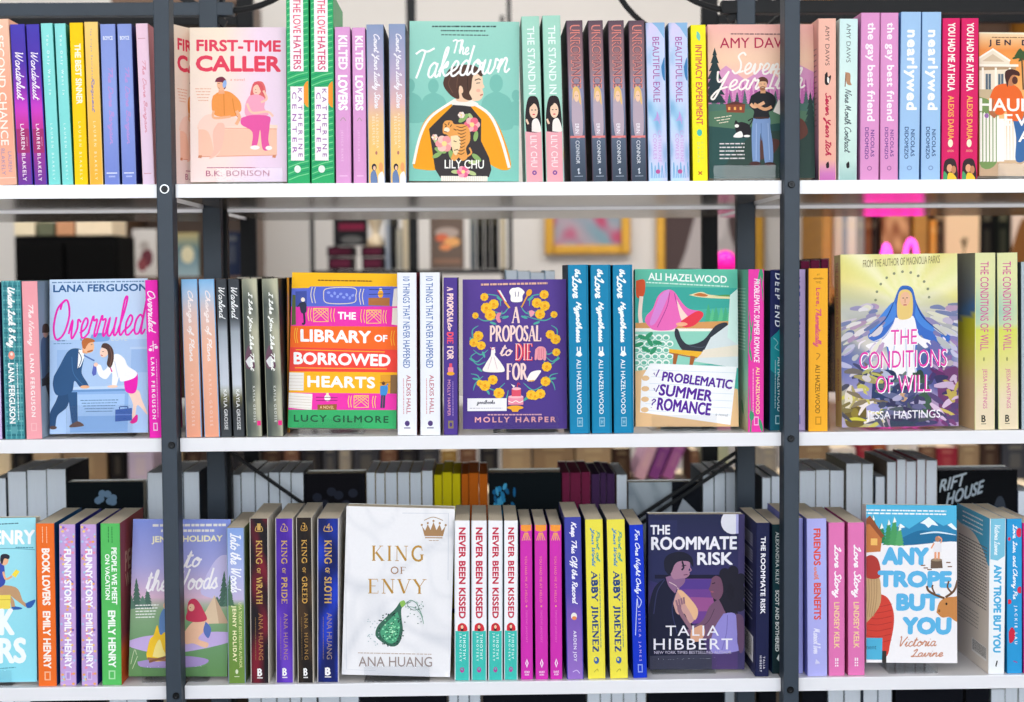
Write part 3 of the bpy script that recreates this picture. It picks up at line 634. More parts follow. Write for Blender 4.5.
# 6 ---- stacked books cover
def art_library(a):
    a.bg('#2aa35d'); mg = '#f035ac'
    a.poly([(40, 10), (480, 0), (480, 84), (40, 90)], '#fdbf1a')
    a.poly([(46, 84), (470, 62), (472, 160), (44, 158)], '#5e6fd4'); a.poly([(110, 84), (120, 74), (448, 62), (452, 146), (112, 150)], '#5b6bd2')
    a.poly([(452, 72), (480, 64), (480, 146), (446, 144)], '#f5eee6')
    a.poly([(350, 112), (436, 108), (436, 142), (350, 142)], '#b1703c'); a.ell(399, 94, 11, 16, '#f7b22b'); a.ell(399, 76, 7, 6, '#fae4a8'); a.line([(352, 78), (438, 74)], 3, '#333a66', False); a.line([(352, 98), (438, 92)], 3, '#333a66', False)
    gl = '#ece0b8'
    for x in (122, 134, 314, 326): a.line([(x+6, 76), (x, 106), (x+6, 140)], 3, gl)
    a.line([(172, 106), (186, 80), (292, 74), (300, 104), (288, 134), (186, 138)], 3, gl, True, False, True)
    for k in range(9): a.ell(192+k*12, 96+(k*13 % 24), 7, 5, '#8fa0ea', k*40)
    a.poly([(36, 158), (480, 142), (480, 236), (36, 236)], mg); a.poly([(448, 150), (480, 148), (480, 222), (446, 218)], '#f7eee2')
    for x0 in (132, 344):
        a.line([(x0, 162), (x0+58, 160), (x0+58, 214), (x0, 216)], 3, '#fbd95c', False, False, True)
        for k in range(4): a.line([(x0+2+k*14, 163), (x0+56, 214-k*14)], 2.2, '#fbd95c', False); a.line([(x0+56-k*14, 163), (x0+2, 214-k*14)], 2.2, '#fbd95c', False)
    for x in (110, 120, 200, 212, 320, 332, 410, 420): a.line([(x+4, 160), (x, 188), (x+4, 214)], 2.6, '#fbd95c')
    a.text('THE', 230, 174, 300, 202, WH, .04)
    a.poly([(50, 110), (62, 110), (62, 230), (44, 234)], '#5e6b3f'); a.poly([(62, 96), (106, 92), (106, 156), (62, 158)], '#4554a6')
    a.ell(91, 128, 8, 9, '#f7e9da'); a.poly([(76, 142), (100, 138), (104, 176), (84, 182)], '#31354c', True); a.line([(94, 178), (96, 222), (86, 226)], 8, '#2b2d42'); a.line([(80, 146), (68, 158)], 5, '#31354c')
    a.poly([(36, 236), (480, 226), (480, 326), (36, 326)], '#fb6d23'); a.text('LIBRARY', 82, 250, 360, 297, WH, .045); a.text('OF', 378, 264, 428, 291, WH, .045)
    for x in (56, 64, 444, 454): a.line([(x+4, 244), (x, 276), (x+5, 306)], 3, '#fdba3a')
    a.poly([(30, 324), (480, 324), (480, 424), (30, 426)], '#f5473c'); a.line([(60, 334), (420, 334)], 3, '#fdba3a', False); a.line([(56, 410), (430, 406)], 3, '#fdba3a', False); a.text('BORROWED', 54, 346, 442, 393, WH, .045)
    a.poly([(30, 426), (480, 420), (480, 516), (26, 516)], '#fcb81c'); a.poly([(30, 430), (92, 430), (90, 506), (26, 506)], '#f4eee8')
    for k in range(5): a.line([(32, 442+k*14), (88, 442+k*14)], 1.6, '#d8cabc', False)
    a.text('HEARTS', 108, 444, 380, 489, WH, .045); a.poly([(404, 432), (446, 430), (446, 514), (404, 514)], '#e6a02a'); a.poly([(446, 432), (480, 430), (480, 580), (446, 574)], '#8c6a44')
    a.poly([(22, 516), (480, 512), (480, 592), (22, 592)], mg); a.poly([(22, 516), (126, 520), (122, 590), (20, 580)], '#f6efe8')
    for k in range(5): a.line([(26, 530+k*12), (120, 534+k*12)], 1.6, '#d8cabc', False)
    a.poly([(146, 566), (226, 562), (224, 592), (146, 590)], '#9c5b30'); a.text('A NOVEL', 156, 570, 214, 583, '#f5d9a0', .0); a.ell(187, 536, 13, 14, '#f7f1ee'); a.ell(187, 520, 6, 6, '#fbe2c2'); a.line([(140, 534), (228, 534)], 2.5, '#7a1c60', False); a.line([(140, 548), (228, 546)], 2.5, '#7a1c60', False)
    x0 = 296; a.line([(x0, 524), (x0+60, 522), (x0+60, 574), (x0, 576)], 3, '#fbd95c', False, False, True)
    for k in range(4): a.line([(x0+2+k*14, 525), (x0+58, 574-k*14)], 2.2, '#fbd95c', False); a.line([(x0+58-k*14, 525), (x0+2, 574-k*14)], 2.2, '#fbd95c', False)
    for x in (272, 282, 372, 382): a.line([(x+4, 524), (x, 550), (x+4, 576)], 2.6, '#fbd95c')
    a.ell(417, 468, 7, 8, '#5a3a2a'); a.poly([(404, 480), (430, 478), (436, 492), (428, 522), (406, 520)], '#3f8fd6', True); a.line([(412, 520), (410, 576)], 8, '#3a4660'); a.line([(422, 520), (420, 576)], 8, '#333f58'); a.line([(426, 486), (436, 470)], 5, '#3f8fd6'); a.line([(402, 466), (446, 462)], 2, '#8a5a1a', False)
    a.poly([(20, 590), (480, 584), (480, 700), (20, 700)], '#34ad67'); a.text('LUCY GILMORE', 50, 612, 440, 641, '#1d5638', .03)
    a.dashes(150, 48, 364, 44, 5, '#8a5a14', 12, 5)
# 7 ---- purple cover with marigolds
def art_proposal(a):
    a.bg(lambda u, v: mix('#5a3f96', '#4b3486', v), 1, 6)
    tl = '#4fae9f'
    for s in (1, -1):
        cx = 238
        f = lambda x: cx+s*(x-cx)
        for P in (((80, 190), (120, 210), (200, 190)), ((90, 230), (66, 250), (70, 300)), ((70, 330), (100, 350), (130, 330)), ((64, 372), (90, 392), (120, 380)), ((60, 430), (90, 440), (100, 480)), ((120, 480), (160, 500), (200, 470)), ((150, 520), (200, 540), (214, 500)), ((110, 100), (170, 110), (180, 150)), ((150, 170), (190, 180), (216, 150)), ((290, 170), (300, 190), (330, 180)), ((84, 340), (60, 360), (84, 380), (110, 360)), ((110, 440), (80, 470), (70, 500))):
            a.line([(f(x), y) for x, y in P], 4.5, tl, True, True)
        for x, y, r in ((66, 372, 30), (96, 412, 40), (80, 452, 10), (130, 506, 60), (176, 120, 30), (60, 290, 80), (200, 196, 160), (150, 220, 20), (112, 350, 70), (190, 536, 50)):
            a.ell(f(x), y, 14, 4.5, tl, r*s)
    def mari(x, y, r):
        for k in range(9): a.ell(x+r*.62*math.cos(k*.7), y+r*.62*math.sin(k*.7), r*.42, r*.42, '#f7b51e' if k % 2 else '#fbc52e')
        a.ell(x, y, r*.6, r*.6, '#fbc431'); a.ell(x, y, r*.3, r*.3, '#f09d18'); a.line([(x-r*.4, y+r*.3), (x, y+r*.5), (x+r*.5, y+r*.2)], 2, '#e78f10')
    for x, y, r in ((114, 112, 16), (122, 158, 22), (152, 142, 20), (138, 186, 22), (78, 188, 13), (90, 272, 20), (72, 300, 18), (102, 312, 18), (118, 480, 22), (150, 456, 20), (98, 470, 14), (176, 512, 22), (355, 104, 18), (326, 138, 20), (358, 150, 20), (340, 184, 20), (396, 186, 14), (382, 268, 18), (404, 288, 20), (408, 342, 16), (370, 402, 20), (366, 464, 20), (346, 516, 20), (308, 520, 20), (324, 526, 16)): mari(x, y, r)
    # knife, chef hat, spoon
    a.poly([(166, 84), (178, 86), (204, 132), (198, 138)], '#f5eee8'); a.line([(166, 84), (198, 136)], 4, '#e2516a', False); a.line([(196, 132), (216, 158)], 8, '#f0b03c')
    a.poly([(220, 108), (214, 92), (224, 78), (238, 76), (250, 74), (264, 80), (276, 94), (268, 108), (264, 132), (224, 132)], '#fbf7f2', True); a.line([(238, 92), (240, 112)], 2.5, '#6b5a8a'); a.line([(252, 92), (250, 112)], 2.5, '#6b5a8a')
    a.ell(294, 96, 11, 15, '#f1ab2e', 30); a.line([(288, 106), (264, 156)], 5, '#f1ab2e', False)
    a.poly([(160, 200), (166, 180), (182, 178), (176, 196), (182, 214), (170, 218)], '#e88aa0', True); a.poly([(294, 172), (306, 168), (318, 178), (302, 196)], '#ef9fb0', True)
    pk = '#fcd9d4'
    a.serif('A', 226, 154, 258, 218, pk, 9, .5); a.serif('PROPOSAL', 136, 232, 346, 294, pk, 8, .5, gap=.0)
    a.script('to', 184, 312, 230, 354, pk, 6); a.serif('DIE', 242, 308, 312, 374, '#e64560', 11, .5); a.serif('DIE', 240, 306, 310, 372, pk, 3, .6); a.serif('FOR', 206, 390, 290, 454, pk, 9, .5)
    # dress, jacket, shoe, cake
    a.poly([(142, 340), (146, 322), (156, 322), (160, 340), (158, 352), (180, 380), (198, 412), (186, 424), (112, 420), (120, 390), (140, 356)], '#fbf3ee', True); a.line([(146, 360), (130, 412)], 2, '#d8b4c0'); a.line([(154, 360), (168, 412)], 2, '#d8b4c0'); a.line([(140, 320), (150, 330), (158, 320)], 4, '#ef9fb0')
    a.poly([(322, 330), (336, 318), (356, 320), (366, 334), (366, 372), (356, 374), (354, 350), (352, 372), (332, 372), (332, 350), (328, 372), (320, 370)], '#ee9aa8', True)
    for k in range(4): a.line([(334+k*7, 326), (334+k*7, 368)], 1.6, '#c95d74', False)
    a.poly([(290, 452), (308, 424), (346, 418), (336, 440), (318, 462), (292, 462)], '#fbf3ee', True); a.line([(296, 462), (320, 460)], 5, '#f0b03c')
    a.ell(243, 574, 34, 9, '#f1ab2e'); a.poly([(222, 572), (264, 572), (254, 592), (232, 592)], '#f1ab2e')
    a.rect(214, 528, 276, 562, '#ee8fa6'); a.ell(245, 528, 31, 7, '#f7bcc6'); a.rect(228, 494, 266, 526, '#e2516a'); a.ell(247, 494, 19, 6, '#f7bcc6'); a.line([(214, 545), (230, 552), (245, 545), (260, 552), (276, 545)], 3, '#fbf3ee'); a.poly([(236, 490), (224, 474), (242, 482)], '#fbf3ee'); a.line([(250, 488), (254, 470), (262, 478)], 4, '#c2304e')
    a.dashes(100, 62, 368, 58, 8, '#e7b4a2', 10, 8); a.dashes(130, 604, 352, 604, 5, '#d8a8b4', 13, 5); a.text('MOLLY HARPER', 78, 614, 410, 636, '#eaa8ae', .035)
    a.rect(46, 534, 208, 588, '#f3f1f4'); a.script('goodbooks', 86, 542, 160, 564, '#4a4a58', 2.2); a.dashes(56, 576, 190, 576, 3, '#c0bcc8', 10, 2)
# 8 ---- seaside cover with notebook page
def art_problem(a):
    a.grad([(0, '#62bfa4'), (.2, '#56b9a6'), (.35, '#3fa79c'), (1, '#56b9a6')])
    a.poly([(20, 90), (445, 90), (445, 170), (20, 200)], '#3aa79b'); a.poly([(240, 122), (290, 108), (330, 120), (420, 122), (445, 130), (445, 136), (300, 132)], '#e7d9a8', True); a.poly([(256, 122), (285, 112), (318, 122), (300, 128)], '#c7743c', True); a.poly([(340, 124), (400, 118), (430, 126)], '#5d9a50', True)
    for x in (320, 338, 352, 374, 392, 410): tree(a, x, 158+x % 20, 240, 40, '#5cc08c' if x % 4 else '#48ad80')
    a.poly([(22, 240), (240, 236), (445, 228), (445, 262), (22, 266)], '#d99a5c'); a.rect(20, 262, 445, 276, '#f5f1e6'); a.poly([(20, 276), (445, 272), (445, 400), (20, 440)], '#8fd0bc')
    # reader in pink under a towel
    pk = '#ec6ab8'
    a.poly([(60, 232), (66, 210), (92, 180), (112, 130), (142, 104), (176, 106), (208, 150), (240, 180), (290, 190), (296, 210), (250, 252), (210, 240), (170, 268), (100, 270), (72, 250)], pk, True)
    a.line([(160, 110), (150, 170), (110, 258)], 3, '#b03a8c'); a.line([(180, 116), (196, 170), (250, 240)], 3, '#b03a8c'); a.poly([(118, 130), (146, 104), (160, 110), (124, 200), (96, 246), (80, 236)], '#dc88d4', True)
    a.poly([(188, 140), (210, 180), (236, 212), (256, 230), (232, 250), (206, 220)], '#fbd9cc', True); a.poly([(206, 232), (262, 194), (290, 190), (298, 210), (260, 250), (216, 256)], '#e8394c', True)
    a.poly([(24, 66), (58, 62), (60, 110), (48, 136), (26, 130)], '#d8542c', True); a.line([(46, 130), (40, 200), (44, 240)], 16, '#fbe3d4'); a.ell(210, 244, 24, 8, '#f5b08c')
    # tile pattern
    for r in range(6):
        for k in range(6):
            x = 26+k*30+(15 if r % 2 else 0); y = 300+r*26
            if x < 168: a.ell(x, y, 15, 13, '#eef5ee'); a.ell(x, y+2, 10, 8, '#6fb7a0')
    for x, y, ro in ((50, 300, 20), (76, 292, -40), (80, 320, 60), (36, 330, -20), (110, 322, 10), (64, 350, 30), (94, 355, -50)): a.ell(x, y, 20, 9, '#2f9468', ro)
    # legs in dark trousers on a bench
    a.poly([(184, 262), (196, 268), (210, 306), (240, 330), (300, 310), (350, 250), (396, 236), (398, 262), (372, 300), (310, 356), (250, 368), (210, 350), (186, 306), (180, 280)], '#2f333e', True); a.line([(240, 334), (300, 340), (352, 300)], 3, '#4d5362')
    a.poly([(158, 348), (300, 360), (420, 378), (420, 392), (280, 384), (158, 362)], '#f0b32c'); a.poly([(176, 366), (196, 368), (182, 430), (172, 430)], '#a85f2a'); a.poly([(246, 376), (266, 380), (252, 430), (240, 430)], '#a85f2a'); a.line([(158, 364), (280, 386), (420, 394)], 4, '#a85f2a')
    a.poly([(330, 300), (410, 240), (445, 260), (445, 430), (260, 400), (300, 360)], '#d8e0e2'); a.poly([(300, 352), (445, 330), (445, 380), (280, 386)], '#eadfce'); a.poly([(410, 120), (445, 90), (445, 330), (400, 300)], '#d2ece4')
    # notebook sheet
    a.poly([(20, 440), (110, 430), (445, 520), (450, 690), (20, 700)], '#e7bd8c'); a.poly([(82, 408), (440, 424), (414, 672), (40, 612), (46, 470)], '#f4f3f5')
    for k in range(7): a.line([(90-k*6, 436+k*28), (436-k*4, 450+k*30)], 1.6, '#c8d4e4', False)
    for k in range(4): a.ell(62-k*1, 470+k*44, 16, 11, '#e7bd8c')
    v = '#561d98'
    a.text('PROBLEMATIC', 132, 462, 420, 500, v, .035, shear=.2, tilt=38); a.text('SUMMER', 120, 510, 336, 556, v, .035, shear=.2, tilt=30); a.text('ROMANCE', 112, 566, 330, 616, v, .035, shear=.2, tilt=28)
    for y in (448, 512): a.line([(96, y), (104, y+16), (118, y-14)], 5, v, False)
    a.script('?', 82, 558, 102, 594, v, 5); a.text('a novel', 352, 622, 402, 634, '#8a8a96', -.01, shear=.2, tilt=5)
    a.text('ALI HAZELWOOD', 74, 36, 396, 66, '#f2fbf6', .02, tilt=8); a.dashes(66, 72, 404, 84, 5, '#cfeee2', 16, 3)
# 9 ---- veiled figure in a burst of light
def art_conditions(a):
    f = nz(11); g = nz(5)
    def fn(u, v):
        du, dv = u-.55, v-.3; r = math.hypot(du, dv*1.4); an = math.atan2(dv, du)
        c = mix('#e9e7a4', '#f2edc0', .5+.5*math.sin(an*17))
        c = mix(c, '#d6c24a', max(0, (r-.15)*1.1)*(.5+.5*math.sin(an*9+2)))
        t = max(0, (v-.30+abs(u-.5)*.3)*2.8+(f(u, v)-.5)*1.5)
        c2 = mix('#a79cc8', '#4a5d9a', g(u, v)*1.6-.3); c2 = mix(c2, '#e8dcec', max(0, f(u*1.7, v*2)-.55)*3)
        if v > .62: c2 = mix(c2, '#b9b14a' if u < .4 else '#7a3f78', max(0, (f(v*2, u*2)-.35))*1.8)
        return mix(c, c2, t)
    a.bg(fn, 30, 44)
    for k in range(11):
        t = PI*(k/10); a.ell(287-100*math.cos(t), 190-100*math.sin(t), 5, 5, '#8a8f72')
    wh = '#f4f0f2'
    for P, c in (([(256, 200), (276, 150), (300, 142), (326, 156), (342, 210), (372, 262), (420, 310), (470, 340), (440, 372), (390, 372), (356, 330), (340, 430), (370, 520), (330, 600), (250, 600), (214, 540), (236, 430), (224, 350), (196, 350), (160, 330), (176, 290), (226, 262)], '#3b6cc4'),
                 ([(262, 260), (290, 262), (330, 258), (352, 330), (400, 356), (376, 380), (340, 360), (345, 470), (380, 600), (200, 600), (238, 470), (236, 370), (196, 384), (150, 360), (214, 340), (246, 300)], wh),
                 ([(206, 250), (256, 200), (262, 260), (200, 306), (160, 310)], '#4a86d8'), ([(340, 214), (380, 280), (440, 330), (376, 306), (338, 262)], '#4a86d8')): a.poly(P, c, True)
    for P in (((270, 300), (256, 400), (240, 560)), ((300, 300), (306, 420), (310, 580)), ((330, 320), (336, 420), (350, 560)), ((256, 280), (220, 330), (170, 350))): a.line(P, 5, '#c5cbe2', True, True)
    a.ell(297, 196, 34, 50, '#2f66b8'); a.poly([(268, 210), (276, 166), (300, 156), (322, 172), (328, 220), (320, 262), (274, 264)], '#e7c77a', True); a.ell(298, 192, 19, 27, '#eab896'); a.line([(298, 190), (298, 206)], 3, '#c98a6a'); a.line([(288, 188), (294, 188)], 3, '#5a3a30'); a.line([(302, 188), (308, 188)], 3, '#5a3a30'); a.line([(292, 214), (304, 214)], 3.5, '#b8433c')
    for s in (((150, 340), (128, 352), (124, 372)), ((440, 340), (448, 352), (440, 370))): a.line(s, 7, '#e9e0e8', True, True)
    for P, c in (([(180, 470), (230, 455), (270, 480), (262, 600), (180, 610)], '#2c3c66'), ([(330, 470), (372, 480), (400, 560), (396, 640), (330, 620)], '#3d5a48'), ([(262, 560), (300, 575), (340, 570), (350, 680), (250, 680)], '#38465e'), ([(68, 590), (100, 560), (146, 560), (150, 660), (80, 670)], '#6c5b2e'), ([(420, 480), (500, 460), (500, 640), (440, 650)], '#6d3a6c')): a.poly(P, c, True)
    for x, y, c in ((250, 480, '#1f2c50'), (212, 510, '#24335a'), (356, 480, '#2f4438'), (296, 560, '#caa07c'), (122, 575, '#d8b24a'), (86, 570, '#e4dccc'), (110, 620, '#8c7a32')): a.ell(x, y, 15, 20, c)
    r = random.Random(12); n0 = a.n
    for k in range(330):
        a.n = n0+k*.07
        x, y = r.uniform(62, 505), r.uniform(215, 680); u, v = (x-60)/440, (y-12)/660
        if 205 < x < 395 and y < 470: continue
        t = (y-250)/430; L = r.uniform(14, 44); an = (math.atan2(y-210, x-290) if t < .4 else r.gauss(.3, .8))
        cs = ['#f2eaf6', '#7a6fb4', '#3f529e', '#cdb8dc', '#a878b4', '#f0ecd0'] if t < .45 else (['#d9cf3a', '#24243c', '#f2e6d8', '#6a5a2c', '#8084c4', '#b0a040'] if x < 210 else ['#5d1f54', '#eed6ea', '#20284c', '#d8c83a', '#a8408c', '#38285a'] if x > 390 else ['#2c3c66', '#5b6c8c', '#1c2644', '#c8cce0', '#3c5a4c', '#16203c'])
        a.line([(x-L*math.cos(an), y-L*math.sin(an)), (x+r.uniform(-6, 6), y+r.uniform(-8, 2)), (x+L*math.cos(an), y+L*math.sin(an)*.7)], r.uniform(9, 24), mix(r.choice(cs), fn(max(0, min(1, u)), max(0, min(1, v))), .42 if t < .5 else .3), True, True)
    a.n = n0+24
    a.line([(256, 200), (226, 262), (170, 318)], 4, '#1d3f86', True, True); a.line([(340, 214), (370, 268), (446, 334)], 4, '#1d3f86', True, True)
    mg = '#e23aa8'
    for dx, c, b in ((2, '#ffffff', .02), (0, mg, -.01)):
        a.text('THE', 246+dx, 306+dx, 344+dx, 362+dx, c, b); a.text('CONDITIONS', 126+dx, 384+dx, 456+dx, 450+dx, c, b); a.text('OF WILL', 190+dx, 478+dx, 398+dx, 544+dx, c, b)
    a.text('FROM THE AUTHOR OF MAGNOLIA PARKS', 138, 38, 424, 66, '#8d8256', -1); a.text('JESSA HASTINGS', 156, 614, 436, 654, '#f8f4fa', .005)
# 10 --- blue reading man, right half in view
def art_booklov(a):
    a.grad([(0, '#a3e2ee'), (1, '#8fdcec')])
    a.text('EMILY HENRY', -250, 84, 130, 134, WH, .04); a.dashes(-100, 62, 70, 56, 4, '#3a6c80', 10, 3); a.line([(-100, 152), (50, 152), (132, 158)], 2.5, '#5a9fb4'); a.dashes(60, 148, 126, 150, 4, '#4a8fa4', 4, 3)
    a.poly([(-30, 290), (60, 300), (88, 352), (104, 366), (100, 378), (60, 348), (30, 330), (-30, 345)], '#c49a72', True); a.poly([(98, 364), (124, 352), (136, 352), (122, 378), (104, 380)], '#2f5fae', True); a.poly([(50, 372), (84, 380), (80, 386), (46, 386)], '#2f5fae', True)
    a.line([(20, 320), (46, 350), (52, 376)], 14, '#c49a72'); a.poly([(-30, 210), (10, 206), (20, 240), (18, 290), (-30, 300)], '#3a4fae', True); a.line([(14, 240), (24, 268), (48, 258)], 8, '#f0b48c'); a.ell(18, 196, 16, 20, '#f0b890'); a.poly([(2, 196), (6, 176), (24, 172), (38, 180), (34, 192), (18, 190), (10, 212)], '#2b2a3a', True)
    a.poly([(46, 252), (62, 232), (76, 240), (60, 264)], '#fbe04a'); a.rect(-30, 330, 42, 384, '#f3dc5a'); a.line([(-30, 348), (42, 348)], 2, '#c9a93a', False)
    a.text('BOOK', -180, 386, 54, 482, '#f4fbff', .045); a.text('LOVERS', -250, 500, 98, 592, '#f4fbff', .045); a.dashes(-60, 620, 62, 612, 3, '#3d90a6', 8, 3)
# 11 --- campfire picnic
def art_woods(a):
    a.grad([(0, '#7f8fd8'), (.3, '#a9a7dc'), (.52, '#e0b9cc'), (.56, '#8fae86'), (.8, '#6f9a6c'), (1, '#5f8a52')])
    a.poly([(320, 240), (350, 190), (380, 170), (412, 190), (412, 330), (300, 320)], '#c9c0e8', True)
    for k, (x, y) in enumerate(((54, 250), (30, 310), (95, 290), (76, 320), (385, 230), (404, 250), (360, 330))): tree(a, x, y, 372, 46, ('#4c6e60', '#5d8270')[k % 2])
    a.poly([(290, 440), (350, 325), (408, 440)], '#e2c6a6'); a.poly([(350, 325), (408, 440), (370, 440)], '#c9a88c')
    a.poly([(20, 500), (120, 480), (402, 476), (412, 520), (180, 560), (30, 530)], '#c5aee0', True); a.poly([(50, 590), (200, 570), (330, 590), (280, 620), (80, 616)], '#a58fc4', True)
    # person in red hood, sitting
    a.poly([(236, 470), (270, 430), (330, 420), (322, 460), (290, 500), (330, 520), (320, 540), (270, 520), (240, 520)], '#f2c0a0', True); a.poly([(246, 390), (250, 350), (270, 336), (290, 350), (312, 390), (322, 424), (280, 432), (242, 420)], '#c93a58', True); a.ell(262, 372, 12, 15, '#efc0a0'); a.poly([(318, 430), (340, 460), (330, 500), (310, 470)], '#5c74b8', True)
    a.line([(256, 372), (260, 372)], 2, '#4a2a28')
    a.poly([(140, 500), (138, 420), (152, 378), (176, 372), (186, 500)], '#5f84b8', True); a.ell(166, 362, 12, 15, '#e9b894')
    # fire
    a.poly([(86, 560), (100, 500), (116, 480), (130, 440), (142, 480), (160, 470), (166, 510), (184, 580), (130, 592), (94, 584)], '#f4c52a', True); a.poly([(110, 570), (124, 520), (140, 500), (152, 540), (166, 580)], '#f9e48a', True); a.line([(90, 578), (180, 590)], 9, '#9a6a4c'); a.line([(96, 592), (172, 572)], 9, '#86583e')
    a.text('JENNY HOLIDAY', 114, 96, 374, 124, '#f3ebc4', .03)
    for k in range(2): a.dashes(118+k*30, 56+k*20, 386-k*40, 58+k*20, 9, '#e6e2dc', 9, k)
    a.script('Into', 172, 150, 300, 214, '#fbf6fa', 7, tilt=-10); a.script('the Woods', 96, 220, 366, 300, '#fbf6fa', 7, tilt=-6)
    for k in range(5): a.dashes(48, 358+k*12, 136-k*4, 358+k*12, 4, '#eef0ea', 5, k)
    a.line([(24, 600), (40, 540), (48, 560)], 2, '#c9d8b0'); a.line([(30, 620), (52, 566)], 2, '#c9d8b0')
# 12 --- white marble cover with green flask
def art_envy(a):
    f = nz(21); g = nz(22)
    a.bg(lambda u, v: mix('#eeedf0', '#d9dae0', max(0, 1-abs(f(u, v)-.5)*9)*.7+max(0, 1-abs(g(u*2, v*2)-.5)*7)*.4), 30, 44)
    a.line([(250, 52), (420, 52), (420, 300)], 2, '#c8ccd6', False); a.line([(40, 330), (40, 640), (150, 645)], 2, '#d2d5dc', False)
    gd, g2 = '#b98d3c', '#9c7350'
    a.serif('KING', 134, 174, 334, 228, gd, 8, .3, gap=.12); a.serif('OF', 206, 252, 264, 276, g2, 4, .4, gap=.12); a.serif('ENVY', 122, 298, 338, 350, gd, 8, .3, gap=.12)
    a.poly([(322, 98), (334, 116), (344, 92), (354, 114), (365, 84), (376, 114), (388, 92), (396, 116), (410, 98), (400, 136), (332, 136)], '#a9825a'); a.line([(334, 142), (398, 142)], 4, '#a9825a', False)
    for x, y in ((322, 95), (344, 88), (365, 80), (388, 88), (410, 95)): a.ell(x, y, 4, 4, '#a9825a')
    a.line([(330, 78), (364, 66), (400, 78)], 3, '#b49a80'); a.dashes(348, 152, 384, 152, 3, '#b49a80', 3, 1)
    # flask of green crystals
    a.poly([(240, 384), (256, 390), (246, 412), (248, 450), (252, 490), (240, 536), (214, 552), (176, 536), (150, 510), (158, 474), (190, 440), (222, 410)], '#3c6a58', True)
    r = random.Random(4)
    a.poly([(232, 420), (240, 450), (240, 490), (228, 530), (206, 540), (180, 524), (168, 500), (176, 478), (206, 446)], '#4fa47c', True)
    for k in range(90):
        x, y = r.gauss(206, 20), r.gauss(490, 26)
        if ((x-206)/36)**2+((y-488)/46)**2 < 1: a.ell(x, y, 3.4, 3, r.choice(['#7fd4a0', '#2f7d5c', '#9be6b8', '#246049', '#c2f2cc']), n=6)
    for k in range(70):
        t = r.uniform(0, 6.28); x, y = 204+44*math.cos(t)+r.gauss(0, 3), 488+58*math.sin(t)+r.gauss(0, 3); a.ell(x, y, 3.2, 2.6, r.choice(['#1e3530', '#2c4f46', '#3a5f55']), n=6)
    a.poly([(240, 382), (256, 376), (262, 390), (248, 402)], '#8fbf5a', True); a.line([(262, 390), (280, 376), (300, 384), (310, 400), (326, 440)], 3, '#6f9a88'); a.line([(270, 400), (296, 404), (320, 430), (330, 464)], 2.4, '#7fa898'); a.line([(284, 380), (268, 392), (290, 412), (314, 406)], 2, '#4b6a60')
    for k in range(30): a.ell(r.uniform(258, 332), 380+abs(r.gauss(0, 34)), 2.6, 2, r.choice(['#47685e', '#7a9c90', '#a0beb0']), n=6)
    for k in range(24): a.ell(r.uniform(120, 170), r.uniform(440, 550), 2.4, 2, '#a9bcc0', n=6)
    a.dashes(84, 576, 360, 580, 3, '#c0aca0', 14, 3); a.text('ANA HUANG', 86, 590, 362, 628, '#9b8c88', -.018)
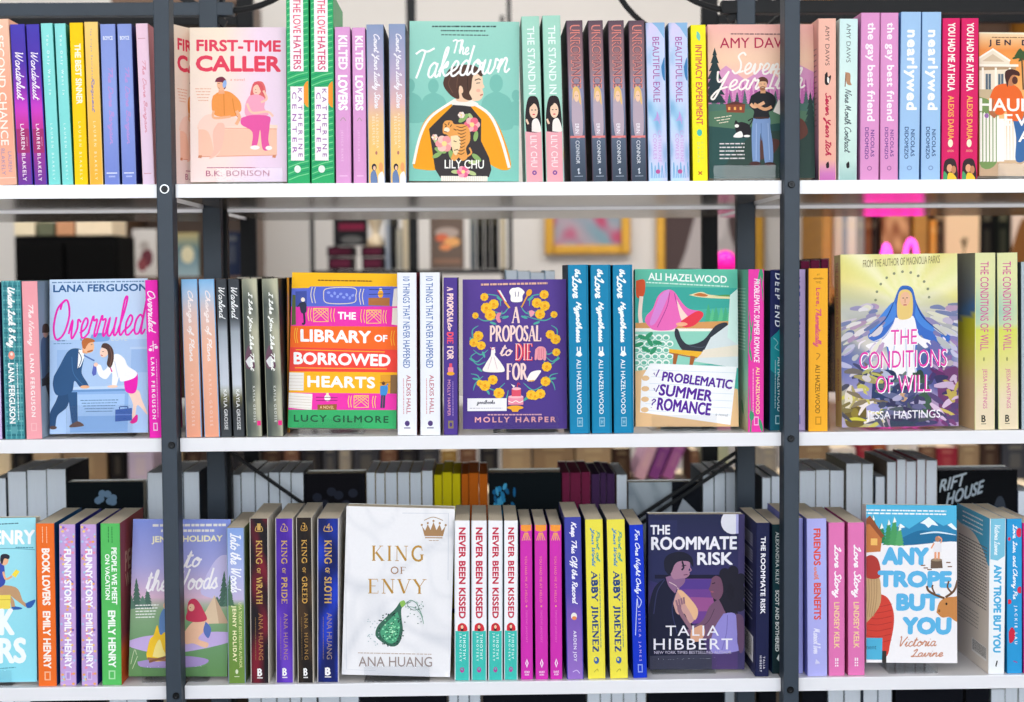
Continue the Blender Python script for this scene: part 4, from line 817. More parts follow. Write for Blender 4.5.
# 13 --- night-blue cover with couple
def art_roommate(a):
    a.bg(lambda u, v: mix('#1f2446', '#353066', v*2) if v < .5 else mix('#3a3268', '#50396a', (v-.5)*1.6), 2, 20)
    a.poly([(30, 60), (150, 60), (150, 340), (30, 300)], '#262a54')
    a.poly([(150, 280), (330, 284), (330, 480), (150, 480)], '#6b3f8c'); a.poly([(150, 300), (330, 300), (330, 340), (150, 340)], '#53398a'); a.poly([(150, 370), (330, 376), (330, 430), (150, 430)], '#94508c'); a.poly([(60, 280), (360, 282), (360, 298), (60, 296)], '#171731')
    # moon and side strip
    a.ell(372, 68, 48, 50, '#dcdce6'); a.rect(384, 36, 394, 116, '#a9a8d8'); a.rect(394, 30, 430, 670, '#3c3560')
    # man
    a.poly([(38, 400), (60, 330), (110, 296), (150, 330), (160, 400), (210, 480), (260, 560), (250, 668), (38, 668)], '#171a34', True)
    a.poly([(104, 290), (160, 280), (160, 330), (150, 360), (118, 330)], '#8a6488', True); a.poly([(124, 230), (190, 216), (202, 246), (196, 262), (200, 280), (180, 296), (140, 300), (122, 270)], '#a77a94', True)
    a.poly([(100, 262), (98, 222), (120, 196), (170, 188), (208, 210), (214, 250), (196, 228), (160, 226), (140, 240), (128, 270), (116, 280)], '#191a2e', True); a.line([(168, 246), (186, 242)], 4, '#2a1e34'); a.line([(176, 282), (192, 280)], 4, '#6a3a5c'); a.line([(118, 310), (150, 330), (156, 356)], 3, '#d9c0c0')
    a.poly([(132, 390), (150, 345), (176, 350), (214, 400), (226, 450), (200, 480), (180, 440), (150, 440)], '#c99a94', True); a.poly([(150, 345), (176, 350), (232, 420), (222, 466), (200, 430)], '#e4b48c', True)
    a.line([(196, 246), (206, 262), (198, 268)], 4, '#a77a94'); a.poly([(140, 300), (180, 296), (176, 318), (152, 334)], '#8a6488', True); a.line([(100, 300), (70, 350), (56, 440)], 4, '#2c3058'); a.line([(150, 340), (130, 420), (150, 520)], 4, '#2c3058'); a.line([(170, 226), (176, 250), (168, 262)], 7, '#191a2e')
    # woman
    a.poly([(320, 300), (350, 268), (400, 284), (416, 330), (410, 400), (380, 440), (340, 448), (318, 420), (322, 360)], '#191726', True)
    for k in range(22): a.ell(364+50*math.cos(k*.7)*(1 if k % 2 else .7), 352+84*math.sin(k*.7)*(1 if k % 2 else .7), 22, 24, '#1c1a2a')
    a.poly([(288, 296), (306, 286), (326, 300), (334, 350), (316, 384), (290, 372), (284, 352), (276, 340), (282, 326)], '#6f4a62', True); a.line([(290, 318), (302, 314)], 4, '#2a1c2c'); a.line([(284, 350), (296, 352)], 5, '#a05868')
    a.poly([(316, 380), (336, 420), (342, 456), (284, 540), (204, 530), (190, 506), (250, 470), (280, 410)], '#71506a', True); a.line([(300, 420), (276, 470), (240, 500)], 3, '#553a50')
    a.poly([(336, 440), (386, 446), (392, 560), (404, 590), (290, 600), (296, 510)], '#8f86cc', True); a.poly([(386, 440), (416, 460), (418, 580), (398, 590)], '#5f4460', True); a.line([(352, 446), (348, 520), (330, 590)], 3, '#7068ac')
    a.line([(214, 512), (186, 470), (162, 430), (158, 404)], 16, '#8f6878'); 
    for k in range(4): a.line([(152+k*9, 408-k*3), (146+k*10, 384-k*4)], 7, '#8f6878')
    a.poly([(206, 506), (250, 486), (262, 520), (240, 552), (206, 548)], '#d6a284', True)
    a.text('THE', 44, 80, 120, 116, '#eceaf2', .03); a.text('ROOMMATE', 48, 128, 386, 178, '#eceaf2', .035); a.text('RISK', 232, 192, 370, 240, '#eceaf2', .035)
    a.text('TALIA', 104, 488, 318, 530, '#e9e6ee', -.002); a.text('HIBBERT', 56, 542, 372, 586, '#e9e6ee', .0); a.text('NEW YORK TIMES BESTSELLING AUTHOR', 58, 592, 368, 604, '#b9b2c8', .0)
    a.poly([(40, 612), (290, 606), (290, 668), (40, 668)], '#3b3c50')  # glare of the stand's lip, painted onto the cover
# 14 --- snowy cover with lettering and moose
def art_trope(a):
    a.bg('#f1eef0'); a.poly([(20, 10), (440, 10), (440, 170), (20, 170)], '#4fb4dc')
    a.poly([(200, 130), (226, 92), (260, 112), (300, 84), (330, 66), (356, 84), (384, 100), (410, 88), (440, 120), (440, 168), (190, 172)], '#2f86b4'); a.poly([(300, 90), (330, 66), (352, 84), (366, 100), (342, 96), (330, 108), (316, 94)], '#eaf4fa'); a.poly([(220, 104), (228, 92), (246, 106), (232, 110)], '#eaf4fa'); a.poly([(398, 96), (412, 88), (440, 118), (420, 112)], '#eaf4fa')
    a.poly([(230, 150), (290, 120), (340, 120), (440, 140), (440, 172), (220, 176)], '#1f6c98', True); a.line([(300, 132), (360, 124), (430, 134)], 6, '#d8ecf6', True, True)
    a.poly([(20, 172), (100, 160), (240, 176), (440, 160), (440, 220), (20, 230)], '#f3f0f2', True)
    for x, y0, y1, w, c in ((160, 90, 168, 50, '#2e7a4a'), (186, 76, 176, 44, '#3c8f56'), (206, 66, 176, 50, '#4a9c60'), (226, 96, 178, 40, '#57a86a'), (130, 60, 140, 40, '#2e7a4a')): tree(a, x, y0, y1, w, c); a.poly([(x, y0), (x+w*.16, y0+20), (x-w*.1, y0+24)], '#eef6f2')
    a.poly([(90, 80), (120, 70), (164, 132), (158, 200), (90, 206)], '#c77a44'); a.poly([(84, 96), (118, 62), (170, 140), (160, 150), (118, 96)], '#8f4f30'); a.rect(122, 150, 146, 176, '#f4c26a')
    # person seen from behind
    a.poly([(90, 620), (86, 400), (130, 366), (180, 374), (206, 420), (212, 480), (200, 560), (180, 620)], '#cf4034', True)
    for k in range(7): a.line([(100, 410+k*24), (150, 416+k*24), (204, 404+k*24)], 2, '#a83028')
    a.poly([(94, 300), (150, 296), (162, 350), (158, 410), (120, 468), (96, 470)], '#c5a478', True)
    for k in range(5): a.line([(106+k*10, 306), (110+k*9, 380), (104+k*8, 456)], 2.2, '#a5835a')
    a.poly([(92, 290), (96, 236), (120, 214), (146, 226), (158, 262), (156, 300), (120, 306)], '#b23a34', True); a.rect(90, 540, 170, 628, '#4fb0d4'); a.text('ment', 106, 572, 148, 586, '#1d5a78', .0); a.rect(170, 592, 186, 640, '#33302f')
    bl = '#5cb3e2'
    a.text('ANY', 168, 188, 330, 246, bl, .085); a.text('TROPE', 154, 278, 416, 334, bl, .085); a.text('BUT', 224, 368, 376, 426, bl, .085); a.text('YOU', 248, 460, 420, 520, bl, .085)
    # figure on a stump
    a.poly([(342, 230), (382, 228), (386, 262), (342, 264)], '#6a5648'); a.ell(363, 230, 20, 6, '#9a846c'); a.rect(354, 196, 362, 228, '#e8a27a'); a.rect(366, 196, 374, 228, '#e8a27a'); a.poly([(350, 160), (378, 160), (380, 200), (350, 200)], '#e9e6ea'); a.ell(364, 150, 9, 11, '#b98468'); a.line([(352, 166), (342, 186)], 5, '#e8a27a'); a.line([(376, 166), (378, 150), (366, 140)], 5, '#e8a27a')
    for x, y in ((306, 252), (316, 262), (398, 240), (404, 256), (330, 268)): a.line([(x, y), (x+16, y)], 4, '#8a6248', False)
    # moose
    a.poly([(368, 436), (376, 400), (396, 380), (430, 374), (450, 380), (450, 470), (416, 454), (390, 456)], '#c8864a', True); a.line([(396, 380), (360, 366), (336, 350), (330, 332)], 8, '#6b4a32'); a.line([(362, 366), (350, 340), (352, 328)], 6, '#6b4a32'); a.line([(400, 376), (430, 350), (442, 310)], 8, '#6b4a32'); a.line([(420, 356), (406, 336), (410, 312)], 6, '#6b4a32'); a.ell(404, 402, 4, 5, '#2e2018'); a.ell(378, 430, 4, 6, '#8a5630')
    a.script('Victoria', 232, 532, 374, 572, '#c98a6c', 3.6, tilt=-4); a.script('Lavine', 282, 584, 400, 614, '#c98a6c', 3.6, tilt=-2)
    for k in range(2): a.dashes(72, 42+k*12, 392, 44+k*12, 5, '#f2f8fa', 13, k+4)
def S(bg, *items):
    """a spine drawing from short items: t=type, s=script, r=roman capitals, R=rectangle, E=ellipse, D=dashes"""
    def f(a):
        if callable(bg): bg(a)
        elif isinstance(bg, list): a.grad(bg)
        else: a.bg(bg)
        for it in items:
            k = it[0]
            if k == 't': _, s, v0, v1, u0, u1, c, b = it; a.text(s, u0, v0, u1, v1, c, b, d='D')
            elif k == 'h': _, s, u0, v0, u1, v1, c, b = it; a.text(s, u0, v0, u1, v1, c, b)
            elif k == 's': _, s, v0, v1, u0, u1, c, w = it; a.script(s, u0, v0, u1, v1, c, w, d='D')
            elif k == 'r': _, s, v0, v1, u0, u1, c, w = it; a.serif(s, u0, v0, u1, v1, c, w, .45, d='D')
            elif k == 'R': _, u0, v0, u1, v1, c = it; a.rect(u0, v0, u1, v1, c)
            elif k == 'E': _, u, v, ru, rv, c = it; a.ell(u, v, ru, rv, c)
            elif k == 'D': _, v0, v1, u, w, c, n = it; a.dashes(u, v0, u, v1, w, c, n, 3)
            elif k == 'P': _, p, c = it; a.poly(p, c, True)
            elif k == 'L': _, p, w, c = it; a.line(p, w, c)
    return f
# ===================================================== top shelf, left bay
B = spine_book
B('T', (-8, 17), -16.5, 19.5, 'peach spine with white italic lettering, leftmost on the top shelf', S([(0, '#f9c7ad'), (.5, '#f7a98c'), (1, '#f6b59c')], ('t', 'A SECOND CHANCE', .02, .76, .45, .78, '#fdf3ea', .01), ('t', 'LAUREN', .80, .92, .72, .88, '#a98fb8', -.01), ('t', 'BLAKELY', .78, .94, .42, .58, '#a98fb8', -.01), ('R', .0, .955, 1, .96, '#fbd9c8')), side='#f3b79c')
wl = S([(0, '#4a40b4'), (.25, '#5636ac'), (.42, '#9a35b8'), (.52, '#d544cf'), (.64, '#c8389a'), (1, '#6f3a9e')], ('R', 0, .65, 1, .80, '#a83272'), ('s', 'Wanderlust', .17, .47, .22, .84, '#fbf4fa', .07), ('t', 'LAUREN BLAKELY', .62, .975, .34, .62, '#f4e4f0', .02), ('D', .70, .76, .8, .05, '#d8a0b8', 3))
B('T', (18, 33), 9.5, 24.5, 'left of the two purple spines fading from indigo to magenta', wl, side='#3c2a78')
B('T', (34.2, 47.6), 25.6, 24.5, 'right of the two purple spines fading from indigo to magenta', wl, side='#3c2a78')
tq = S([(0, '#8fe3e0'), (1, '#7fdcd8')], ('t', 'You Only Want In', .07, .44, .34, .66, '#f6f9f8', .005), ('t', 'LAUREN BLAKELY', .62, .97, .38, .60, '#dff4f2', .0))
B('T', (48.5, 60.7), 40.2, 23.4, 'left of the two turquoise spines with pale lettering', tq, side='#139a96')
B('T', (62, 73.5), 54, 23.6, 'right of the two turquoise spines with pale lettering', tq, side='#118f78')
B('T', (74.6, 88.3), 69, 22.8, 'bright yellow spine with bold white title beside the turquoise spines', S('#fdd006', ('t', 'THE BEST SINNER', .13, .50, .32, .82, '#fff6e0', .04), ('t', 'LAUREN BLAKELY', .61, .97, .42, .62, '#fff3c0', .0)), side='#c99a08')
B('T', (89.5, 103.4), 83.8, 22, 'amber spine with thin lilac title beside the bright yellow spine', S([(0, '#fbd27c'), (1, '#f9b83e')], ('t', 'The Virgin Gentleman', .04, .34, .36, .56, '#8f86b8', .0), ('s', 'Request', .34, .55, .28, .62, '#9486b4', .05), ('t', 'LAUREN BLAKELY', .61, .97, .42, .62, '#fdeec6', .0)), side='#5c5148')
bb = S([(0, '#8a9bdc'), (.5, '#92a5e6'), (1, '#7789d6')], ('h', 'BOYCE', .14, .075, .86, .098, '#f0f3fb', .02), ('s', 'The Dare Bargain', .26, .75, .3, .78, '#bd96dc', .06), ('R', .1, .925, .9, .932, '#e6ebf9'), ('D', .945, .955, .5, .5, '#b9c4ee', 1))
B('T', (104.5, 120), 99.7, 24.2, 'left of the two periwinkle blue spines with lilac script', bb, side='#16307e')
B('T', (122, 136.7), 116.8, 24, 'right of the two periwinkle blue spines with lilac script', bb, side='#1c2468')
B('T', (142.4, 155), 135.3, 23.6, 'pale pink spine with rose script beside the left post', S([(0, '#f4cfe2'), (1, '#ecd3ea')], ('R', .1, .09, .8, .095, '#d9a3b8'), ('s', 'The Dare Bargain', .22, .68, .25, .7, '#e08fa4', .05), ('R', .1, .93, .8, .935, '#d99fb0')), side='#c9808c')
# ---- top shelf, middle bay
face_book('T', (190.6, 287), 189.6, 27.6, ((75, 40), (470, 34), (474, 678), (72, 678)), 'cream and pink cover with a couple sitting on a chest, title in red', art_caller, T=.018, Y=.02, lean=.012, spine='#f6dcd0')
def angled_caller():
    # second copy turned edgewise behind the first
    z = SHELF['T']+.0003; Yb = .017; X0 = X_at(175.8, Yb, z); H = at(175.5, 24, Yb).z-z
    an = math.radians(66); ux = Vector((math.cos(an), math.sin(an), 0))
    e = empty('paperback_book', (X0, Yb, z), 'cream cover turned nearly edge-on, beside the left post behind its twin', 'book', GROUP['T'], frame_rot(ux, Vector((0, 0, 1))))
    W = .128; T = .006; a = Art(W, H, ((75, 40), (470, 34), (474, 678), (72, 678))); art_caller(a)
    me = sheet([(W, T), (.001, T), (0, T-.001), (0, .001), (.001, 0), (W, 0)], H, .0004, ['#f3dccb']*4+[a.C[0]], [(a, ((0, 0, 0), (1, 0, 0), (0, -1, 0)))])
    link('cover', me, M['print'], e); MB().box(.001, W-.0008, .0005, T-.0005, .0003, H-.0006).build('page_block', M['paper'], e)
angled_caller()
def art_lh(a):
    a.bg('#2fae6c')
    for k in range(60):
        v = k/60; a.line([(0, v), (.5, v-.022), (1, v-.035)], .045, '#7ad99a' if k % 2 else '#1f9a6a', False)
    a.ell(1.02, .53, .3, .07, '#f59a32')
    a.rect(.14, .02, .78, .41, '#fbf4f6'); a.rect(.14, .49, .78, .88, '#fbf4f6')
    a.text('THE LOVE', .3, .03, .66, .21, '#e0406c', .01, d='D'); a.text('HATERS', .3, .225, .66, .40, '#d64a78', .01, d='D')
    a.text('KATHERINE', .5, .50, .7, .86, '#8a3a9c', .0, d='D'); a.text('CENTER', .22, .52, .42, .84, '#9a3aa8', .0, d='D')
    a.ell(.45, .925, .16, .02, '#e8f4ea')
B('T', (287.3, 310.2), 285.6, -7, 'left of the two tall green and white striped spines', art_lh, side='#2c9a62')
B('T', (311.2, 334.6), 309.8, -6, 'right of the two tall green and white striped spines', art_lh, side='#2c9a62', right='#6fae86')
kl = S('#df9fd4', ('t', 'KILTED', .055, .27, .22, .84, '#fbf2f8', .04), ('t', 'LOVERS', .31, .53, .18, .82, '#ffffff', .05), ('L', [(.3, .6), (.5, .58), (.7, .6)], .07, '#b89aa6'), ('t', 'JESSICA BLAKE', .66, .86, .3, .5, '#efc6e6', .0), ('R', .2, .95, .8, .957, '#ecc2e4'))
B('T', (335.8, 351.5), 334.4, 27, 'left of the two lilac pink spines with bold white title', kl, side='#d08cc4')
B('T', (353.4, 367), 351.7, 27.6, 'right of the two lilac pink spines with bold white title', kl, side='#8a3f98')
def art_cy(a):
    a.grad([(0, '#8b9cbf'), (.3, '#b9a9c6'), (.5, '#e5b8b4'), (.62, '#f3c987'), (1, '#fbcb68')])
    a.script('Count Your Lucky Stars', .28, .06, .78, .53, '#f2eef4', .06, d='D')
    a.text('ALEXANDRIA', .5, .56, .66, .78, '#fbe9cc', -.01, d='D'); a.text('BELLEFLEUR', .26, .58, .42, .76, '#fbe9cc', -.01, d='D'); a.ell(.5, .81, .07, .012, '#c47a6a')
    a.poly([(.1, 1), (.12, .94), (.4, .92), (.55, 1)], '#6d86b4', True); a.ell(.34, .9, .16, .022, '#2f2a3a'); a.ell(.36, .906, .09, .014, '#f2c4a4'); a.poly([(.6, 1), (.62, .95), (.9, .93), (1, 1)], '#f7f0ec', True); a.ell(.78, .9, .14, .03, '#f3a86a')
B('T', (368, 385.6), 366, 24.5, 'left of the two spines fading from dusty blue to orange', art_cy, side='#28303e')
B('T', (390, 407), 388.4, 24, 'right of the two spines fading from dusty blue to orange', art_cy, side='#34404c')
face_book('T', (409.2, 518.8), 409.6, 22.3, ((22, 25), (470, 28), (476, 690), (20, 690)), 'mint cover with a dark-haired woman in an orange tiger jacket', art_takedown, T=.026, Y=.016, lean=.006, lift=.0014, spine='#7dbdb2')
def art_si(a):
    a.bg('#a5d8c6'); a.rect(0, .695, 1, 1, '#f0aab4')
    a.text('THE STAND IN', .28, .06, .72, .47, '#eef8f4', .01, d='D')
    a.poly([(.06, .695), (.02, .6), (.2, .5), (.5, .48), (.84, .5), (.98, .6), (.96, .695)], '#2b2226', True)
    a.ell(.55, .57, .26, .045, '#f3cdb2'); a.poly([(.2, .56), (.3, .51), (.6, .5), (.56, .525), (.3, .55)], '#2b2226', True); a.line([(.4, .565), (.5, .565)], .05, '#2b2226'); a.line([(.62, .565), (.72, .565)], .05, '#2b2226'); a.line([(.48, .592), (.62, .592)], .07, '#d8344c'); a.poly([(.4, .695), (.46, .63), (.8, .62), (.98, .695)], '#f6ece6', True); a.line([(.08, .62), (.2, .65)], .12, '#f3cdb2')
    a.text('LILY CHU', .3, .72, .7, .91, '#fbe9ea', .0, d='D'); a.ell(.5, .945, .14, .014, '#7c4a9c'); a.ell(.5, .945, .06, .006, '#f0aab4')
B('T', (525.6, 543.9), 521, 16.5, 'left of the two tall mint and pink spines with a small portrait', art_si, side='#6fae9c', left='#4f7c72')
B('T', (546, 564.4), 542, 15.7, 'right of the two tall mint and pink spines with a small portrait', art_si, side='#6fae9c', left='#35504c')
def art_ur(a):
    a.grad([(0, '#5d4a58'), (.1, '#86666e'), (.3, '#9a7a80'), (.45, '#8a8fae'), (.62, '#6b7690'), (.7, '#5d6a80'), (1, '#3d4858')])
    a.text('UNROMANCE', .2, .03, .84, .42, '#e88a7a', .02, d='D'); a.text('UNROMANCE', .24, .035, .80, .415, '#7a5a66', -.02, d='D')
    a.poly([(.14, .62), (.2, .45), (.4, .415), (.66, .42), (.82, .46), (.9, .62), (.8, .72), (.3, .72)], '#b9a6b4', True)
    a.poly([(.22, .5), (.3, .42), (.56, .41), (.74, .44), (.8, .52), (.66, .5), (.6, .46), (.4, .46)], '#e6bd74', True); a.ell(.5, .47, .17, .035, '#f0c9aa'); a.line([(.42, .467), (.48, .467)], .04, '#6a4a40'); a.line([(.54, .467), (.6, .467)], .04, '#6a4a40')
    a.rect(0, .715, 1, .728, '#e07f7c')
    a.text('ERIN', .36, .64, .62, .70, '#f4f0f4', .0, d='D'); a.text('CONNOR', .36, .745, .62, .89, '#e9ecf2', -.005, d='D'); a.line([(.44, .93), (.54, .92), (.5, .95), (.6, .945)], .06, '#cfd6e0'); a.rect(.22, .965, .8, .97, '#8d98a8')
for k, (xb, xt) in enumerate((((570.4, 587.2), 565.8), ((592.3, 607.7), 587.5), ((611.7, 628), 607.6), ((631, 647.3), 628.2))):
    B('T', xb, xt, 20.6, ('leftmost', 'second from left', 'third from left', 'rightmost')[k]+' of the four dusky mauve spines with a blonde woman', art_ur, side='#1e2028', left='#23202a')
fx = nz(31)
def art_be(a):
    a.bg(lambda u, v: mix(mix('#b4dcf2', '#d6cff0', fx(u*.5, v*2)), '#5d9fd0', max(0, (fx(u+2, v*3)-.62)*1.6)), 6, 40)
    a.poly([(.3, 0), (.6, .03), (1, .1), (1, 0)], '#8cb8e0'); a.poly([(.8, .28), (1, .22), (1, .36), (.86, .34)], '#3f7fb8', True)
    a.text('BEAUTIFUL EXILE', .32, .09, .70, .50, '#a65aa6', .0, d='D')
    for k in range(6): a.line([(.3+.08*k, .62), (.5, .60-.008*k), (.66, .64)], .03, '#c59adf')
    a.text('CATHERINE', .54, .68, .72, .88, '#c79ade', -.01, d='D'); a.text('COWLES', .26, .70, .46, .86, '#c79ade', -.01, d='D')
    for k in range(5): a.line([(.1+k*.2, .98), (.14+k*.2, .88+.02*(k % 2)), (.2+k*.2, .98)], .05, '#7fb0dc')
    a.ell(.5, .94, .13, .014, '#c05a9a')
B('T', (648.4, 668), 645.3, 22.8, 'left of the two pale blue watercolour spines', art_be, side='#486f94')
B('T', (670.4, 690), 668.2, 22.8, 'right of the two pale blue watercolour spines', art_be, side='#3a5f80')
B('T', (692.8, 708.2), 690.4, 25, 'lemon yellow spine with a red-brown title beside the forest cover', S('#f7ec26', ('P', [(.4, .04), (.62, .06), (.6, .1), (.36, .08)], '#74c9b8'), ('t', 'INTIMACY EXPERIMENT', .13, .64, .26, .74, '#d65a50', .02), ('E', .48, .69, .2, .022, '#4fc0b0'), ('t', 'ROSIE', .75, .86, .58, .76, '#d8dc5a', .0), ('t', 'DANAN', .75, .88, .3, .48, '#c8dc8a', .0), ('L', [(.36, .94), (.62, .96)], .08, '#c04a30'), ('L', [(.62, .94), (.36, .96)], .08, '#c04a30')), side='#b9ae1c')
# right bay starts behind the post
face_book('T', (709, 815), 707.5, 24.6, ((32, 18), (478, 20), (478, 655), (38, 655)), 'pink sunset cover with a man in jeans and a black cat, half behind the post', art_seven, T=.024, Y=.02, lean=.012, spine='#d88aa0')
def side_seven(a):
    a.grad([(0, '#f2b9ac'), (.4, '#eeb0b4'), (.8, '#c98fae'), (1, '#5d4a62')])
    for k in range(15): a.dashes(.22, .18+k*.034, .92, .18+k*.034, .012, '#a5707c', 12, k)
B('T', (818.4, 836.6), 818, 18.5, 'salmon spine with black cat and red script beside the right post', S([(0, '#f3bcaa'), (.9, '#eeb09e'), (.93, '#d98ac0'), (1, '#c46ab0')], ('t', 'AMY DAWS', .045, .29, .38, .64, '#6f4a4c', -.01), ('P', [(.35, .345), (.5, .33), (.55, .36), (.72, .35), (.7, .38), (.55, .41), (.35, .40)], '#2a2226'), ('P', [(.5, .36), (.62, .37), (.6, .4), (.5, .39)], '#f0e6e0'), ('s', 'Seven Year Itch', .46, .85, .26, .72, '#c3264c', .07), ('P', [(.4, .9), (.56, .885), (.6, .92), (.44, .925)], '#2a2226')), side='#eab0a4', lart=side_seven)
B('T', (838.3, 857), 839.5, 18.8, 'pale mint spine with small brown drawing between salmon and pink spines', S([(0, '#d2ecec'), (.6, '#d9efe8'), (.88, '#c9e4dc'), (1, '#9fc4c0')], ('t', 'AMY DAWS', .03, .27, .36, .62, '#5a6a6c', -.01), ('P', [(.3, .33), (.6, .34), (.62, .39), (.7, .41), (.4, .4)], '#b98a6a'), ('L', [(.34, .34), (.3, .42)], .06, '#8a5f44'), ('s', 'Nine Month Contract', .44, .83, .3, .7, '#56666a', .05), ('P', [(.4, .9), (.56, .885), (.6, .92), (.44, .925)], '#2a2226')), side='#c4dcd8')
gb = S('#df97cb', ('t', 'the gay best friend', .06, .645, .22, .78, '#fbf0f8', .03), ('t', 'NICOLAS', .70, .86, .56, .77, '#6d3d8a', .02), ('t', 'DIDOMIZIO', .685, .875, .22, .43, '#6d3d8a', .02), ('E', .5, .93, .14, .014, '#a5649c'), ('E', .5, .93, .09, .009, '#df97cb'))
B('T', (859.8, 879), 861, 12.8, 'left of the two orchid pink spines with white lowercase title', gb, side='#c07cae')
B('T', (880, 898.2), 880.6, 12.8, 'right of the two orchid pink spines with white lowercase title', gb, side='#c07cae')
nw = S('#a2c6ec', ('t', 'nearlywed', .11, .58, .16, .84, '#fdfefe', .04), ('t', 'NICOLAS', .70, .86, .56, .77, '#2f4f86', .02), ('t', 'DIDOMIZIO', .685, .875, .22, .43, '#2f4f86', .02), ('E', .5, .93, .14, .014, '#7a94c8'), ('E', .5, .93, .09, .009, '#a2c6ec'))
B('T', (899, 919.4), 901, 12, 'left of the two light blue spines with white lowercase title', nw, side='#4f8cc8')
B('T', (920.8, 940.4), 922, 12, 'right of the two light blue spines with white lowercase title', nw, side='#3f7fc0')
def art_hola(a):
    a.bg('#dc1f66'); a.text('YOU HAD ME AT HOLA', .3, .03, .74, .45, '#fbf4ec', .03, d='D'); a.text('ALEXIS DARIA', .34, .48, .7, .75, '#f6b25a', .02, d='D'); a.ell(.5, .775, .16, .025, '#f9edd0'); a.text('AVON', .3, .815, .7, .83, '#f0b890', .0)
    a.poly([(.05, 1), (.1, .9), (.4, .87), (.8, .88), (.98, .95), (.98, 1)], '#3a2a2e', True); a.ell(.46, .93, .18, .025, '#e6a982'); a.ell(.72, .94, .15, .025, '#c98860'); a.poly([(.3, 1), (.4, .96), (.7, .965), (.9, 1)], '#f7c53a', True); a.poly([(.05, 1), (.1, .95), (.3, .97), (.3, 1)], '#4aa06a', True)
B('T', (941.2, 959), 942.6, 18.2, 'left of the two crimson spines with jagged white title', art_hola, side='#8c1440')
B('T', (960, 977.6), 961.4, 18.2, 'right of the two crimson spines with jagged white title', art_hola, side='#b0184c')
face_book('T', (979.4, 1085), 979.2, 33.5, ((308, 65), (745, 65), (745, 655), (308, 655)), 'orange sunset cover with a man in an orange shirt before a white fence', art_haunted, T=.022, Y=.02, lean=.012, spine='#d8884a')

# ===================================================== middle shelf, left bay
B('M', (-14, 2.3), -18, 282, 'narrow lilac spine at the left edge of the middle shelf', S('#cdb9e4', ('t', 'THE FAKE OUT', .1, .7, .3, .7, '#5a4a8a', .0)), side='#3f3768')
def art_tartan(a):
    a.bg('#3f8f98')
    for k in range(34): a.rect(0, k/34, 1, k/34+.009, '#2c6f7c' if k % 2 else '#6fb4b8')
    for k in range(7): a.rect(k/7, 0, k/7+.05, 1, '#2f7480' if k % 2 else '#62aab0')
    a.script('Under Lock & Key', .18, .04, .7, .42, '#f4f8f8', .08, d='D'); a.ell(.44, .47, .18, .026, '#f29a86'); a.ell(.44, .462, .08, .01, '#f7e8e0')
    a.text('LANA FERGUSON', .24, .52, .56, .90, '#f7fafa', .03, d='D'); a.dashes(.74, .52, .74, .88, .06, '#cfe6e8', 14, 3); a.rect(.34, .92, .66, .965, '#5aa0a8')
B('M', (5, 25), .6, 280.8, 'teal tartan spine with white script left of the pink spine', art_tartan, side='#1f4f60', right='#5f8f98')
def side_nanny(a):
    a.grad([(0, '#8fa4b4'), (1, '#a9bccc')])
    a.poly([(.05, .56), (.04, .42), (.12, .36), (.4, .36), (.46, .46), (.42, .62), (.1, .64)], '#4c6688', True); a.ell(.22, .32, .1, .045, '#caa090'); a.poly([(.1, .33), (.14, .28), (.3, .28), (.34, .33)], '#4a342c', True)
    a.poly([(.1, .62), (.4, .6), (.5, .86), (.36, .92), (.24, .74)], '#2c2f44', True); a.rect(.04, .62, .3, .67, '#26242c'); a.line([(.34, .93), (.6, .94)], .06, '#5d4742')
B('M', (26.2, 42.6), 21.1, 281.3, 'salmon pink spine with white script left of the lawyer cover', S('#f2a3ac', ('s', 'The Nanny', .14, .41, .24, .72, '#fbe8e8', .06), ('t', 'LANA FERGUSON', .46, .86, .36, .64, '#fdf3f2', .02), ('R', .3, .90, .7, .95, '#f6bcc0'), ('R', .36, .905, .64, .945, '#f2a3ac')), side='#e4929c', rart=side_nanny)
face_book('M', (49.8, 148.2), 49.6, 279.7, ((18, 32), (415, 32), (440, 680), (22, 680)), 'pale blue cover with two lawyers arguing across a desk', art_overruled, T=.02, Y=.022, lean=.02, spine='#a5c2ea')
B('M', (149.3, 162.4), 144.6, 280.2, 'hot pink spine with white scales beside the left post', S('#f026b4', ('s', 'Overruled', .07, .33, .14, .8, '#fdeaf6', .09), ('L', [(.2, .42), (.8, .405)], .07, '#fdeaf6'), ('L', [(.5, .385), (.5, .45)], .07, '#fdeaf6'), ('E', .24, .44, .16, .01, '#fdeaf6'), ('E', .78, .425, .16, .01, '#fdeaf6'), ('t', 'LANA FERGUSON', .49, .88, .26, .56, '#fdf0f8', .03), ('D', .5, .87, .76, .06, '#f9b4e0', 14), ('R', .3, .905, .7, .955, '#fbd4ee'), ('R', .38, .912, .62, .948, '#f026b4')), side='#a8127c', Y=.004)
# ---- middle shelf, middle bay
cp = S([(0, '#7fb4e0'), (.07, '#a5c3e4'), (.2, '#dcc0bc'), (.4, '#f0b9a0'), (1, '#eda386')], ('s', 'Change of Plans', .07, .52, .26, .72, '#f7e9e6', .06), ('t', 'KAYLA GROSSE', .60, .93, .4, .6, '#f6d6c8', -.01))
B('M', (185.6, 202.2), 180.6, 279.3, 'left of the two peach spines turning sky blue at the top', cp, side='#c98a6c')
B('M', (204.2, 220.2), 198.2, 279.3, 'right of the two peach spines turning sky blue at the top', cp, side='#a05a3c')
wd = S([(0, '#3b3f45'), (.26, '#4a4f55'), (.32, '#9aa2ac'), (.5, '#bcc3cf'), (.7, '#c9cfda'), (.72, '#8c8b6a'), (.77, '#57543c'), (.82, '#34363a'), (1, '#3f4348')], ('s', 'Warlind', .05, .25, .2, .86, '#f4f6f7', .08), ('t', 'KAYLA GROSSE', .70, .955, .34, .72, '#f2f3f4', -.005))
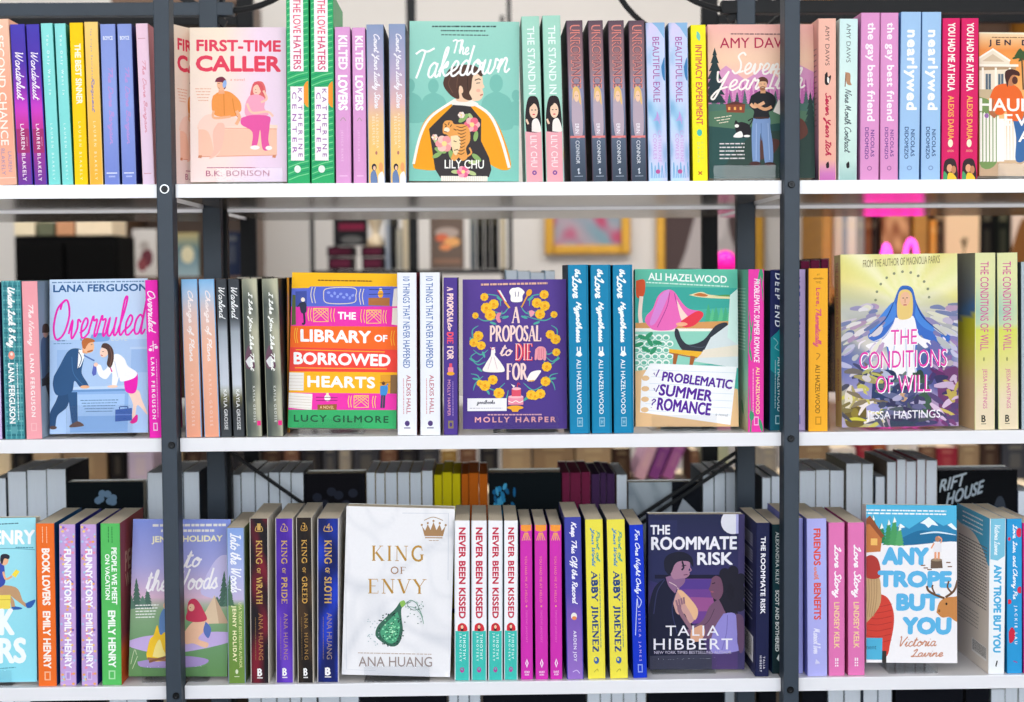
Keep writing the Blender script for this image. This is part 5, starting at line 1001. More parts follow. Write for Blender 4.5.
B('M', (220.9, 232), 215.3, 279, 'left of the two slim black and grey landscape spines', wd, side='#26282c')
B('M', (233.3, 244.8), 227.6, 279, 'right of the two slim black and grey landscape spines', wd, side='#26282c')
def art_il(a):
    q = nz(17)
    a.bg(lambda u, v: mix(mix('#4a524f', '#b9b79f', max(0, u*1.5-.4+(q(u, v*3)-.5))), '#c9c6a8', .6*max(0, 1-v*6)), 5, 30)
    a.poly([(0, .5), (.3, .42), (.6, .5), (.7, .56), (.4, .57), (.1, .56)], '#6a4a5c', True); a.poly([(.05, .52), (.4, .49), (.55, .54), (.3, .56)], '#d9dadc', True)
    a.script('I Like You Like That', .3, .09, .66, .58, '#f2f3ee', .06, d='D'); a.text('KAYLA GROSSE', .5, .68, .66, .91, '#e8eae4', -.01, d='D'); a.rect(.74, .9, 1, .93, '#ee2a86')
B('M', (246.3, 262.4), 241.2, 278.8, 'left of the two charcoal and olive smoky spines', art_il, side='#1f2322')
B('M', (266.8, 283.6), 261.3, 278.8, 'right of the two charcoal and olive smoky spines', art_il, side='#1f2322', right='#252a2c')
B('M', (287.2, 290), 286.4, 277.6, 'narrow added spine painted with dark reflected colours, between smoky spine and stacked-books cover', S([(0, '#c98a2a'), (.1, '#c98a2a'), (.12, '#5a4a9c'), (.2, '#4a3a7c'), (.24, '#8a2f78'), (.5, '#b0402a'), (.7, '#7a2a3c'), (1, '#3a2a30')]), side='#20181c', Y=.05, D=.09)  # added thin book; its colours imitate reflections on the neighbour's black side
face_book('M', (287.9, 396.2), 292.2, 274.6, ((50, 20), (472, 10), (474, 668), (24, 668)), 'bright cover of piled pink, orange and yellow books', art_library, T=.022, Y=.03, lean=.032, spine='#3a2a30')
tt = S('#eef0f8', ('t', '10 THINGS THAT NEVER HAPPENED', .025, .585, .28, .66, '#3f6cb0', .005), ('t', 'ALEXIS HALL', .63, .87, .46, .70, '#b94a5a', .005), ('D', .65, .87, .3, .05, '#d8a0a8', 10), ('E', .5, .928, .14, .017, '#54407c'), ('R', .32, .952, .68, .96, '#8a86a4'))
B('M', (397.4, 417.2), 396.8, 272.8, 'left of the two white spines with blue title', tt, side='#c73048', left='#e8eaf2', right='#a92a40')
B('M', (420.2, 440.6), 419.6, 272.6, 'right of the two white spines with blue title', tt, side='#a02a3c', right='#d8d2d0', left='#c02c40')
B('M', (443.7, 458), 443.2, 277.6, 'slim purple spine with a pink cake beside the white spines', S('#503a90', ('r', 'A PROPOSAL', .06, .29, .24, .7, '#fbd9d4', .11), ('s', 'to', .29, .34, .3, .62, '#fbd9d4', .08), ('r', 'DIE', .345, .42, .24, .7, '#f0566a', .13), ('r', 'FOR', .435, .52, .24, .7, '#fbd9d4', .11), ('R', .28, .57, .72, .60, '#ee8fa6'), ('R', .38, .545, .62, .57, '#e2516a'), ('E', .5, .61, .32, .012, '#f1ab2e'), ('t', 'MOLLY HARPER', .65, .88, .24, .48, '#e3a0b4', .0), ('D', .66, .88, .68, .06, '#a58ac8', 9), ('R', .28, .91, .72, .96, '#8a7a58'), ('E', .5, .935, .12, .014, '#4b3486')), side='#2f2458')
face_book('M', (463, 567), 462.6, 280, ((26, 40), (442, 42), (458, 665), (28, 665)), 'purple cover ringed with orange marigolds, cream title lettering', art_proposal, T=.022, Y=.026, lean=.02, spine='#3c2c74')
def art_hyp(a):
    a.bg('#1083b0'); a.rect(.93, 0, 1, 1, '#0f7298')
    a.script('the', .34, .03, .62, .075, '#f0f8fa', .06, d='D'); a.script('Love', .2, .075, .66, .20, '#f0f8fa', .08, d='D'); a.script('Hypothesis', .26, .22, .66, .46, '#f0f8fa', .08, d='D')
    a.rect(.38, .485, .44, .51, '#f0f8fa'); a.rect(.54, .485, .6, .51, '#f0f8fa'); a.poly([(.42, .51), (.58, .51), (.68, .535), (.5, .545), (.32, .535)], '#f0f8fa')
    a.text('ALI HAZELWOOD', .36, .56, .60, .885, '#eaf5f8', .005, d='D'); a.rect(.36, .905, .66, .96, '#8fc0d4'); a.rect(.4, .912, .62, .953, '#1083b0'); a.line([(.46, .92), (.46, .945)], .04, '#8fc0d4', False); a.line([(.56, .92), (.56, .945)], .04, '#8fc0d4', False); a.line([(.46, .932), (.56, .932)], .04, '#8fc0d4', False)
B('M', (569.8, 590.3), 567.6, 264.8, 'leftmost of the three blue spines with white script', art_hyp, side='#1c3c56', left='#243b52')
B('M', (591.9, 612.2), 590.2, 264.8, 'middle one of the three blue spines with white script', art_hyp, side='#1c5472')
B('M', (613.9, 634), 612.4, 264.8, 'rightmost of the three blue spines with white script', art_hyp, side='#1c5472')
face_book('M', (635.6, 738.6), 634.9, 270, ((20, 18), (441, 10), (449, 680), (22, 672)), 'seaside cover with a reader in pink and a handwritten checklist', art_problem, T=.022, Y=.032, lean=.02, spine='#58ac98', back='#4a9a88')
def side_prob(a):
    a.grad([(0, '#6fb8a0'), (.55, '#7fbfa6'), (.7, '#9fd0b4'), (1, '#c5b790')])
    for k in range(20): a.dashes(.12, .12+k*.02, .85, .12+k*.02, .01, '#c5e2d4', 9, k)
    for x, y in ((.2, .76), (.3, .9), (.7, .86), (.5, .95)): a.ell(x, y, .07, .03, '#4b9a64', 30)
def art_ps(a):
    a.bg('#e83aa6')
    for x, y, r in ((.9, .02, 20), (.08, .33, 40), (.14, .4, -30), (.06, .5, 20), (.1, .86, 60), (.16, .95, -40), (.92, .11, 40), (.86, .96, 10), (.2, .9, 0), (.75, .03, -20)): a.ell(x, y, .17, .03, '#3f9a6c', r)
    a.text('PROBLEMATIC SUMMER ROMANCE', .36, .06, .74, .57, '#fbeef6', .01, d='D', shear=.2); a.text('ALI HAZELWOOD', .5, .60, .76, .89, '#fbe49a', .01, d='D'); a.dashes(.3, .61, .3, .88, .07, '#f6a4d0', 13, 2); a.rect(.36, .905, .7, .96, '#f7b4da'); a.rect(.42, .912, .64, .953, '#e83aa6')
B('M', (747.7, 764), 748, 269.4, 'magenta spine with green leaves right of the seaside cover', art_ps, side='#5ab096', lart=side_prob)
def art_de(a):
    a.bg('#1c2458'); a.poly([(0, .42), (.5, .38), (1, .31), (1, 1), (0, 1)], '#128a94'); a.poly([(0, .62), (.5, .66), (1, .6), (1, 1), (0, 1)], '#0f5f70')
    a.text('DEEP END', .3, .02, .66, .35, '#e9eef6', .02, d='D', shear=.2); a.line([(.2, .42), (.5, .45), (.3, .48), (.6, .5)], .04, '#8fd0d4'); a.text('ALI HAZELWOOD', .5, .54, .76, .88, '#dff0f2', .0, d='D'); a.dashes(.34, .56, .34, .86, .05, '#9fc8d0', 12, 4); a.rect(.36, .905, .7, .96, '#9fc8d0'); a.rect(.42, .912, .64, .953, '#0f5f70')
B('M', (769, 785.5), 770, 270.5, 'navy and teal spine partly hidden by the right post', art_de, side='#141a3c', Y=.0205)
# ---- right bay
B('M', (790, 805.6), 790.2, 269.4, 'pale lilac spine with blue lettering, edge hidden by the right post', S('#c4acdc', ('t', 'NOT IN LOVE', .05, .42, .34, .66, '#2c3f9a', .02), ('t', 'ALI HAZELWOOD', .56, .88, .34, .62, '#3f4f9a', .0), ('R', .34, .905, .7, .96, '#8f84c0')), side='#8a74b0', Y=.0205)
B('M', (808.2, 828), 808.4, 268.5, 'golden orange spine left of the saintly figure cover', S('#f6b02c', ('h', '#1', .42, .03, .56, .045, '#a8741c', .0), ('D', .06, .065, .5, .6, '#b8801c', 1), ('h', 'NEW YORK', .28, .055, .72, .068, '#a8741c', .0), ('h', 'TIMES', .34, .078, .66, .092, '#a8741c', .0), ('t', 'Love,', .12, .23, .34, .62, '#d2306c', .02), ('s', 'Theoretically', .24, .48, .22, .66, '#dd5a78', .06), ('L', [(.4, .52), (.6, .53), (.4, .56)], .05, '#b87a2a'), ('t', 'ALI HAZELWOOD', .59, .89, .34, .60, '#6b4a14', .0), ('R', .34, .91, .68, .96, '#c98a1c'), ('R', .4, .917, .62, .953, '#f6b02c')), side='#c98a20', left='#4a3416')
def spine_cond(a):
    a.grad([(0, '#d4c48e'), (1, '#c9b47c')]); a.text('THE CONDITIONS OF WILL', .2, .04, .6, .5, '#b0607c', .0, d='D'); a.text('JESSA HASTINGS', .3, .6, .6, .85, '#a06070', .0, d='D')
face_book('M', (842, 958.6), 840.4, 254.6, ((52, 12), (487, 35), (505, 678), (60, 675)), 'golden cover with a veiled saintly figure, title in magenta', art_conditions, T=.034, Y=.016, lean=.008, spine='#cfc08a', sart=spine_cond)
qc = nz(41)
def side_cond(a):
    a.bg(lambda u, v: mix(mix('#8f8f78', '#55688c', v*2.6), '#3f78b8', max(0, 1-abs(v-.4+u*.1)*14)) if v < .42-u*.08 else mix('#d2cf28', '#d8b890', (v-.45)*3.4), 6, 40)
def art_cs(a):
    a.bg(lambda u, v: mix('#dfe0a8', '#9fc4b4', max(0, 1-abs(v-.33)*5)*(1-u*.6)) if v < .42 else mix('#d5da5a', '#e9d8b8', (v-.42)*2.4+u*.1), 4, 30)
    a.text('THE CONDITIONS OF WILL', .24, .05, .68, .55, '#d14a98', .0, d='D'); a.ell(.44, .6, .05, .012, '#9a9a5a'); a.text('JESSA HASTINGS', .34, .655, .62, .88, '#d14a98', -.005, d='D'); a.serif('B', .3, .92, .54, .955, '#3a3a32', .07); a.rect(.3, .965, .56, .969, '#6a6a52')
B('M', (974.4, 995.3), 974.8, 252.9, 'left of the two pale yellow-green spines with magenta title', art_cs, side='#8d9a6a', lart=side_cond)
B('M', (998.3, 1019), 997, 252.9, 'right of the two pale yellow-green spines with magenta title', art_cs, side='#5c6a6a')
B('M', (1021.5, 1040), 1021, 262, 'pale grey spine cut by the right edge of the middle shelf', S('#aebdc4', ('t', 'JESSA', .1, .4, .3, .6, '#5a6a74', 0)), side='#4a5458')

# ===================================================== bottom shelf, left bay
face_book('B', (-72, 36.8), -73, 519, ((-270, 35), (134, 35), (143, 670), (-270, 670)), 'light blue cover with a reading man, cut by the left edge', art_booklov, T=.022, Y=.012, lean=.014, spine='#7fc4d4')
def pb(top): return [('D', .03, .032, .5, .6, top, 1), ('D', .05, .052, .5, .7, top, 1), ('D', .07, .072, .5, .5, top, 1)]
B('B', (38.3, 57), 35.4, 523.6, 'orange spine with bold condensed white title, bottom left', S('#f2712a', ('t', 'BOOK LOVERS', .155, .50, .30, .74, '#fdf1e8', .05), ('t', 'EMILY HENRY', .54, .89, .30, .72, '#fdf1e8', .045), ('D', .02, .12, .35, .05, '#fbc09a', 3), ('D', .02, .12, .6, .05, '#fbc09a', 4), ('R', .32, .91, .7, .965, '#f9b890'), ('R', .4, .918, .62, .957, '#f2712a')), side='#1a5a8a')
def art_funny(a):
    a.bg('#c8a4dc'); r = random.Random(8)
    for k in range(90): a.ell(r.random(), r.random(), .11, .008, r.choice(['#f2b06a', '#f6d27a', '#8f6ac4', '#ee8fb0', '#a8cbe8', '#dcc0ec']), n=7)
    a.text('FUNNY STORY', .30, .155, .76, .51, '#fbf6fb', .05, d='D'); a.text('EMILY HENRY', .30, .55, .74, .89, '#fbf6fb', .045, d='D'); a.rect(.32, .91, .7, .965, '#d8bfe8'); a.rect(.4, .918, .62, .957, '#b48fd0')
B('B', (59.9, 76.5), 58.6, 524.5, 'left of the two lilac floral spines with bold white title', art_funny, side='#2a2a9c')
B('B', (81.4, 97.8), 79.9, 524.5, 'right of the two lilac floral spines with bold white title', art_funny, side='#2a2a9c')
def side_vac(a):
    a.bg(lambda u, v: mix('#a84a4a', '#8f4050', v) if v < .8 else '#e2622c', 1, 10)
    a.text('PEOPLE', .2, .2, .98, .32, '#d9a08c', .03); a.text('WE MEET', .2, .34, .98, .42, '#d9a08c', .03); a.ell(.7, .6, .3, .06, '#4a7a5c')
B('B', (102, 122), 100, 523.6, 'green spine with bold two-line white title left of the camping cover', S('#58bd62', ('t', 'PEOPLE WE MEET', .15, .50, .56, .84, '#f4fbf2', .04), ('t', 'ON VACATION', .19, .47, .2, .44, '#f4fbf2', .035), ('t', 'EMILY HENRY', .54, .89, .34, .72, '#f4fbf2', .045), ('D', .02, .12, .4, .05, '#2f7f40', 3), ('D', .02, .12, .6, .05, '#2f7f40', 4), ('R', .32, .91, .7, .965, '#a8dfa8'), ('R', .4, .918, .62, .957, '#58bd62')), side='#9a4448', rart=side_vac)
face_book('B', (128.6, 227.2), 133.2, 520.4, ((48, 32), (403, 38), (410, 668), (14, 652)), 'dusk camping cover with a campfire, partly behind the left post', art_woods, T=.022, Y=.0205, lean=.03, spine='#6a7ab0')
# ---- middle bay
def art_iw(a):
    a.grad([(0, '#86a4de'), (.25, '#a5b2e2'), (.46, '#c3b6d8'), (.5, '#7fa05a'), (.7, '#6f9448'), (1, '#6a8a3c')])
    for k in range(4): tree(a, .1+k*.03, .30+k*.05, .5, .5, '#4f7058', .004)
    a.script('Into the Woods', .2, .04, .84, .42, '#f6f6fb', .075, d='D'); a.text('JENNY HOLIDAY', .2, .50, .50, .86, '#f3ecc0', .03, d='D'); a.text('USA TODAY BESTSELLING AUTHOR', .66, .48, .84, .90, '#e6e6a8', .0, d='D'); a.ell(.5, .925, .09, .015, '#dfe6c4'); a.rect(.34, .955, .66, .959, '#dfe6c4')
B('B', (228, 246), 226.2, 528, 'spine fading from sky blue to meadow green, right of the camping cover', art_iw, side='#6a7a4c', edge='#8a9cb0')
def king(name, num, c0, c1, author='ANA HUANG', gd='#c9a35a'):
    q = nz(len(name)*7+ord(num))
    def f(a):
        a.bg(lambda u, v: mix(c0, c1, max(0, q(u, v*2)*2-.75)), 5, 30)
        a.line([(.36, .045), (.3, .075), (.7, .075), (.64, .045)], .04, gd); a.serif(num, .42, .03, .58, .07, gd, .06) if num in SERIF else a.text(num, .40, .03, .60, .072, gd, -.01)
        a.serif('KING', .34, .13, .66, .28, gd, .07, .45, d='D'); a.serif('OF', .38, .30, .56, .335, gd, .04, .5, d='D'); a.serif(name, .34, .355, .66, .52, gd, .07, .45, d='D')
        a.text(author, .44, .575, .70, .86, mix(gd, c1, .3), -.015, d='D'); a.dashes(.26, .6, .26, .86, .03, mix(gd, c0, .4), 12, 3)
        a.serif('B', .34, .915, .62, .955, '#f4f2f2', .1); a.rect(.34, .965, .66, .972, '#e0dcdc')
    return f
B('B', (250.4, 269.6), 249.2, 518.7, 'maroon-black spine with gold title, first of the gold-lettered spines', king('WRATH', '1', '#1f1a20', '#7c1f30'), side='#dcd6cc', edge='#d8d0c4')
B('B', (275.7, 294), 274.9, 518.7, 'violet spine with gold title among the gold-lettered spines', king('PRIDE', '2', '#4a2a9c', '#6a42c0'), side='#d8d2cc', edge='#cfc8c8', left='#e6e2dc')
B('B', (297.5, 314), 295.6, 517.8, 'dark brown spine with gold title among the gold-lettered spines', king('GREED', '3', '#211c1c', '#453426', gd='#d0a050'), side='#d4cec4', edge='#c8c0b4')
B('B', (317, 339), 317, 518.7, 'royal blue spine with gold title among the gold-lettered spines', king('SLOTH', '4', '#15205c', '#2440c4'), side='#e0dcd6', edge='#d0ccd0', left='#dcd8d4')
face_book('B', (341.8, 450), 346.6, 510, ((45, 28), (443, 35), (430, 668), (22, 660)), 'white marbled cover with a green crystal bottle and gold title', art_envy, T=.034, Y=.010, lean=.01, spine='#e4e2e4', back='#d8d6d8')
nb = S('#f4f2f6', ('R', 0, .69, 1, 1, '#3fc0b4'), ('t', 'NEVER BEEN KISSED', .045, .61, .28, .74, '#c4304c', .05), ('P', [(.16, .69), (.2, .655), (.5, .64), (.8, .655), (.84, .69)], '#d8303c'), ('R', .4, .65, .6, .69, '#2c2428'), ('E', .5, .665, .1, .012, '#f3c8a8'), ('t', 'TIMOTHY', .71, .87, .56, .76, '#e6f8f6', .01), ('t', 'JANOVSKY', .705, .88, .26, .46, '#e6f8f6', .01), ('E', .5, .935, .16, .017, '#b04a9c'), ('E', .5, .93, .06, .006, '#3fc0b4'))
for k, (xb, xt) in enumerate((((454.3, 470), 454.2), ((471.2, 487), 471.1), ((488, 502.8), 488), ((503.7, 518), 503.8))):
    B('B', xb, xt, 520.7, ('leftmost', 'second from left', 'third from left', 'rightmost')[k]+' of the four white and turquoise spines with red title', nb, side='#3a4a54', edge='#dfe4ea')
def art_mag(a):
    a.bg('#d032b0'); a.poly([(0, 0), (1, 0), (1, .035), (.5, .045), (0, .035)], '#f59a3c')
    for k in range(5): a.line([(.5+(k-2)*.07, .05), (.5+(k-2)*.2, .1)], .07, '#f7b04a', False)
    a.text('YOU HAD ME AT HELLO', .36, .2, .58, .5, '#f08a8a', .0, d='D'); a.ell(.5, .525, .06, .006, '#f6c06a'); a.text('TIMOTHY JANOVSKY', .36, .55, .58, .76, '#e272c0', .0, d='D')
    a.poly([(.5, .865), (.66, .895), (.5, .925), (.34, .895)], '#fbe8f6'); a.poly([(.5, .875), (.56, .895), (.5, .915), (.44, .895)], '#d032b0'); a.text('SOURCE', .24, .945, .76, .957, '#fbe8f6', .02); a.text('BOOKS', .3, .963, .7, .974, '#fbe8f6', .02)
for k, (xb, xt) in enumerate((((520.8, 533.2), 519.8), ((535.4, 548.4), 534.2), ((550.2, 562.6), 549.2))):
    B('B', xb, xt, 525, ('leftmost', 'middle one', 'rightmost')[k]+' of the three magenta spines with orange tops', art_mag, side='#2c2a70', right='#6a1c60')
B('B', (566.8, 584), 563.9, 517.3, 'tall violet spine with white script left of the yellow spines', S([(0, '#4046a4'), (.45, '#4f4aa8'), (.6, '#7a58b4'), (1, '#9a74c8')], ('s', 'Keep This Off the Record', .03, .53, .26, .74, '#f2effa', .065), ('E', .48, .61, .2, .022, '#f2ece6'), ('E', .5, .622, .16, .012, '#e88a5a'), ('t', 'ARDEN JOY', .70, .89, .36, .62, '#f0ecf8', .01), ('L', [(.34, .955), (.6, .945), (.8, .965)], .05, '#d8c8ec')), side='#33367a')
def art_yw(a):
    a.bg('#ecdf4c'); a.script('Part of', .56, .07, .84, .26, '#4fa08c', .05, d='D'); a.script('Your World', .26, .06, .54, .29, '#4a8fb4', .05, d='D')
    a.serif('ABBY JIMENEZ', .30, .325, .64, .835, '#27467c', .12, .5, d='D', gap=.02); a.dashes(.8, .34, .8, .81, .05, '#6a8a7a', 18, 5); a.ell(.5, .885, .17, .022, '#3a62a4'); a.ell(.46, .88, .07, .01, '#ecdf4c'); a.line([(.34, .96), (.54, .94), (.6, .955)], .04, '#b0a83a')
B('B', (587.8, 605.8), 584.8, 519.6, 'left of the two yellow spines with dark blue author lettering', art_yw, side='#4a5a78')
B('B', (610, 628.4), 606.4, 519.6, 'right of the two yellow spines with dark blue author lettering', art_yw, side='#5a6a80')
B('B', (633.2, 647.4), 629, 525, 'bright blue spine with white script left of the night-blue cover', S('#1436c4', ('s', 'For One Night Only', .03, .45, .24, .76, '#e9eefb', .065), ('L', [(.4, .46), (.76, .5), (.5, .54), (.42, .48), (.3, .6), (.2, .72)], .06, '#c8d2f4'), ('t', 'JESSICA JAMES', .56, .89, .42, .66, '#c9b4ee', .0), ('R', .32, .91, .72, .965, '#8fa0e6'), ('R', .4, .918, .64, .957, '#1436c4')), side='#0c1f78')
face_book('B', (648.3, 744.6), 648.4, 515.2, ((35, 35), (418, 38), (422, 668), (34, 668)), 'night-blue cover with a couple about to kiss under a moon', art_roommate, T=.028, Y=.03, lean=.012, spine='#22264a', back='#d8d0bc')
def side_rr(a):
    a.bg('#262a56')
    for k in range(26): a.dashes(.15, .08+k*.018 if k < 13 else .34+(k-13)*.026, .82, .08+k*.018 if k < 13 else .34+(k-13)*.026, .012, '#c8c6dc' if k % 6 else '#262a56', 7, k)
    a.rect(.2, .76, .88, .93, '#f0eef2')
    for k in range(16): a.rect(.24+k*.036, .775, .255+k*.036, .9, '#2a2a34')
B('B', (755, 769), 756, 523, 'navy spine with heavy white title and barcode side beside the right post', S('#1c2046', ('t', 'THE ROOMMATE RISK', .09, .59, .34, .72, '#f2f1f6', .03), ('t', 'TALIA', .87, .95, .58, .74, '#e4e2ec', .01), ('t', 'HIBBERT', .865, .97, .3, .46, '#e4e2ec', .01)), side='#262a56', lart=side_rr)
B('B', (772, 786), 772, 524.5, 'dark green spine with white lettering half hidden by the right post', S([(0, '#123238'), (.5, '#164048'), (1, '#12282c')], ('t', 'ALEXANDRA KILEY', .05, .40, .22, .5, '#dfe6e2', .01), ('t', 'SCOT AND BOTHERED', .44, .85, .2, .5, '#eef2ee', .03), ('P', [(.3, .9), (.5, .87), (.6, .92)], '#dfe6e2')), side='#2a3c6a', Y=.0205)
# ---- right bay
B('B', (787, 803.5), 786.6, 518.4, 'lavender spine edge right behind the right post', S('#9fa0e0', ('t', 'FRIENDS', .1, .4, .3, .7, '#e0503c', .03)), side='#7f82cc', Y=.0205)
B('B', (807.4, 827.6), 806.4, 518.7, 'lavender spine with bold red title beside the pink spines', S('#b1b1ee', ('t', 'FRIENDS', .065, .295, .34, .70, '#e2503f', .04), ('s', 'with', .31, .39, .36, .6, '#e58a80', .05), ('t', 'BENEFITS', .41, .64, .34, .70, '#e2503f', .04), ('s', 'Marisol Ives', .70, .86, .3, .66, '#e6e4fa', .05), ('s', 'k', .9, .93, .4, .6, '#d8d6f4', .05)), side='#8284d0')
ls = S('#e277b4', ('s', 'Love Story', .15, .49, .18, .80, '#fdf3f8', .085), ('t', 'LINDSEY KELK', .52, .82, .32, .68, '#f7d79a', .02), ('R', .38, .885, .47, .94, '#fbe9f2'), ('R', .52, .885, .61, .94, '#fbe9f2'), ('R', .36, .905, .63, .912, '#e277b4'), ('R', .36, .922, .63, .929, '#e277b4'))
B('B', (828.6, 845), 828.4, 522.6, 'left of the two rose pink spines with looping white script', ls, side='#c4588c')
B('B', (848, 865), 847.6, 522.6, 'right of the two rose pink spines with looping white script', ls, side='#c4588c')
face_book('B', (866.4, 957.2), 866.2, 506.4, ((104, 22), (429, 22), (452, 640), (112, 640)), 'snowy cover with blue block lettering, red-coated figure and a moose', art_trope, T=.024, Y=.018, lean=.02, lift=.0115, spine='#e8e4e6')
def side_trope(a):
    a.bg('#ebe1d6'); a.poly([(-.01, -.01), (1.01, -.01), (1.01, .3), (.8, .22), (.5, .14), (0, .11)], '#4fb0d8', True)
    a.rect(0, 0, 1, .08, '#4fb0d8')
    for k in range(4): a.dashes(.18, .035+k*.03, .8, .035+k*.03, .014, '#eef7fb', 8, k)
    for k in range(20): a.dashes(.06, .20+k*.021, .93, .20+k*.021, .012, '#7a7068', 14, k+3)
    for k in range(5): a.dashes(.06, .66+k*.024, .7, .66+k*.024, .01, '#a8a096', 10, k+30)
    a.rect(.5, .84, .95, .93, '#f6f2ee')
    for k in range(18): a.rect(.53+k*.023, .845, .54+k*.023, .915, '#33302e')
def art_ts(a):
    a.bg('#f0f3f6'); a.poly([(0, 0), (1, 0), (1, .24), (.5, .27), (0, .26)], '#7cc2dc')
    a.script('Victoria Lavine', .28, .04, .66, .235, '#eef7fa', .045, d='D'); a.text('ANY TROPE BUT YOU', .28, .30, .76, .86, '#4fb2e0', .06, d='D'); a.poly([(.42, .95), (.5, .915), (.6, .915), (.5, .955)], '#22262a')
B('B', (988, 1004.6), 989.6, 518.7, 'white and sky blue spine with printed back cover showing, far right', art_ts, side='#ebe1d6', lart=side_trope)
B('B', (1007, 1022.4), 1006.8, 518.9, 'cyan blue spine dotted with red hearts near the right edge', S('#2c9ad6', ('s', 'Love, Lies, and Cherry Pie', .04, .52, .26, .7, '#f2f8fc', .055), ('E', .1, .13, .1, .012, '#e0304c'), ('E', .85, .09, .22, .03, '#e0304c'), ('E', .9, .46, .2, .022, '#e0304c'), ('E', .1, .535, .16, .016, '#e0304c'), ('P', [(.05, .73), (.3, .7), (.55, .74), (.4, .79), (.1, .8)], '#d02a44'), ('t', 'JACKIE LAU', .56, .81, .44, .7, '#f4fafd', .01), ('L', [(.4, .92), (.7, .93)], .08, '#a04a9c')), side='#1c78b0')
B('B', (1023.4, 1040), 1022.5, 523, 'purple and magenta spine cut by the right edge of the bottom shelf', S([(0, '#e0287c'), (.38, '#d02a8a'), (.44, '#9a6ad0'), (1, '#7c50b8')], ('t', 'AVAFAIR', .02, .3, .2, .7, '#f6e4f0', .03)), side='#5a2c80')
# ===================================================== display shelving
BAY = .771; PX = [-BAY, 0, BAY, 2*BAY]; BT = .0170
def post(u, x, y, w, dp, m, z1=2.05, bolts=()):
    p = MB().box(x-w/2, x+w/2, y-dp/2, y+dp/2, 0, z1, .0015).build('post', m, u)
    for bx, bz, ring in bolts:
        if ring: MB().lathe([(.0052, 0), (.0056, -.0012), (.0032, -.0014)], 20, 'y', (bx, y-dp/2, bz)).build('washer', M['washer'], p)
        MB().lathe([(.0044, .0), (.0044, -.0012), (.0036, -.0026), (.0018, -.0026), (.0018, -.0014), (.0008, -.0012)], 18, 'y', (bx, y-dp/2-.0004, bz)).build('screw', M['screw'], p)
    return p
def board(u, x0, x1, y0, y1, zt):
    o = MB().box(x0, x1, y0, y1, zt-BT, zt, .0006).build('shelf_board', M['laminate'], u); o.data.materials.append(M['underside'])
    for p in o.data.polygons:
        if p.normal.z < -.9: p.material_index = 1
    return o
SHELF['L'] = SHELF['B']-.311
f = empty('bookshelf', (BAY/2, 0, 0), 'front open bookshelf with blue-grey steel posts and white boards full of books', 'bookshelf')
f.location = (0, 0, 0)
for k, x in enumerate(PX):
    b = []
    if k in (1, 2):
        off = {1: -.001, 2: .002}[k]
        for i, (px, py) in enumerate({1: ((164.5, 189), (171.5, 445.3), (176, 696)), 2: ((791.5, 184.5), (791, 438.7), (790.5, 690))}[k]):
            q = at(px, py, -.016); b.append((q.x, q.z, k == 1 and i == 0))
    post(f, x+.0006 if k == 1 else x-.0012, 0, .0192, .03, M['steel'], bolts=b)
    post(f, x, .328, .026, .022, M['steel'])
zb0, zb1 = at(80, 17, .33).z, at(80, 4, .33).z
LV = [SHELF['L'], SHELF['B'], SHELF['M'], SHELF['T']]
for i in range(3):
    x0, x1 = PX[i]+.0112, PX[i+1]-.0112
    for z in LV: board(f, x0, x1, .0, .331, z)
for x0, x1, m_ in ((PX[0]+.01, PX[1]+.035, M['steel']), (PX[2]-.035, PX[3]-.01, M['dark_steel'])):  # right rail is the same steel, its shade put into a darker colour
    MB().box(x0, x1, .318, .3385, zb0, zb1, .001).build('top_rail', m_, f)
for i in (0, 1, 2):
    for z in (.35,): MB().box(PX[i]+.013, PX[i+1]-.013, .32, .336, z, z+.02).build('lower_rail', M['steel'], f)
r = empty('bookshelf', (0, .345, 0), 'rear steel bookshelf standing back to back behind the front one', 'bookshelf')
def rr(o): o.location = (0, -.345, 0); return o
for k, x in enumerate(PX):
    rr(post(r, x+.009, .352, .018, .02, M['dark_steel'])); rr(post(r, x, .674, .026, .022, M['dark_steel']))
for i in range(3):
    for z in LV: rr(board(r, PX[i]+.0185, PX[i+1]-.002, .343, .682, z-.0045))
z0, z1 = at(80, 25, .66).z, at(80, 16.5, .66).z
for i in (0, 2): rr(MB().box(PX[i]+.013, PX[i+1]-.013, .662, .684, z0, z1, .001).build('top_rail', M['dark_steel'], r))
# rings of the open middle top
def ring(u, c, R_, tr, y, rear=False):
    o = MB().tube([(c[0]+R_*math.cos(2*PI*k/56), y, c[1]+R_*math.sin(2*PI*k/56)) for k in range(56)], tr, 10, True).build('ring', M['dark_steel'], u, smooth=True)
    if rear: rr(o)
    return o
def ring_px(u, pxc, pyb, Rpx, tr, Y, rear=False):
    c = at(pxc, pyb-Rpx, Y); sc = FPX/(Y-CAM.y); ring(u, (c.x, c.z), Rpx/sc, tr, Y, rear)
ring_px(f, 228, 8, 95, .0045, .328); ring_px(f, 737, 9, 95, .0045, .328)
ring_px(r, 708, 44, 104, .0045, .50, True)
for x0, x1, y0, y1, zz in ((.0, .045, .328, .36, 0), ):
    pass
for sx, a_, b_ in ((1, (180, -4), (226, 24)), (-1, (775, -6), (728, 20))):
    A, B_ = at(*a_, .325), at(*b_, .33)
    MB().tube([A, B_], .007, 4).build('corner_bracket', M['dark_steel'], f)
# crossed brace bars between the rear posts
for Y, u, dy in ((.3362, f, 0),):
    for (xa, ya), (xb_, yb_) in (((226, 449), (302, 503)), ((752, 449), (640, 524)), ((741, 449), (628, 524))):
        a_, b_ = at(xa, ya, Y), at(xb_, yb_, Y); d = (b_-a_); tx = (.36 if d.x > 0 else -.36)
        e_ = a_+d*(tx/d.x)
        MB().tube([a_, e_], .0034, 4).build('cross_brace', M['dark_steel'], u)
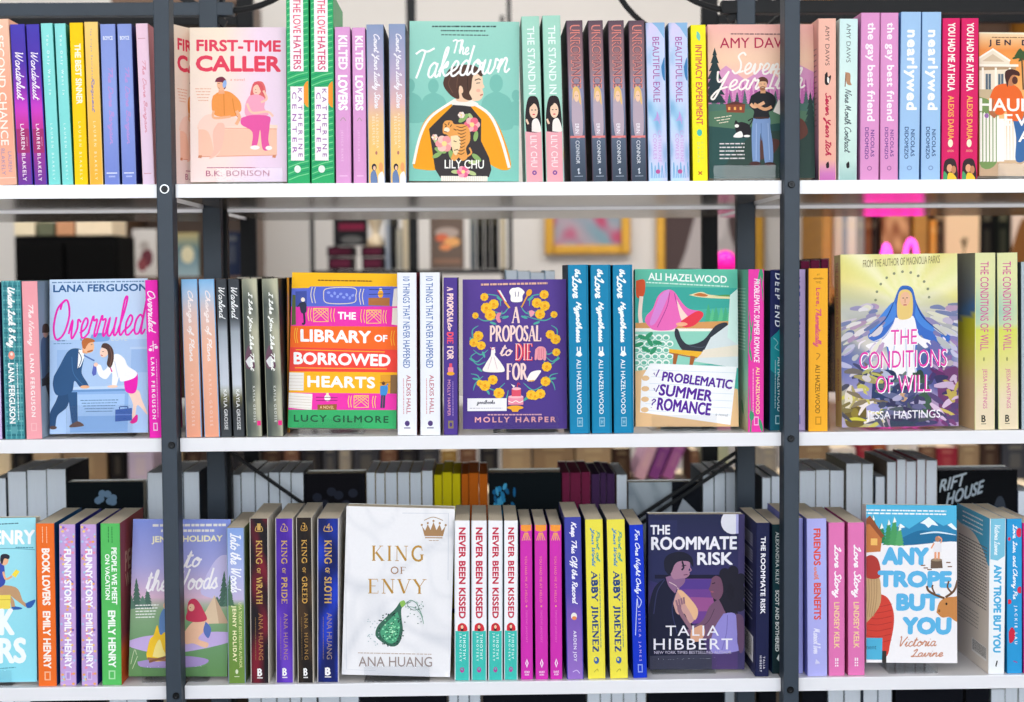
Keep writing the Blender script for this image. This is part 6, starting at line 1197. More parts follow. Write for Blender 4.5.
# ===================================================== clear acrylic book stands
def stand_proto(w, lip):
    o = empty('book_stand', (0, 0, 0), '', 'book stand')
    MB().box(-w/2, w/2, 0, .075, 0, .0012).build('base', M['acrylic'], o)
    MB().box(-w/2, w/2, -.0016, 0, 0, lip, .0004).build('front_lip', M['acrylic'], o)
    bk = MB(); b = bk
    bk.box(-w/2, w/2, .0, .002, 0, .11); 
    bmesh.ops.rotate(bk.bm, verts=bk.bm.verts, cent=(0, 0, 0), matrix=Matrix.Rotation(-.16, 3, 'X'))
    bmesh.ops.translate(bk.bm, verts=bk.bm.verts, vec=(0, .05, .002))
    bk.build('backrest', M['acrylic'], o); return o
def copy_tree(o):
    c = o.copy(); COL.objects.link(c)
    for ch in o.children:
        d = ch.copy(); COL.objects.link(d); d.parent = c
    return c
small = stand_proto(.082, .020); big = stand_proto(.082, .040); wee = stand_proto(.062, .009); used = set()
for row, cx, Y, kind, lab in (('T', 250, .0165, 's', 'clear acrylic stand under the couple-on-a-chest cover'), ('T', 746, .0165, 's', 'clear acrylic stand under the forest sunset cover'), ('T', 1030, .0165, 's', 'clear acrylic stand under the white fence cover at the right edge'),
        ('M', 100, .019, 'b', 'clear acrylic stand under the lawyers cover'), ('M', 331, .026, 's', 'clear acrylic stand under the piled books cover'), ('M', 526, .023, 's', 'clear acrylic stand under the marigold cover'), ('M', 684, .028, 's', 'clear acrylic stand under the seaside cover'), ('M', 902, .013, 's', 'clear acrylic stand under the saintly figure cover'),
        ('B', -21, .009, 's', 'clear acrylic stand under the reading man cover'), ('B', 175, .018, 's', 'clear acrylic stand under the camping cover'), ('B', 397, .0065, 's', 'clear acrylic stand under the white marbled cover'), ('B', 684, .026, 's', 'clear acrylic stand under the night-blue cover'), ('B', 913, .0135, 'w', 'clear acrylic stand under the snowy cover')):
    pr = {'s': small, 'b': big, 'w': wee}[kind]
    o = pr if pr not in used else copy_tree(pr)
    used.add(pr); o['label'] = lab; o['category'] = 'book stand'; o['group'] = 'clear book stands'
    z = SHELF[row]+.0004; o.location = (X_at(cx, Y, z), Y-.0006, z)
# ===================================================== books shelved from the other side
def away(row, x0, x1, yt, n, label, cover='#2b2f3a', Y=.362, D=.135, group=None, pap='white_paper', dz=-.0045, covers=None):
    rr_ = random.Random(int(x0*7+yt))
    z = SHELF[row]+dz+.0003; X0 = X_at(x0, Y, z); X1 = X_at(x1, Y, z)
    ws = [rr_.uniform(.8, 1.2) for _ in range(n)]; s = sum(ws); X = X0
    for k in range(n):
        T = (X1-X0)*ws[k]/s; T2 = T-.0006
        H = at((x0+x1)/2, yt, Y).z-z + rr_.uniform(-.002, .002)
        e = empty('paperback_book', (X, Y+rr_.uniform(0, .003), z), label, 'book', group or 'books shelved facing away')
        c = (covers or [cover])[k % len(covers or [cover])]
        me = sheet([(T2, 0), (T2, D), (0, D), (0, 0)], H, .0005, [c, c, c], []); link('cover', me, M['matte'], e)
        # reversed path: card thickness goes inward
        pages(.0006, T2-.0006, .0015, D-.0008, .0004, H-.0012).build('page_block', M[pap], e)
        X += T
def plain_face(row, x0, x1, yt, art, label, Y=.362, T=.03, quad=((0, 0), (1, 0), (1, 1), (0, 1)), spine='#15161a', pap='paper', dz=-.0045, lean=0.):
    z = SHELF[row]+dz+.0003; X0, X1 = X_at(x0, Y, z), X_at(x1, Y, z); H = at((x0+x1)/2, yt, Y).z-z; W = X1-X0
    e = empty('hardcover_book', (X0, Y, z), label, 'book', 'books shelved facing away'); a = Art(W, H, quad); art(a)
    me = sheet([(W, T), (0, T), (0, 0), (W, 0)], H, .0012, [spine, spine, a.C[0]], [(a, ((0, 0, 0), (1, 0, 0), (0, -1, 0)))])
    link('cover', me, M['matte'], e); MB().box(.0014, W-.002, .0014, T-.0014, .001, H-.002).build('page_block', M[pap], e); return e
A_ = away
A_('B', -2, 9.5, 478, 1, 'dark navy book shelved facing away at the left edge', '#151a30', pap='white_paper')
A_('B', 10.5, 69.5, 470, 3, 'tall white fore-edge in the block of three at the left edge', '#20242c')
def bl(a): a.bg('#0d1519'); [a.ell(.5+.1*math.cos(k), .11+.03*math.sin(k*2.3), .05, .025, '#6f8ba4') for k in range(7)]; a.dashes(.25, .33, .8, .33, .01, '#2c4a50', 8, 3)
plain_face('B', 70.5, 146, 482, bl, 'black hardcover with pale blue ornament behind the lilac floral spines', Y=.352)
A_('B', 150, 202, 473, 3, 'pale blue fore-edge seen beside the left post behind the camping cover', '#3a4a5c')
A_('B', 231, 306, 473, 6, 'off-white fore-edge behind the gold-lettered spines', '#50565c')
def b2(a): a.bg('#15141a'); [a.ell(.2+.12*k, .16+.05*math.sin(k*2), .08, .03, '#2f3340') for k in range(6)]; a.dashes(.1, .36, .9, .36, .02, '#4a2028', 9, 3)
plain_face('B', 307, 366.5, 473.5, b2, 'black hardcover lying face out behind the marbled cover', T=.045)
A_('B', 368, 434.5, 472, 6, 'pale grey fore-edge behind the white marbled cover', '#a8946c')
for x0, x1, c, n_, lab in ((435.5, 462, '#e0cf18', 'cover_block', 'acid yellow edge of a book block behind the turquoise spines'), (462.6, 489, '#cf6a1c', '', 'orange edge of a book block behind the turquoise spines'), (563, 591.6, '#7c2748', '', 'crimson edge of a book block behind the violet spine'), (592.2, 616, '#4a2f56', '', 'plum edge of a book block behind the yellow spines')):
    M['e'+c] = mat('dyed_page_edge', c, rough=.85, noise=.1, scale=12, stretch=(200, 3, 3), spec=.1)
    A_('B', x0, x1, 473, 3, lab, mix(c, '#000000', .15), pap='e'+c, group='books with dyed page edges')
def b3(a):
    a.bg('#10181c'); rq = random.Random(3)
    for k in range(26): a.ell(.06+abs(rq.gauss(.1, .09)), .08+abs(rq.gauss(.1, .1)), .035, .02, rq.choice(['#2d8fc4', '#4fb2dc', '#1f6a9c']), 30*k, 8)
    a.dashes(.4, .36, .8, .36, .012, '#1f4a58', 6, 3)
plain_face('B', 490, 562, 472.5, b3, 'black hardcover with bright blue flowers behind the magenta spines', T=.05)
A_('B', 617, 628, 473, 1, 'tan fore-edge beside the patterned grey cover', '#8a6a5c')
def b4(a):
    q = nz(9); a.bg(lambda u, v: mix('#b8c2c8', '#8f9aa4', max(0, 1-abs(q(u*2, v*3)-.5)*8)) if u < .62 else '#1a1d24', 12, 12); a.rect(.6, 0, 1, 1, '#1a1d24'); a.poly([(.45, .5), (.75, .12), (1, .25), (1, .5)], '#b9c0c8'); a.line([(.7, .36), (.8, .28), (.9, .34)], .05, '#1a1d24')
plain_face('B', 629, 701, 482, b4, 'grey patterned and black cover behind the cross braces', T=.03, Y=.354)
A_('B', 703, 738, 473, 3, 'off-white fore-edge left of the right rear post', '#54606a')
A_('B', 762, 781, 476, 2, 'short off-white fore-edge just left of the right post', '#54606a')
A_('B', 799, 844.5, 470, 3, 'pale fore-edge just right of the right post', '#6a5c50')
A_('B', 846, 873.5, 463, 2, 'tall pale fore-edge behind the rose pink spines', '#8c8878')
A_('B', 875, 885, 476, 1, 'short pale blue fore-edge behind the snowy cover', '#6a7686')
A_('B', 886.5, 937, 460.5, 5, 'tall bluish fore-edge in the block behind the snowy cover', '#a04858', covers=['#8a7a6c', '#a04858'])
def b5(a): a.bg('#0d0f13'); a.text('RIFT', .01, .045, .33, .125, '#b8c4cc', .03, shear=.3, tilt=-.05); a.text('HOUSE', .1, .115, .56, .20, '#a9b6c0', .03, shear=.3, tilt=-.09); a.ell(.78, .3, .08, .12, '#39404a')
e_ = plain_face('B', 938.6, 1016, 470, b5, 'large black hardcover with slanted white lettering, upper right of the bottom row', T=.055, pap='white_paper')
A_('B', 1017.5, 1040, 492, 2, 'navy book shelved facing away near the right edge', '#1c2450')
# middle level, a sliver over the front row
A_('M', 226, 288, 277.6, 5, 'grey fore-edge just over the black and smoky spines', '#4a4a44', pap='paper')
A_('M', 507, 556, 270.6, 4, 'pale blue fore-edge peeking over the marigold cover', '#b9d0e4')
A_('M', 671, 702, 268, 3, 'pale grey-green fore-edge peeking over the seaside cover', '#c8d4d0')
A_('M', 800.5, 829, 259.5, 3, 'black and maroon book peeking over the golden orange spine', '#141216', covers=['#141216', '#141216', '#3a1424'], pap='e#7c2748')
# lower level
for x0, x1, n, c, lab in ((4, 34, 2, '#4a5a70', 'pale blue fore-edge under the bottom shelf, lower left corner'), (111, 150, 2, '#4a5a70', 'pale blue fore-edge under the shelf left of the left post'), (250, 319, 5, '#56605c', 'pale fore-edge under the gold-lettered spines'), (320, 361, 2, '#4a5a70', 'bluish fore-edge under the marbled cover'), (450, 482, 3, '#4a5a70', 'bluish fore-edge under the turquoise spines'), (588, 647, 5, '#8a949a', 'grey fore-edge under the yellow spines'), (725, 735, 1, '#5a6a80', 'blue fore-edge under the night-blue cover'), (828, 861, 2, '#5a6470', 'grey fore-edge under the rose pink spines'), (863, 892, 2, '#5a6a80', 'blue-grey fore-edge under the snowy cover'), (990, 1030, 3, '#70787c', 'grey fore-edge in the lower right corner')):
    A_('L', x0, x1, 688, n, lab, c)
for x0, x1, lab in ((36, 109, 'black hardcover under the orange spine'), (152, 166, 'black book under the camping cover'), (364, 448, 'black and blue cover under the white marbled one'), (484, 586, 'black hardcover under the magenta spines'), (649, 723, 'black hardcover under the night-blue cover'), (759, 776, 'black book under the navy spine'), (802, 826, 'black book just right of the right post, under the shelf'), (895, 962, 'dark blue cover under the snowy one'), (965, 988, 'black book under the white and sky blue spine')):
    plain_face('L', x0, x1, 688, lambda a: a.bg('#11131b'), lab, T=.03)
# ===================================================== the shop behind
def bxo(name, px0, px1, py0, py1, Y, dp, m, label, cat, group=None, bev=.002, base=None, build=None):
    a_, b_ = at(px0, py0, Y), at(px1, py1, Y); x0, x1 = a_.x, b_.x; z1, z0 = a_.z, (b_.z if base is None else base)
    o = (MB().box(0, x1-x0, 0, dp, 0, z1-z0, bev)).build(name, m, None, (x0, Y, z0)); return tag(o, label, cat, group)
def bmat(c): 
    k = 'bg'+c
    if k not in M: M[k] = mat('coloured_cloth', c, rough=.75, noise=.1, scale=30)
    return M[k]
def bookish(px0, px1, py0, py1, Y, c, label, group, dp=.15, tilt=0., name='hardcover_book', base=None, art=None):
    a_, b_ = at(px0, py0, Y), at(px1, py1, Y); z0 = b_.z if base is None else base; W, H = b_.x-a_.x, a_.z-z0
    e = empty(name, (a_.x, Y, z0), label, 'book', group); e.rotation_mode = 'XYZ'; e.rotation_euler = (0, tilt, 0)
    a = Art(W, H); 
    if art: art(a)
    else: a.bg(c); a.rect(.25, .1, .75, .2, mix(c, '#e0d0a0', .3)); a.rect(.3, .3, .7, .7, mix(c, '#e0d0a0', .15))
    me = sheet([(0, dp), (0, 0), (W, 0), (W, dp)], H, .002, [c, c, c], [(a, ((0, 0, 0), (1, 0, 0), (0, -1, 0)))])
    link('cover', me, M['matte'], e); MB().box(.002, W-.002, .003, dp-.004, .001, H-.003).build('page_block', M['cream'], e); return e
YB = 3.4
def flr(px, Y): return at(px, 300, Y).x
# black cabinet at the left, with boxes on it
a_, b_ = at(12, 236, 2.2), at(116, 236, 2.2)
cab = empty('cabinet', (a_.x, 2.2, 0), 'tall black cabinet at the left of the shop, boxes on top', 'cabinet')
w = b_.x-a_.x; h = a_.z
MB().box(0, w, .02, .22, .06, h, .003).build('body', M['blackpaint'], cab); 
for k in (0, 1):
    d_ = MB().box(.006+k*w/2, (k+1)*w/2-.006, 0, .02, .08, h-.02, .003).build('door', M['blackpaint'], cab)
    MB().lathe([(.004, 0), (.004, -.02), (.012, -.022), (.012, -.03), (.004, -.032)], 14, 'y', (w/2+(-.04 if k == 0 else .04), 0, 1.0)).build('knob', M['washer'], d_)
MB().box(.02, w-.02, .04, .2, 0, .06).build('plinth', M['blackpaint'], cab)
for x0, x1, y0, c, lab in ((14, 35, 219, '#e2d3b4', 'narrow cream box on the left end of the black cabinet'), (37, 54, 222, '#5d6049', 'olive box on the black cabinet between cream and orange ones'), (56, 74, 221, '#c08a64', 'orange-brown box on the black cabinet'), (75.5, 112, 214, '#ead6b8', 'wide cream box on the right of the black cabinet')):
    bxo('storage_box', x0, x1, y0, 236, 2.22, .17, bmat(c), lab, 'box', 'boxes on the black cabinet', base=h+.001)
# brown wall bookcase behind, left
def bookcase(px0, px1, Y, zs, m, label, dp=.3, top=2.2, back=None):
    a_, b_ = at(px0, 300, Y), at(px1, 300, Y); w = b_.x-a_.x
    e = empty('bookcase', (a_.x, Y, 0), label, 'bookcase')
    for x in (0, w-.03): MB().box(x, x+.03, 0, dp, 0, top, .002).build('side_panel', m, e)
    MB().box(.03, w-.03, dp-.015, dp, .0, top).build('back_panel', back or m, e)
    for z in zs: MB().box(.03, w-.03, .004, dp-.015, z-.025, z, .001).build('shelf', m, e)
    MB().box(.03, w-.03, 0, dp-.015, top-.03, top).build('top_panel', m, e); return e, a_.x, w
z_a = at(150, 277, 2.85).z
bookcase(117, 252, 2.8, (.4, .8, z_a, z_a+.42), M['wood'], 'brown wooden bookcase beyond the left post')
def f1(a): a.bg('#cfcbc8'); a.ell(.6, .6, .25, .2, '#6b3a44'); a.ell(.4, .75, .2, .14, '#8a4a50'); a.ell(.5, .35, .2, .1, '#a8a09c')
bookish(132, 157, 229, 277, 2.84, '#d6d2cc', 'pale face-out book with dark red blot in the brown bookcase', 'books in the brown bookcase', .03, base=z_a+.001, art=f1)
def f2(a): a.grad([(0, '#b0a070'), (.4, '#5d7a84'), (1, '#9ab0b8')]); a.ell(.5, .5, .3, .2, '#d0c8a8')
bookish(176, 199, 233, 277, 2.84, '#7a8a84', 'blue-green face-out book in the brown bookcase', 'books in the brown bookcase', .03, base=z_a+.001, art=f2)
bookish(222, 242, 232, 277, 2.84, '#232c44', 'navy face-out book in the brown bookcase', 'books in the brown bookcase', .03, base=z_a+.001)
# black metal rack, centre left
Yr = 2.3; zr = at(400, 270, Yr).z
rk = empty('metal_rack', (at(313, 300, Yr).x, Yr, 0), 'thin black metal rack with dark books beyond the middle bay', 'rack'); x0r = rk.location.x
def rx(px, Y=Yr): return at(px, 300, Y).x-x0r
for px, wd, y_ in ((313, .011, 0), (325.5, .011, .32), (414, .026, 0), (511, .011, 0), (506, .011, .32)):
    MB().box(rx(px)-wd/2, rx(px)+wd/2, y_-.006, y_+.006, 0, 2.1, .001).build('post', M['dark_steel'], rk)
for z in (.5, zr-.42, zr, zr+.40): MB().box(rx(312), rx(512), -.006, .33, z-.012, z).build('shelf', M['dark_steel'], rk)
gk = 'items on the black metal rack'
def mar(c): return lambda a: (a.bg(c), a.rect(.1, .2, .9, .75, '#5c2238'))
for (x0, x1, y0, y1, c, lab) in ((327, 353, 246.5, 257, '#231a20', 'upper maroon box of the left stack on the metal rack'), (328, 352, 257.6, 269, '#2a1822', 'lower maroon box of the left stack on the metal rack'), (361, 383, 246.5, 257, '#26181f', 'upper maroon box of the right stack on the metal rack'), (362, 383, 257.6, 269, '#2a1822', 'lower maroon box of the right stack on the metal rack')):
    bookish(x0, x1, y0, y1, Yr+.04, c, lab, gk, .14, art=mar(c), name='gift_box', base=(zr+.0015 if y1 > 260 else at(x0, 257.6, Yr+.04).z+.002))
bookish(336, 367, 216, 245.5, Yr+.03, '#1d1c20', 'black face-out book with a maroon band, on top of the maroon boxes', gk, .03, art=lambda a: (a.bg('#1d1c20'), a.rect(.08, .25, .92, .48, '#6d2038'), a.ell(.5, .8, .35, .14, '#565656')), base=at(350, 246.5, Yr+.04).z+.002)
hg = MB().lathe([(.03, 0), (.03, .008), (.012, .03), (.008, .035), (.016, .06), (.026, .085), (.026, .095)], 20, 'z').build('vase', M['cream'], None, (at(376, 300, Yr+.09).x, Yr+.11, at(372, 246.5, Yr+.04).z+.002), True); tag(hg, 'small cream waisted vase on the right maroon boxes', 'vase', gk)
for x0, x1, y0, c, lab in ((385, 390, 214, '#8a92a0', 'blue-grey spine on the metal rack'), (390.5, 396, 214, '#17181c', 'black spine on the metal rack'), (396.5, 402, 228, '#a8a49a', 'short grey spine on the metal rack'), (402.5, 410, 214, '#d6c8ae', 'cream spine on the metal rack'), (470, 476, 214, '#50585e', 'slate spine on the metal rack'), (476.5, 484, 214, '#101114', 'leftmost of the three black spines on the metal rack'), (484.5, 491, 214, '#16171a', 'middle one of the three black spines on the metal rack'), (491.5, 499, 214, '#0d0e10', 'rightmost of the three black spines on the metal rack'), (501, 505, 214, '#cfc2a4', 'narrow cream spine at the right end of the metal rack')):
    bookish(x0, x1, y0, 269, Yr+.05, c, lab, gk, .16, base=zr+.0015)
def f3(a): a.bg('#6b5c54'); a.ell(.5, .3, .36, .1, '#a89890'); a.ell(.35, .4, .2, .08, '#c8694f'); a.ell(.65, .48, .24, .09, '#d9a066'); a.ell(.45, .58, .18, .06, '#d98a5c'); a.rect(.1, .8, .9, .9, '#8a6a5a')
bookish(430, 464, 217, 269, Yr+.03, '#5d5048', 'brown face-out book with an orange glow on the metal rack', gk, .03, art=f3, base=zr+.0015)
# framed pictures on the back wall
def picture(px0, px1, py0, py1, label, art, fr=.028):
    a_, b_ = at(px0, py0, YB-.03), at(px1, py1, YB-.03); W, H = b_.x-a_.x, a_.z-b_.z
    e = empty('framed_picture', (a_.x, YB-.035, b_.z), label, 'picture', 'gilt framed pictures on the back wall')
    m_ = MB()
    for q in ((0, fr, 0, H), (W-fr, W, 0, H), (fr, W-fr, 0, fr), (fr, W-fr, H-fr, H)): m_.box(q[0], q[1], 0, .03, q[2], q[3], .004)
    m_.build('frame', M['gold'], e)
    a = Art(W-2*fr, H-2*fr); art(a)
    me = sheet([(0, .01), (0, 0), (W-2*fr, 0), (W-2*fr, .01)], H-2*fr, .002, ['#cccccc']*3, [(a, ((0, 0, 0), (1, 0, 0), (0, -1, 0)))]); o = link('canvas', me, M['matte'], e, (fr, .012, fr))
qa = nz(77); qb = nz(78)
picture(544, 630.5, 150, 254, 'gilt framed colourful abstract painting on the back wall', lambda a: a.bg(lambda u, v: mix(mix('#c9a8b4', '#7fa8b8', qa(u*2, v*2)), '#c85a7c', max(0, qb(u*2.4, v*2)-.55)*2.4), 24, 24), .032)
def portrait(a):
    a.bg('#5a4c4c'); a.poly([(.18, 0), (.2, .3), (.34, .5), (.24, .75), (.14, 1), (.86, 1), (.7, .6), (.84, .4), (.9, .2), (.88, 0)], '#c4bcbc', True); a.ell(.5, .2, .2, .12, '#a8a0a6'); a.ell(.6, .5, .1, .2, '#d4cccc')
picture(656, 764, 110, 300, 'large gilt framed picture of a pale figure on brown, behind the braces', portrait, .03)
# golden bookcase at the right
zg = at(900, 287, 2.75).z
bookcase(822, 1050, 2.7, (.5, zg-.4, zg, zg+.45), M['goldwood'], 'golden oak bookcase at the right of the shop', back=M['wood'], top=2.3)
gg = 'things in the golden bookcase'
for x0, x1, y0, c, lab in ((834, 842, 214, '#d9cbb2', 'cream spine at the left end of the golden bookcase'), (842.5, 847, 214, '#8d969c', 'grey spine in the golden bookcase'), (847.5, 856, 214, '#d6cdbc', 'wide cream spine in the golden bookcase'), (856.5, 864, 214, '#868680', 'stone grey spine in the golden bookcase'), (865, 871, 214, '#6a3a20', 'reddish brown spine in the golden bookcase'), (871.5, 877, 214, '#1c1412', 'near-black spine in the golden bookcase'), (930, 936, 220, '#d08a3c', 'orange spine in the golden bookcase'), (937, 942, 220, '#3c2a20', 'dark brown spine in the golden bookcase')):
    bookish(x0, x1, y0, 287, 2.75, c, lab, gg, .15, base=zg+.001)
qd = nz(55)
bookish(882, 909, 212, 287, 2.76, '#8a5430', 'patterned brown face-out book behind the pink lights', gg, .03, art=lambda a: a.bg(lambda u, v: mix('#6d3a24', '#d8a878', qd(u*2, v*2)), 16, 20), base=zg+.001)
bxo('wooden_panel', 914, 927, 205, 287, 2.74, .04, M['goldwood'], 'narrow golden upright panel right of the pink lights', 'panel', base=zg+.001)
def f5(a): a.bg('#e6c49c'); a.ell(.55, .45, .06, .08, '#5a4a34'); a.line([(.55, .45), (.55, .75)], .04, '#5a4a34'); a.line([(.45, .4), (.55, .5), (.66, .38)], .03, '#5a4a34')
bookish(946, 979, 208, 287, 2.74, '#e0bf98', 'beige box with a small dark sprig in the golden bookcase', gg, .1, art=f5, name='gift_box', base=zg+.001)
bookish(980, 994, 205, 287, 2.74, '#0b0b0c', 'left of the two black binders in the golden bookcase', gg, .15, base=zg+.001); bookish(996, 1010, 205, 287, 2.74, '#101410', 'right of the two black binders in the golden bookcase', gg, .15, base=zg+.001)
def f6(a): a.bg('#d8c2b0'); a.poly([(0, .5), (.5, .1), (1, .4), (1, 1), (0, 1)], '#7c5028', True); a.ell(.7, .8, .3, .15, '#5a6a30')
bookish(1012, 1034, 210, 287, 2.74, '#c0a890', 'brown and white face-out book at the right end of the golden bookcase', gg, .03, art=f6, base=zg+.001)
# pink light
Yn = 2.45
ns = empty('neon_sign', (at(895, 290, Yn).x, Yn, at(895, 296, Yn).z), 'hot pink glowing sign with two rounded peaks right of the right post', 'sign')
def npx(px, py): q = at(px, py, Yn); return (q.x-ns.location.x, 0, q.z-ns.location.z)
p_ = [npx(*q) for q in ((868, 292), (872, 270), (880, 266), (884, 250), (886, 245), (889, 250), (892, 264), (903, 264), (907, 246), (911, 240), (915, 246), (918, 264), (921, 270), (922, 292))]
sm = [(x, 0, z) for x, z in catmull([(q[0], q[2]) for q in p_], 5)]
MB().tube(sm, .0058, 10).build('tube', M['neon'], ns, smooth=True)
a1, b1 = npx(866, 262), npx(924, 300)
MB().box(a1[0], b1[0], .012, .03, b1[2], a1[2], .003).build('panel', M['neonbox'], ns)
MB().box(-.1, .1, .0, .06, b1[2]-.012, b1[2], .002).build('foot', M['dark_steel'], ns)
tb = empty('side_table', (ns.location.x, Yn+.1, 0), 'black side table carrying the pink sign', 'table'); zt = ns.location.z+b1[2]-.0125
MB().box(-.25, .25, -.17, .14, zt-.025, zt, .003).build('table_top', M['blackpaint'], tb)
for sx in (-.22, .22):
    for sy in (-.14, .11): MB().tube([(sx, sy, 0), (sx*.9, sy*.9, zt-.025)], .012, 8).build('leg', M['blackpaint'], tb)
c_ = at(725, 263, 2.18)
bl_ = MB().lathe([(.001, -.034), (.018, -.03), (.03, -.014), (.034, .0), (.03, .016), (.018, .029), (.001, .034)], 24, 'z').build('globe', M['pinkball'], None, smooth=True)
lp = empty('globe_lamp', (c_.x, 2.18, c_.z), 'hot pink globe lamp on a slim stem beside the rear post', 'lamp'); bl_.parent = lp
MB().tube([(0, 0, -.034), (0, 0, -c_.z+.01)], .006, 8).build('stem', M['dark_steel'], lp); MB().lathe([(.09, -c_.z), (.09, -c_.z+.01), (.01, -c_.z+.016)], 24, 'z').build('foot', M['dark_steel'], lp)
# long display table with standing books, seen in the gap under the middle shelf
Yt = 1.75; zt = at(500, 486, Yt).z
tb = empty('display_table', (.4, Yt, 0), 'long pale wooden table of upright books beyond the shelves', 'table')
MB().box(-1.3, 1.3, -.1, .28, zt-.04, zt, .004).build('table_top', M['cream'], tb)
for sx in (-1.22, 1.22):
    for sy in (-.04, .22): MB().box(sx-.03, sx+.03, sy-.03, sy+.03, 0, zt-.04, .003).build('leg', M['wood'], tb)
names = [('cream', '#c4b398'), ('black', '#17161a'), ('beige', '#a38c70'), ('tan', '#8a735a'), ('lavender', '#b0a4bc'), ('dark brown', '#3a2a24'), ('charcoal', '#26262c'), ('brown', '#6b4c3e'), ('grey', '#8a8580'), ('slate', '#3c3e46'), ('ochre', '#8f7240'), ('plum', '#5c2c5a'), ('crimson', '#8a2838'), ('rust', '#9a4a2c'), ('ivory', '#d9d0cc'), ('sage', '#a5ab92')]
nd = dict(names); cnt = {}
for x0, x1, yt, cn in ((-6, 12, 450, 'cream'), (13, 31, 450, 'black'), (33, 62, 452, 'beige'), (63, 108, 450, 'tan'), (110, 126, 450, 'black'), (128, 154, 453, 'lavender'), (166, 184, 450, 'beige'), (186, 202, 450, 'dark brown'), (230, 262, 451, 'charcoal'), (263, 283, 452, 'dark brown'), (284, 300, 454, 'brown'), (301, 322, 450, 'charcoal'), (323, 338, 452, 'slate'), (339, 352, 456, 'grey'), (353, 380, 450, 'slate'), (381, 398, 452, 'brown'), (399, 418, 450, 'charcoal'), (419, 440, 450, 'slate'), (441, 458, 458, 'ochre'), (459, 478, 456, 'brown'), (479, 500, 450, 'charcoal'), (502, 532, 452, 'beige'), (533, 575, 450, 'tan'), (576, 612, 453, 'beige'), (613, 632, 456, 'dark brown'), (691, 700, 458, 'brown'), (702, 730, 450, 'sage'), (760, 778, 455, 'grey'), (800, 830, 452, 'tan'), (831, 856, 456, 'ivory'), (858, 872, 452, 'crimson'), (873, 886, 450, 'rust'), (888, 918, 450, 'ivory'), (920, 936, 454, 'brown'), (937, 958, 455, 'crimson'), (959, 980, 452, 'tan'), (981, 1000, 450, 'dark brown'), (1002, 1030, 450, 'slate')):
    side_ = 'left bay' if x0 < 165 else ('middle bay' if x1 < 780 else 'right bay')
    k = (cn, side_); cnt[k] = cnt.get(k, 0)+1
    bookish(x0, x1-1, yt-8, 486, Yt+.02, nd[cn], cn+' book upright on the pale table, blurred beyond the '+side_, 'blurred '+cn+' books on the pale table, '+side_, .16, base=zt+.001)
for k, (c, nm) in enumerate((('#c8a0b8', 'pale pink'), ('#7a3f86', 'violet'), ('#9a5a98', 'mauve'))):
    e = bookish(634+k*14, 645+k*14, 436, 484, Yt+.03, c, nm+' book slanting on the pale table beyond the middle bay', 'slanting books on the pale table', .15, base=zt+.015); e.rotation_euler = (0, .38, 0)
# ===================================================== the room
XL, XR, YF, ZT = -2.6, 3.6, -4.6, 3.0
def slab(name, x0, x1, y0, y1, z0, z1, m, n=None): return struct(MB().box(x0, x1, y0, y1, z0, z1).build(name, m))
slab('floor', XL, XR, YF, YB, -.06, 0, M['floor']); slab('ceiling', XL, XR, YF, YB, ZT, ZT+.08, M['wall'])
slab('wall_back', XL, XR, YB, YB+.1, 0, ZT, M['wall']); slab('wall_left', XL-.1, XL, YF, YB, 0, ZT, M['wall']); slab('wall_right', XR, XR+.1, YF, YB, 0, ZT, M['wall'])
w_ = MB()
w_.box(XL, XR, YF-.1, YF, 0, 1.0); w_.box(XL, XR, YF-.1, YF, 2.75, ZT)
for x0, x1 in ((XL, -2.2), (.35, .65), (3.2, XR)): w_.box(x0, x1, YF-.1, YF, 1.0, 2.75)
struct(w_.build('wall_front', M['wall']))
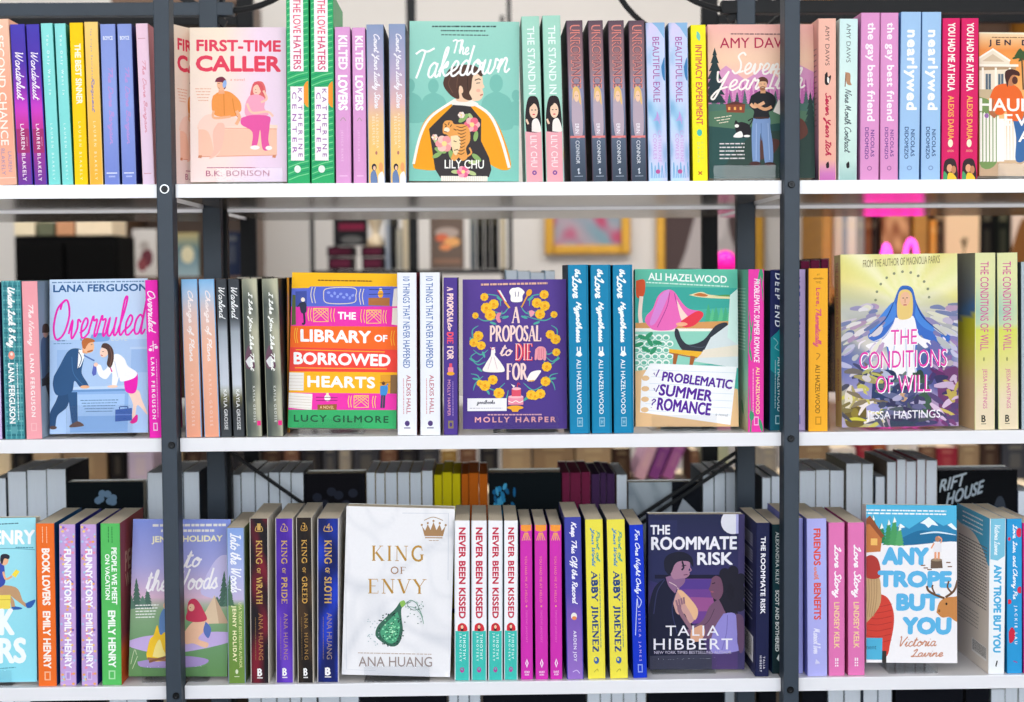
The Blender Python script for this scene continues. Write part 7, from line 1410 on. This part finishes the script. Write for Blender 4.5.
for i, (x0, x1) in enumerate(((-2.2, .35), (.65, 3.2))):
    fr_ = MB()
    for q in ((x0, x0+.05, 1., 2.75), (x1-.05, x1, 1., 2.75), ((x0+x1)/2-.025, (x0+x1)/2+.025, 1., 2.75), (x0, x1, 1., 1.05), (x0, x1, 2.7, 2.75)): fr_.box(q[0], q[1], YF-.08, YF-.02, q[2], q[3])
    struct(fr_.build('window_%d' % (i+1), M['dark_steel']))
for nm, y0, y1, x0, x1 in (('baseboard_back', YB-.015, YB, XL, XR), ('baseboard_left', YF, YB-.016, XL, XL+.015), ('baseboard_right', YF, YB-.016, XR-.015, XR)): slab(nm, x0, x1, y0, y1, 0, .1, M['laminate'])
# ceiling panels
def area(name, loc, sx, sy, e, col, rot):
    d = bpy.data.lights.new(name, 'AREA'); d.shape = 'RECTANGLE'; d.size = sx; d.size_y = sy; d.energy = e; d.color = col
    o = bpy.data.objects.new(name, d); COL.objects.link(o); o.location = loc; o.rotation_euler = rot; return o
for i, x in enumerate((-.925, 1.925)): area('window_daylight', (x, YF-.14, 1.88), 2.5, 1.7, WIN_E, (.93, .96, 1.), (PI/2, 0, 0))
for k, (x, y) in enumerate(((-.9, -1.3), (.5, -1.3), (1.9, -1.3), (-.9, 1.6), (.5, 1.6), (1.9, 1.6))):
    e = empty('ceiling_light', (x, y, ZT), 'flat white ceiling panel lamp overhead', 'lamp', 'ceiling panel lamps')
    MB().box(-.32, .32, -.32, .32, -.03, -.0005, .004).build('housing', M['laminate'], e)
    area('panel_lamp', (x, y, ZT-.035), .6, .6, LAMP_E*(1.0 if y < 0 else BACK_K), (1., .96, .90), (0, 0, 0))
w = bpy.data.worlds.new('sky'); SC.world = w; w.use_nodes = True
nt = w.node_tree; bg = nt.nodes['Background']; sk = nt.nodes.new('ShaderNodeTexSky'); sk.sky_type = 'NISHITA'; sk.sun_disc = False; sk.sun_elevation = .7
nt.links.new(sk.outputs[0], bg.inputs[0]); bg.inputs[1].default_value = .25
SC.view_settings.view_transform = 'Standard'; SC.view_settings.look = 'None'; SC.view_settings.gamma = 1; SC.view_settings.use_curve_mapping = False
SC.view_settings.exposure = EXPO
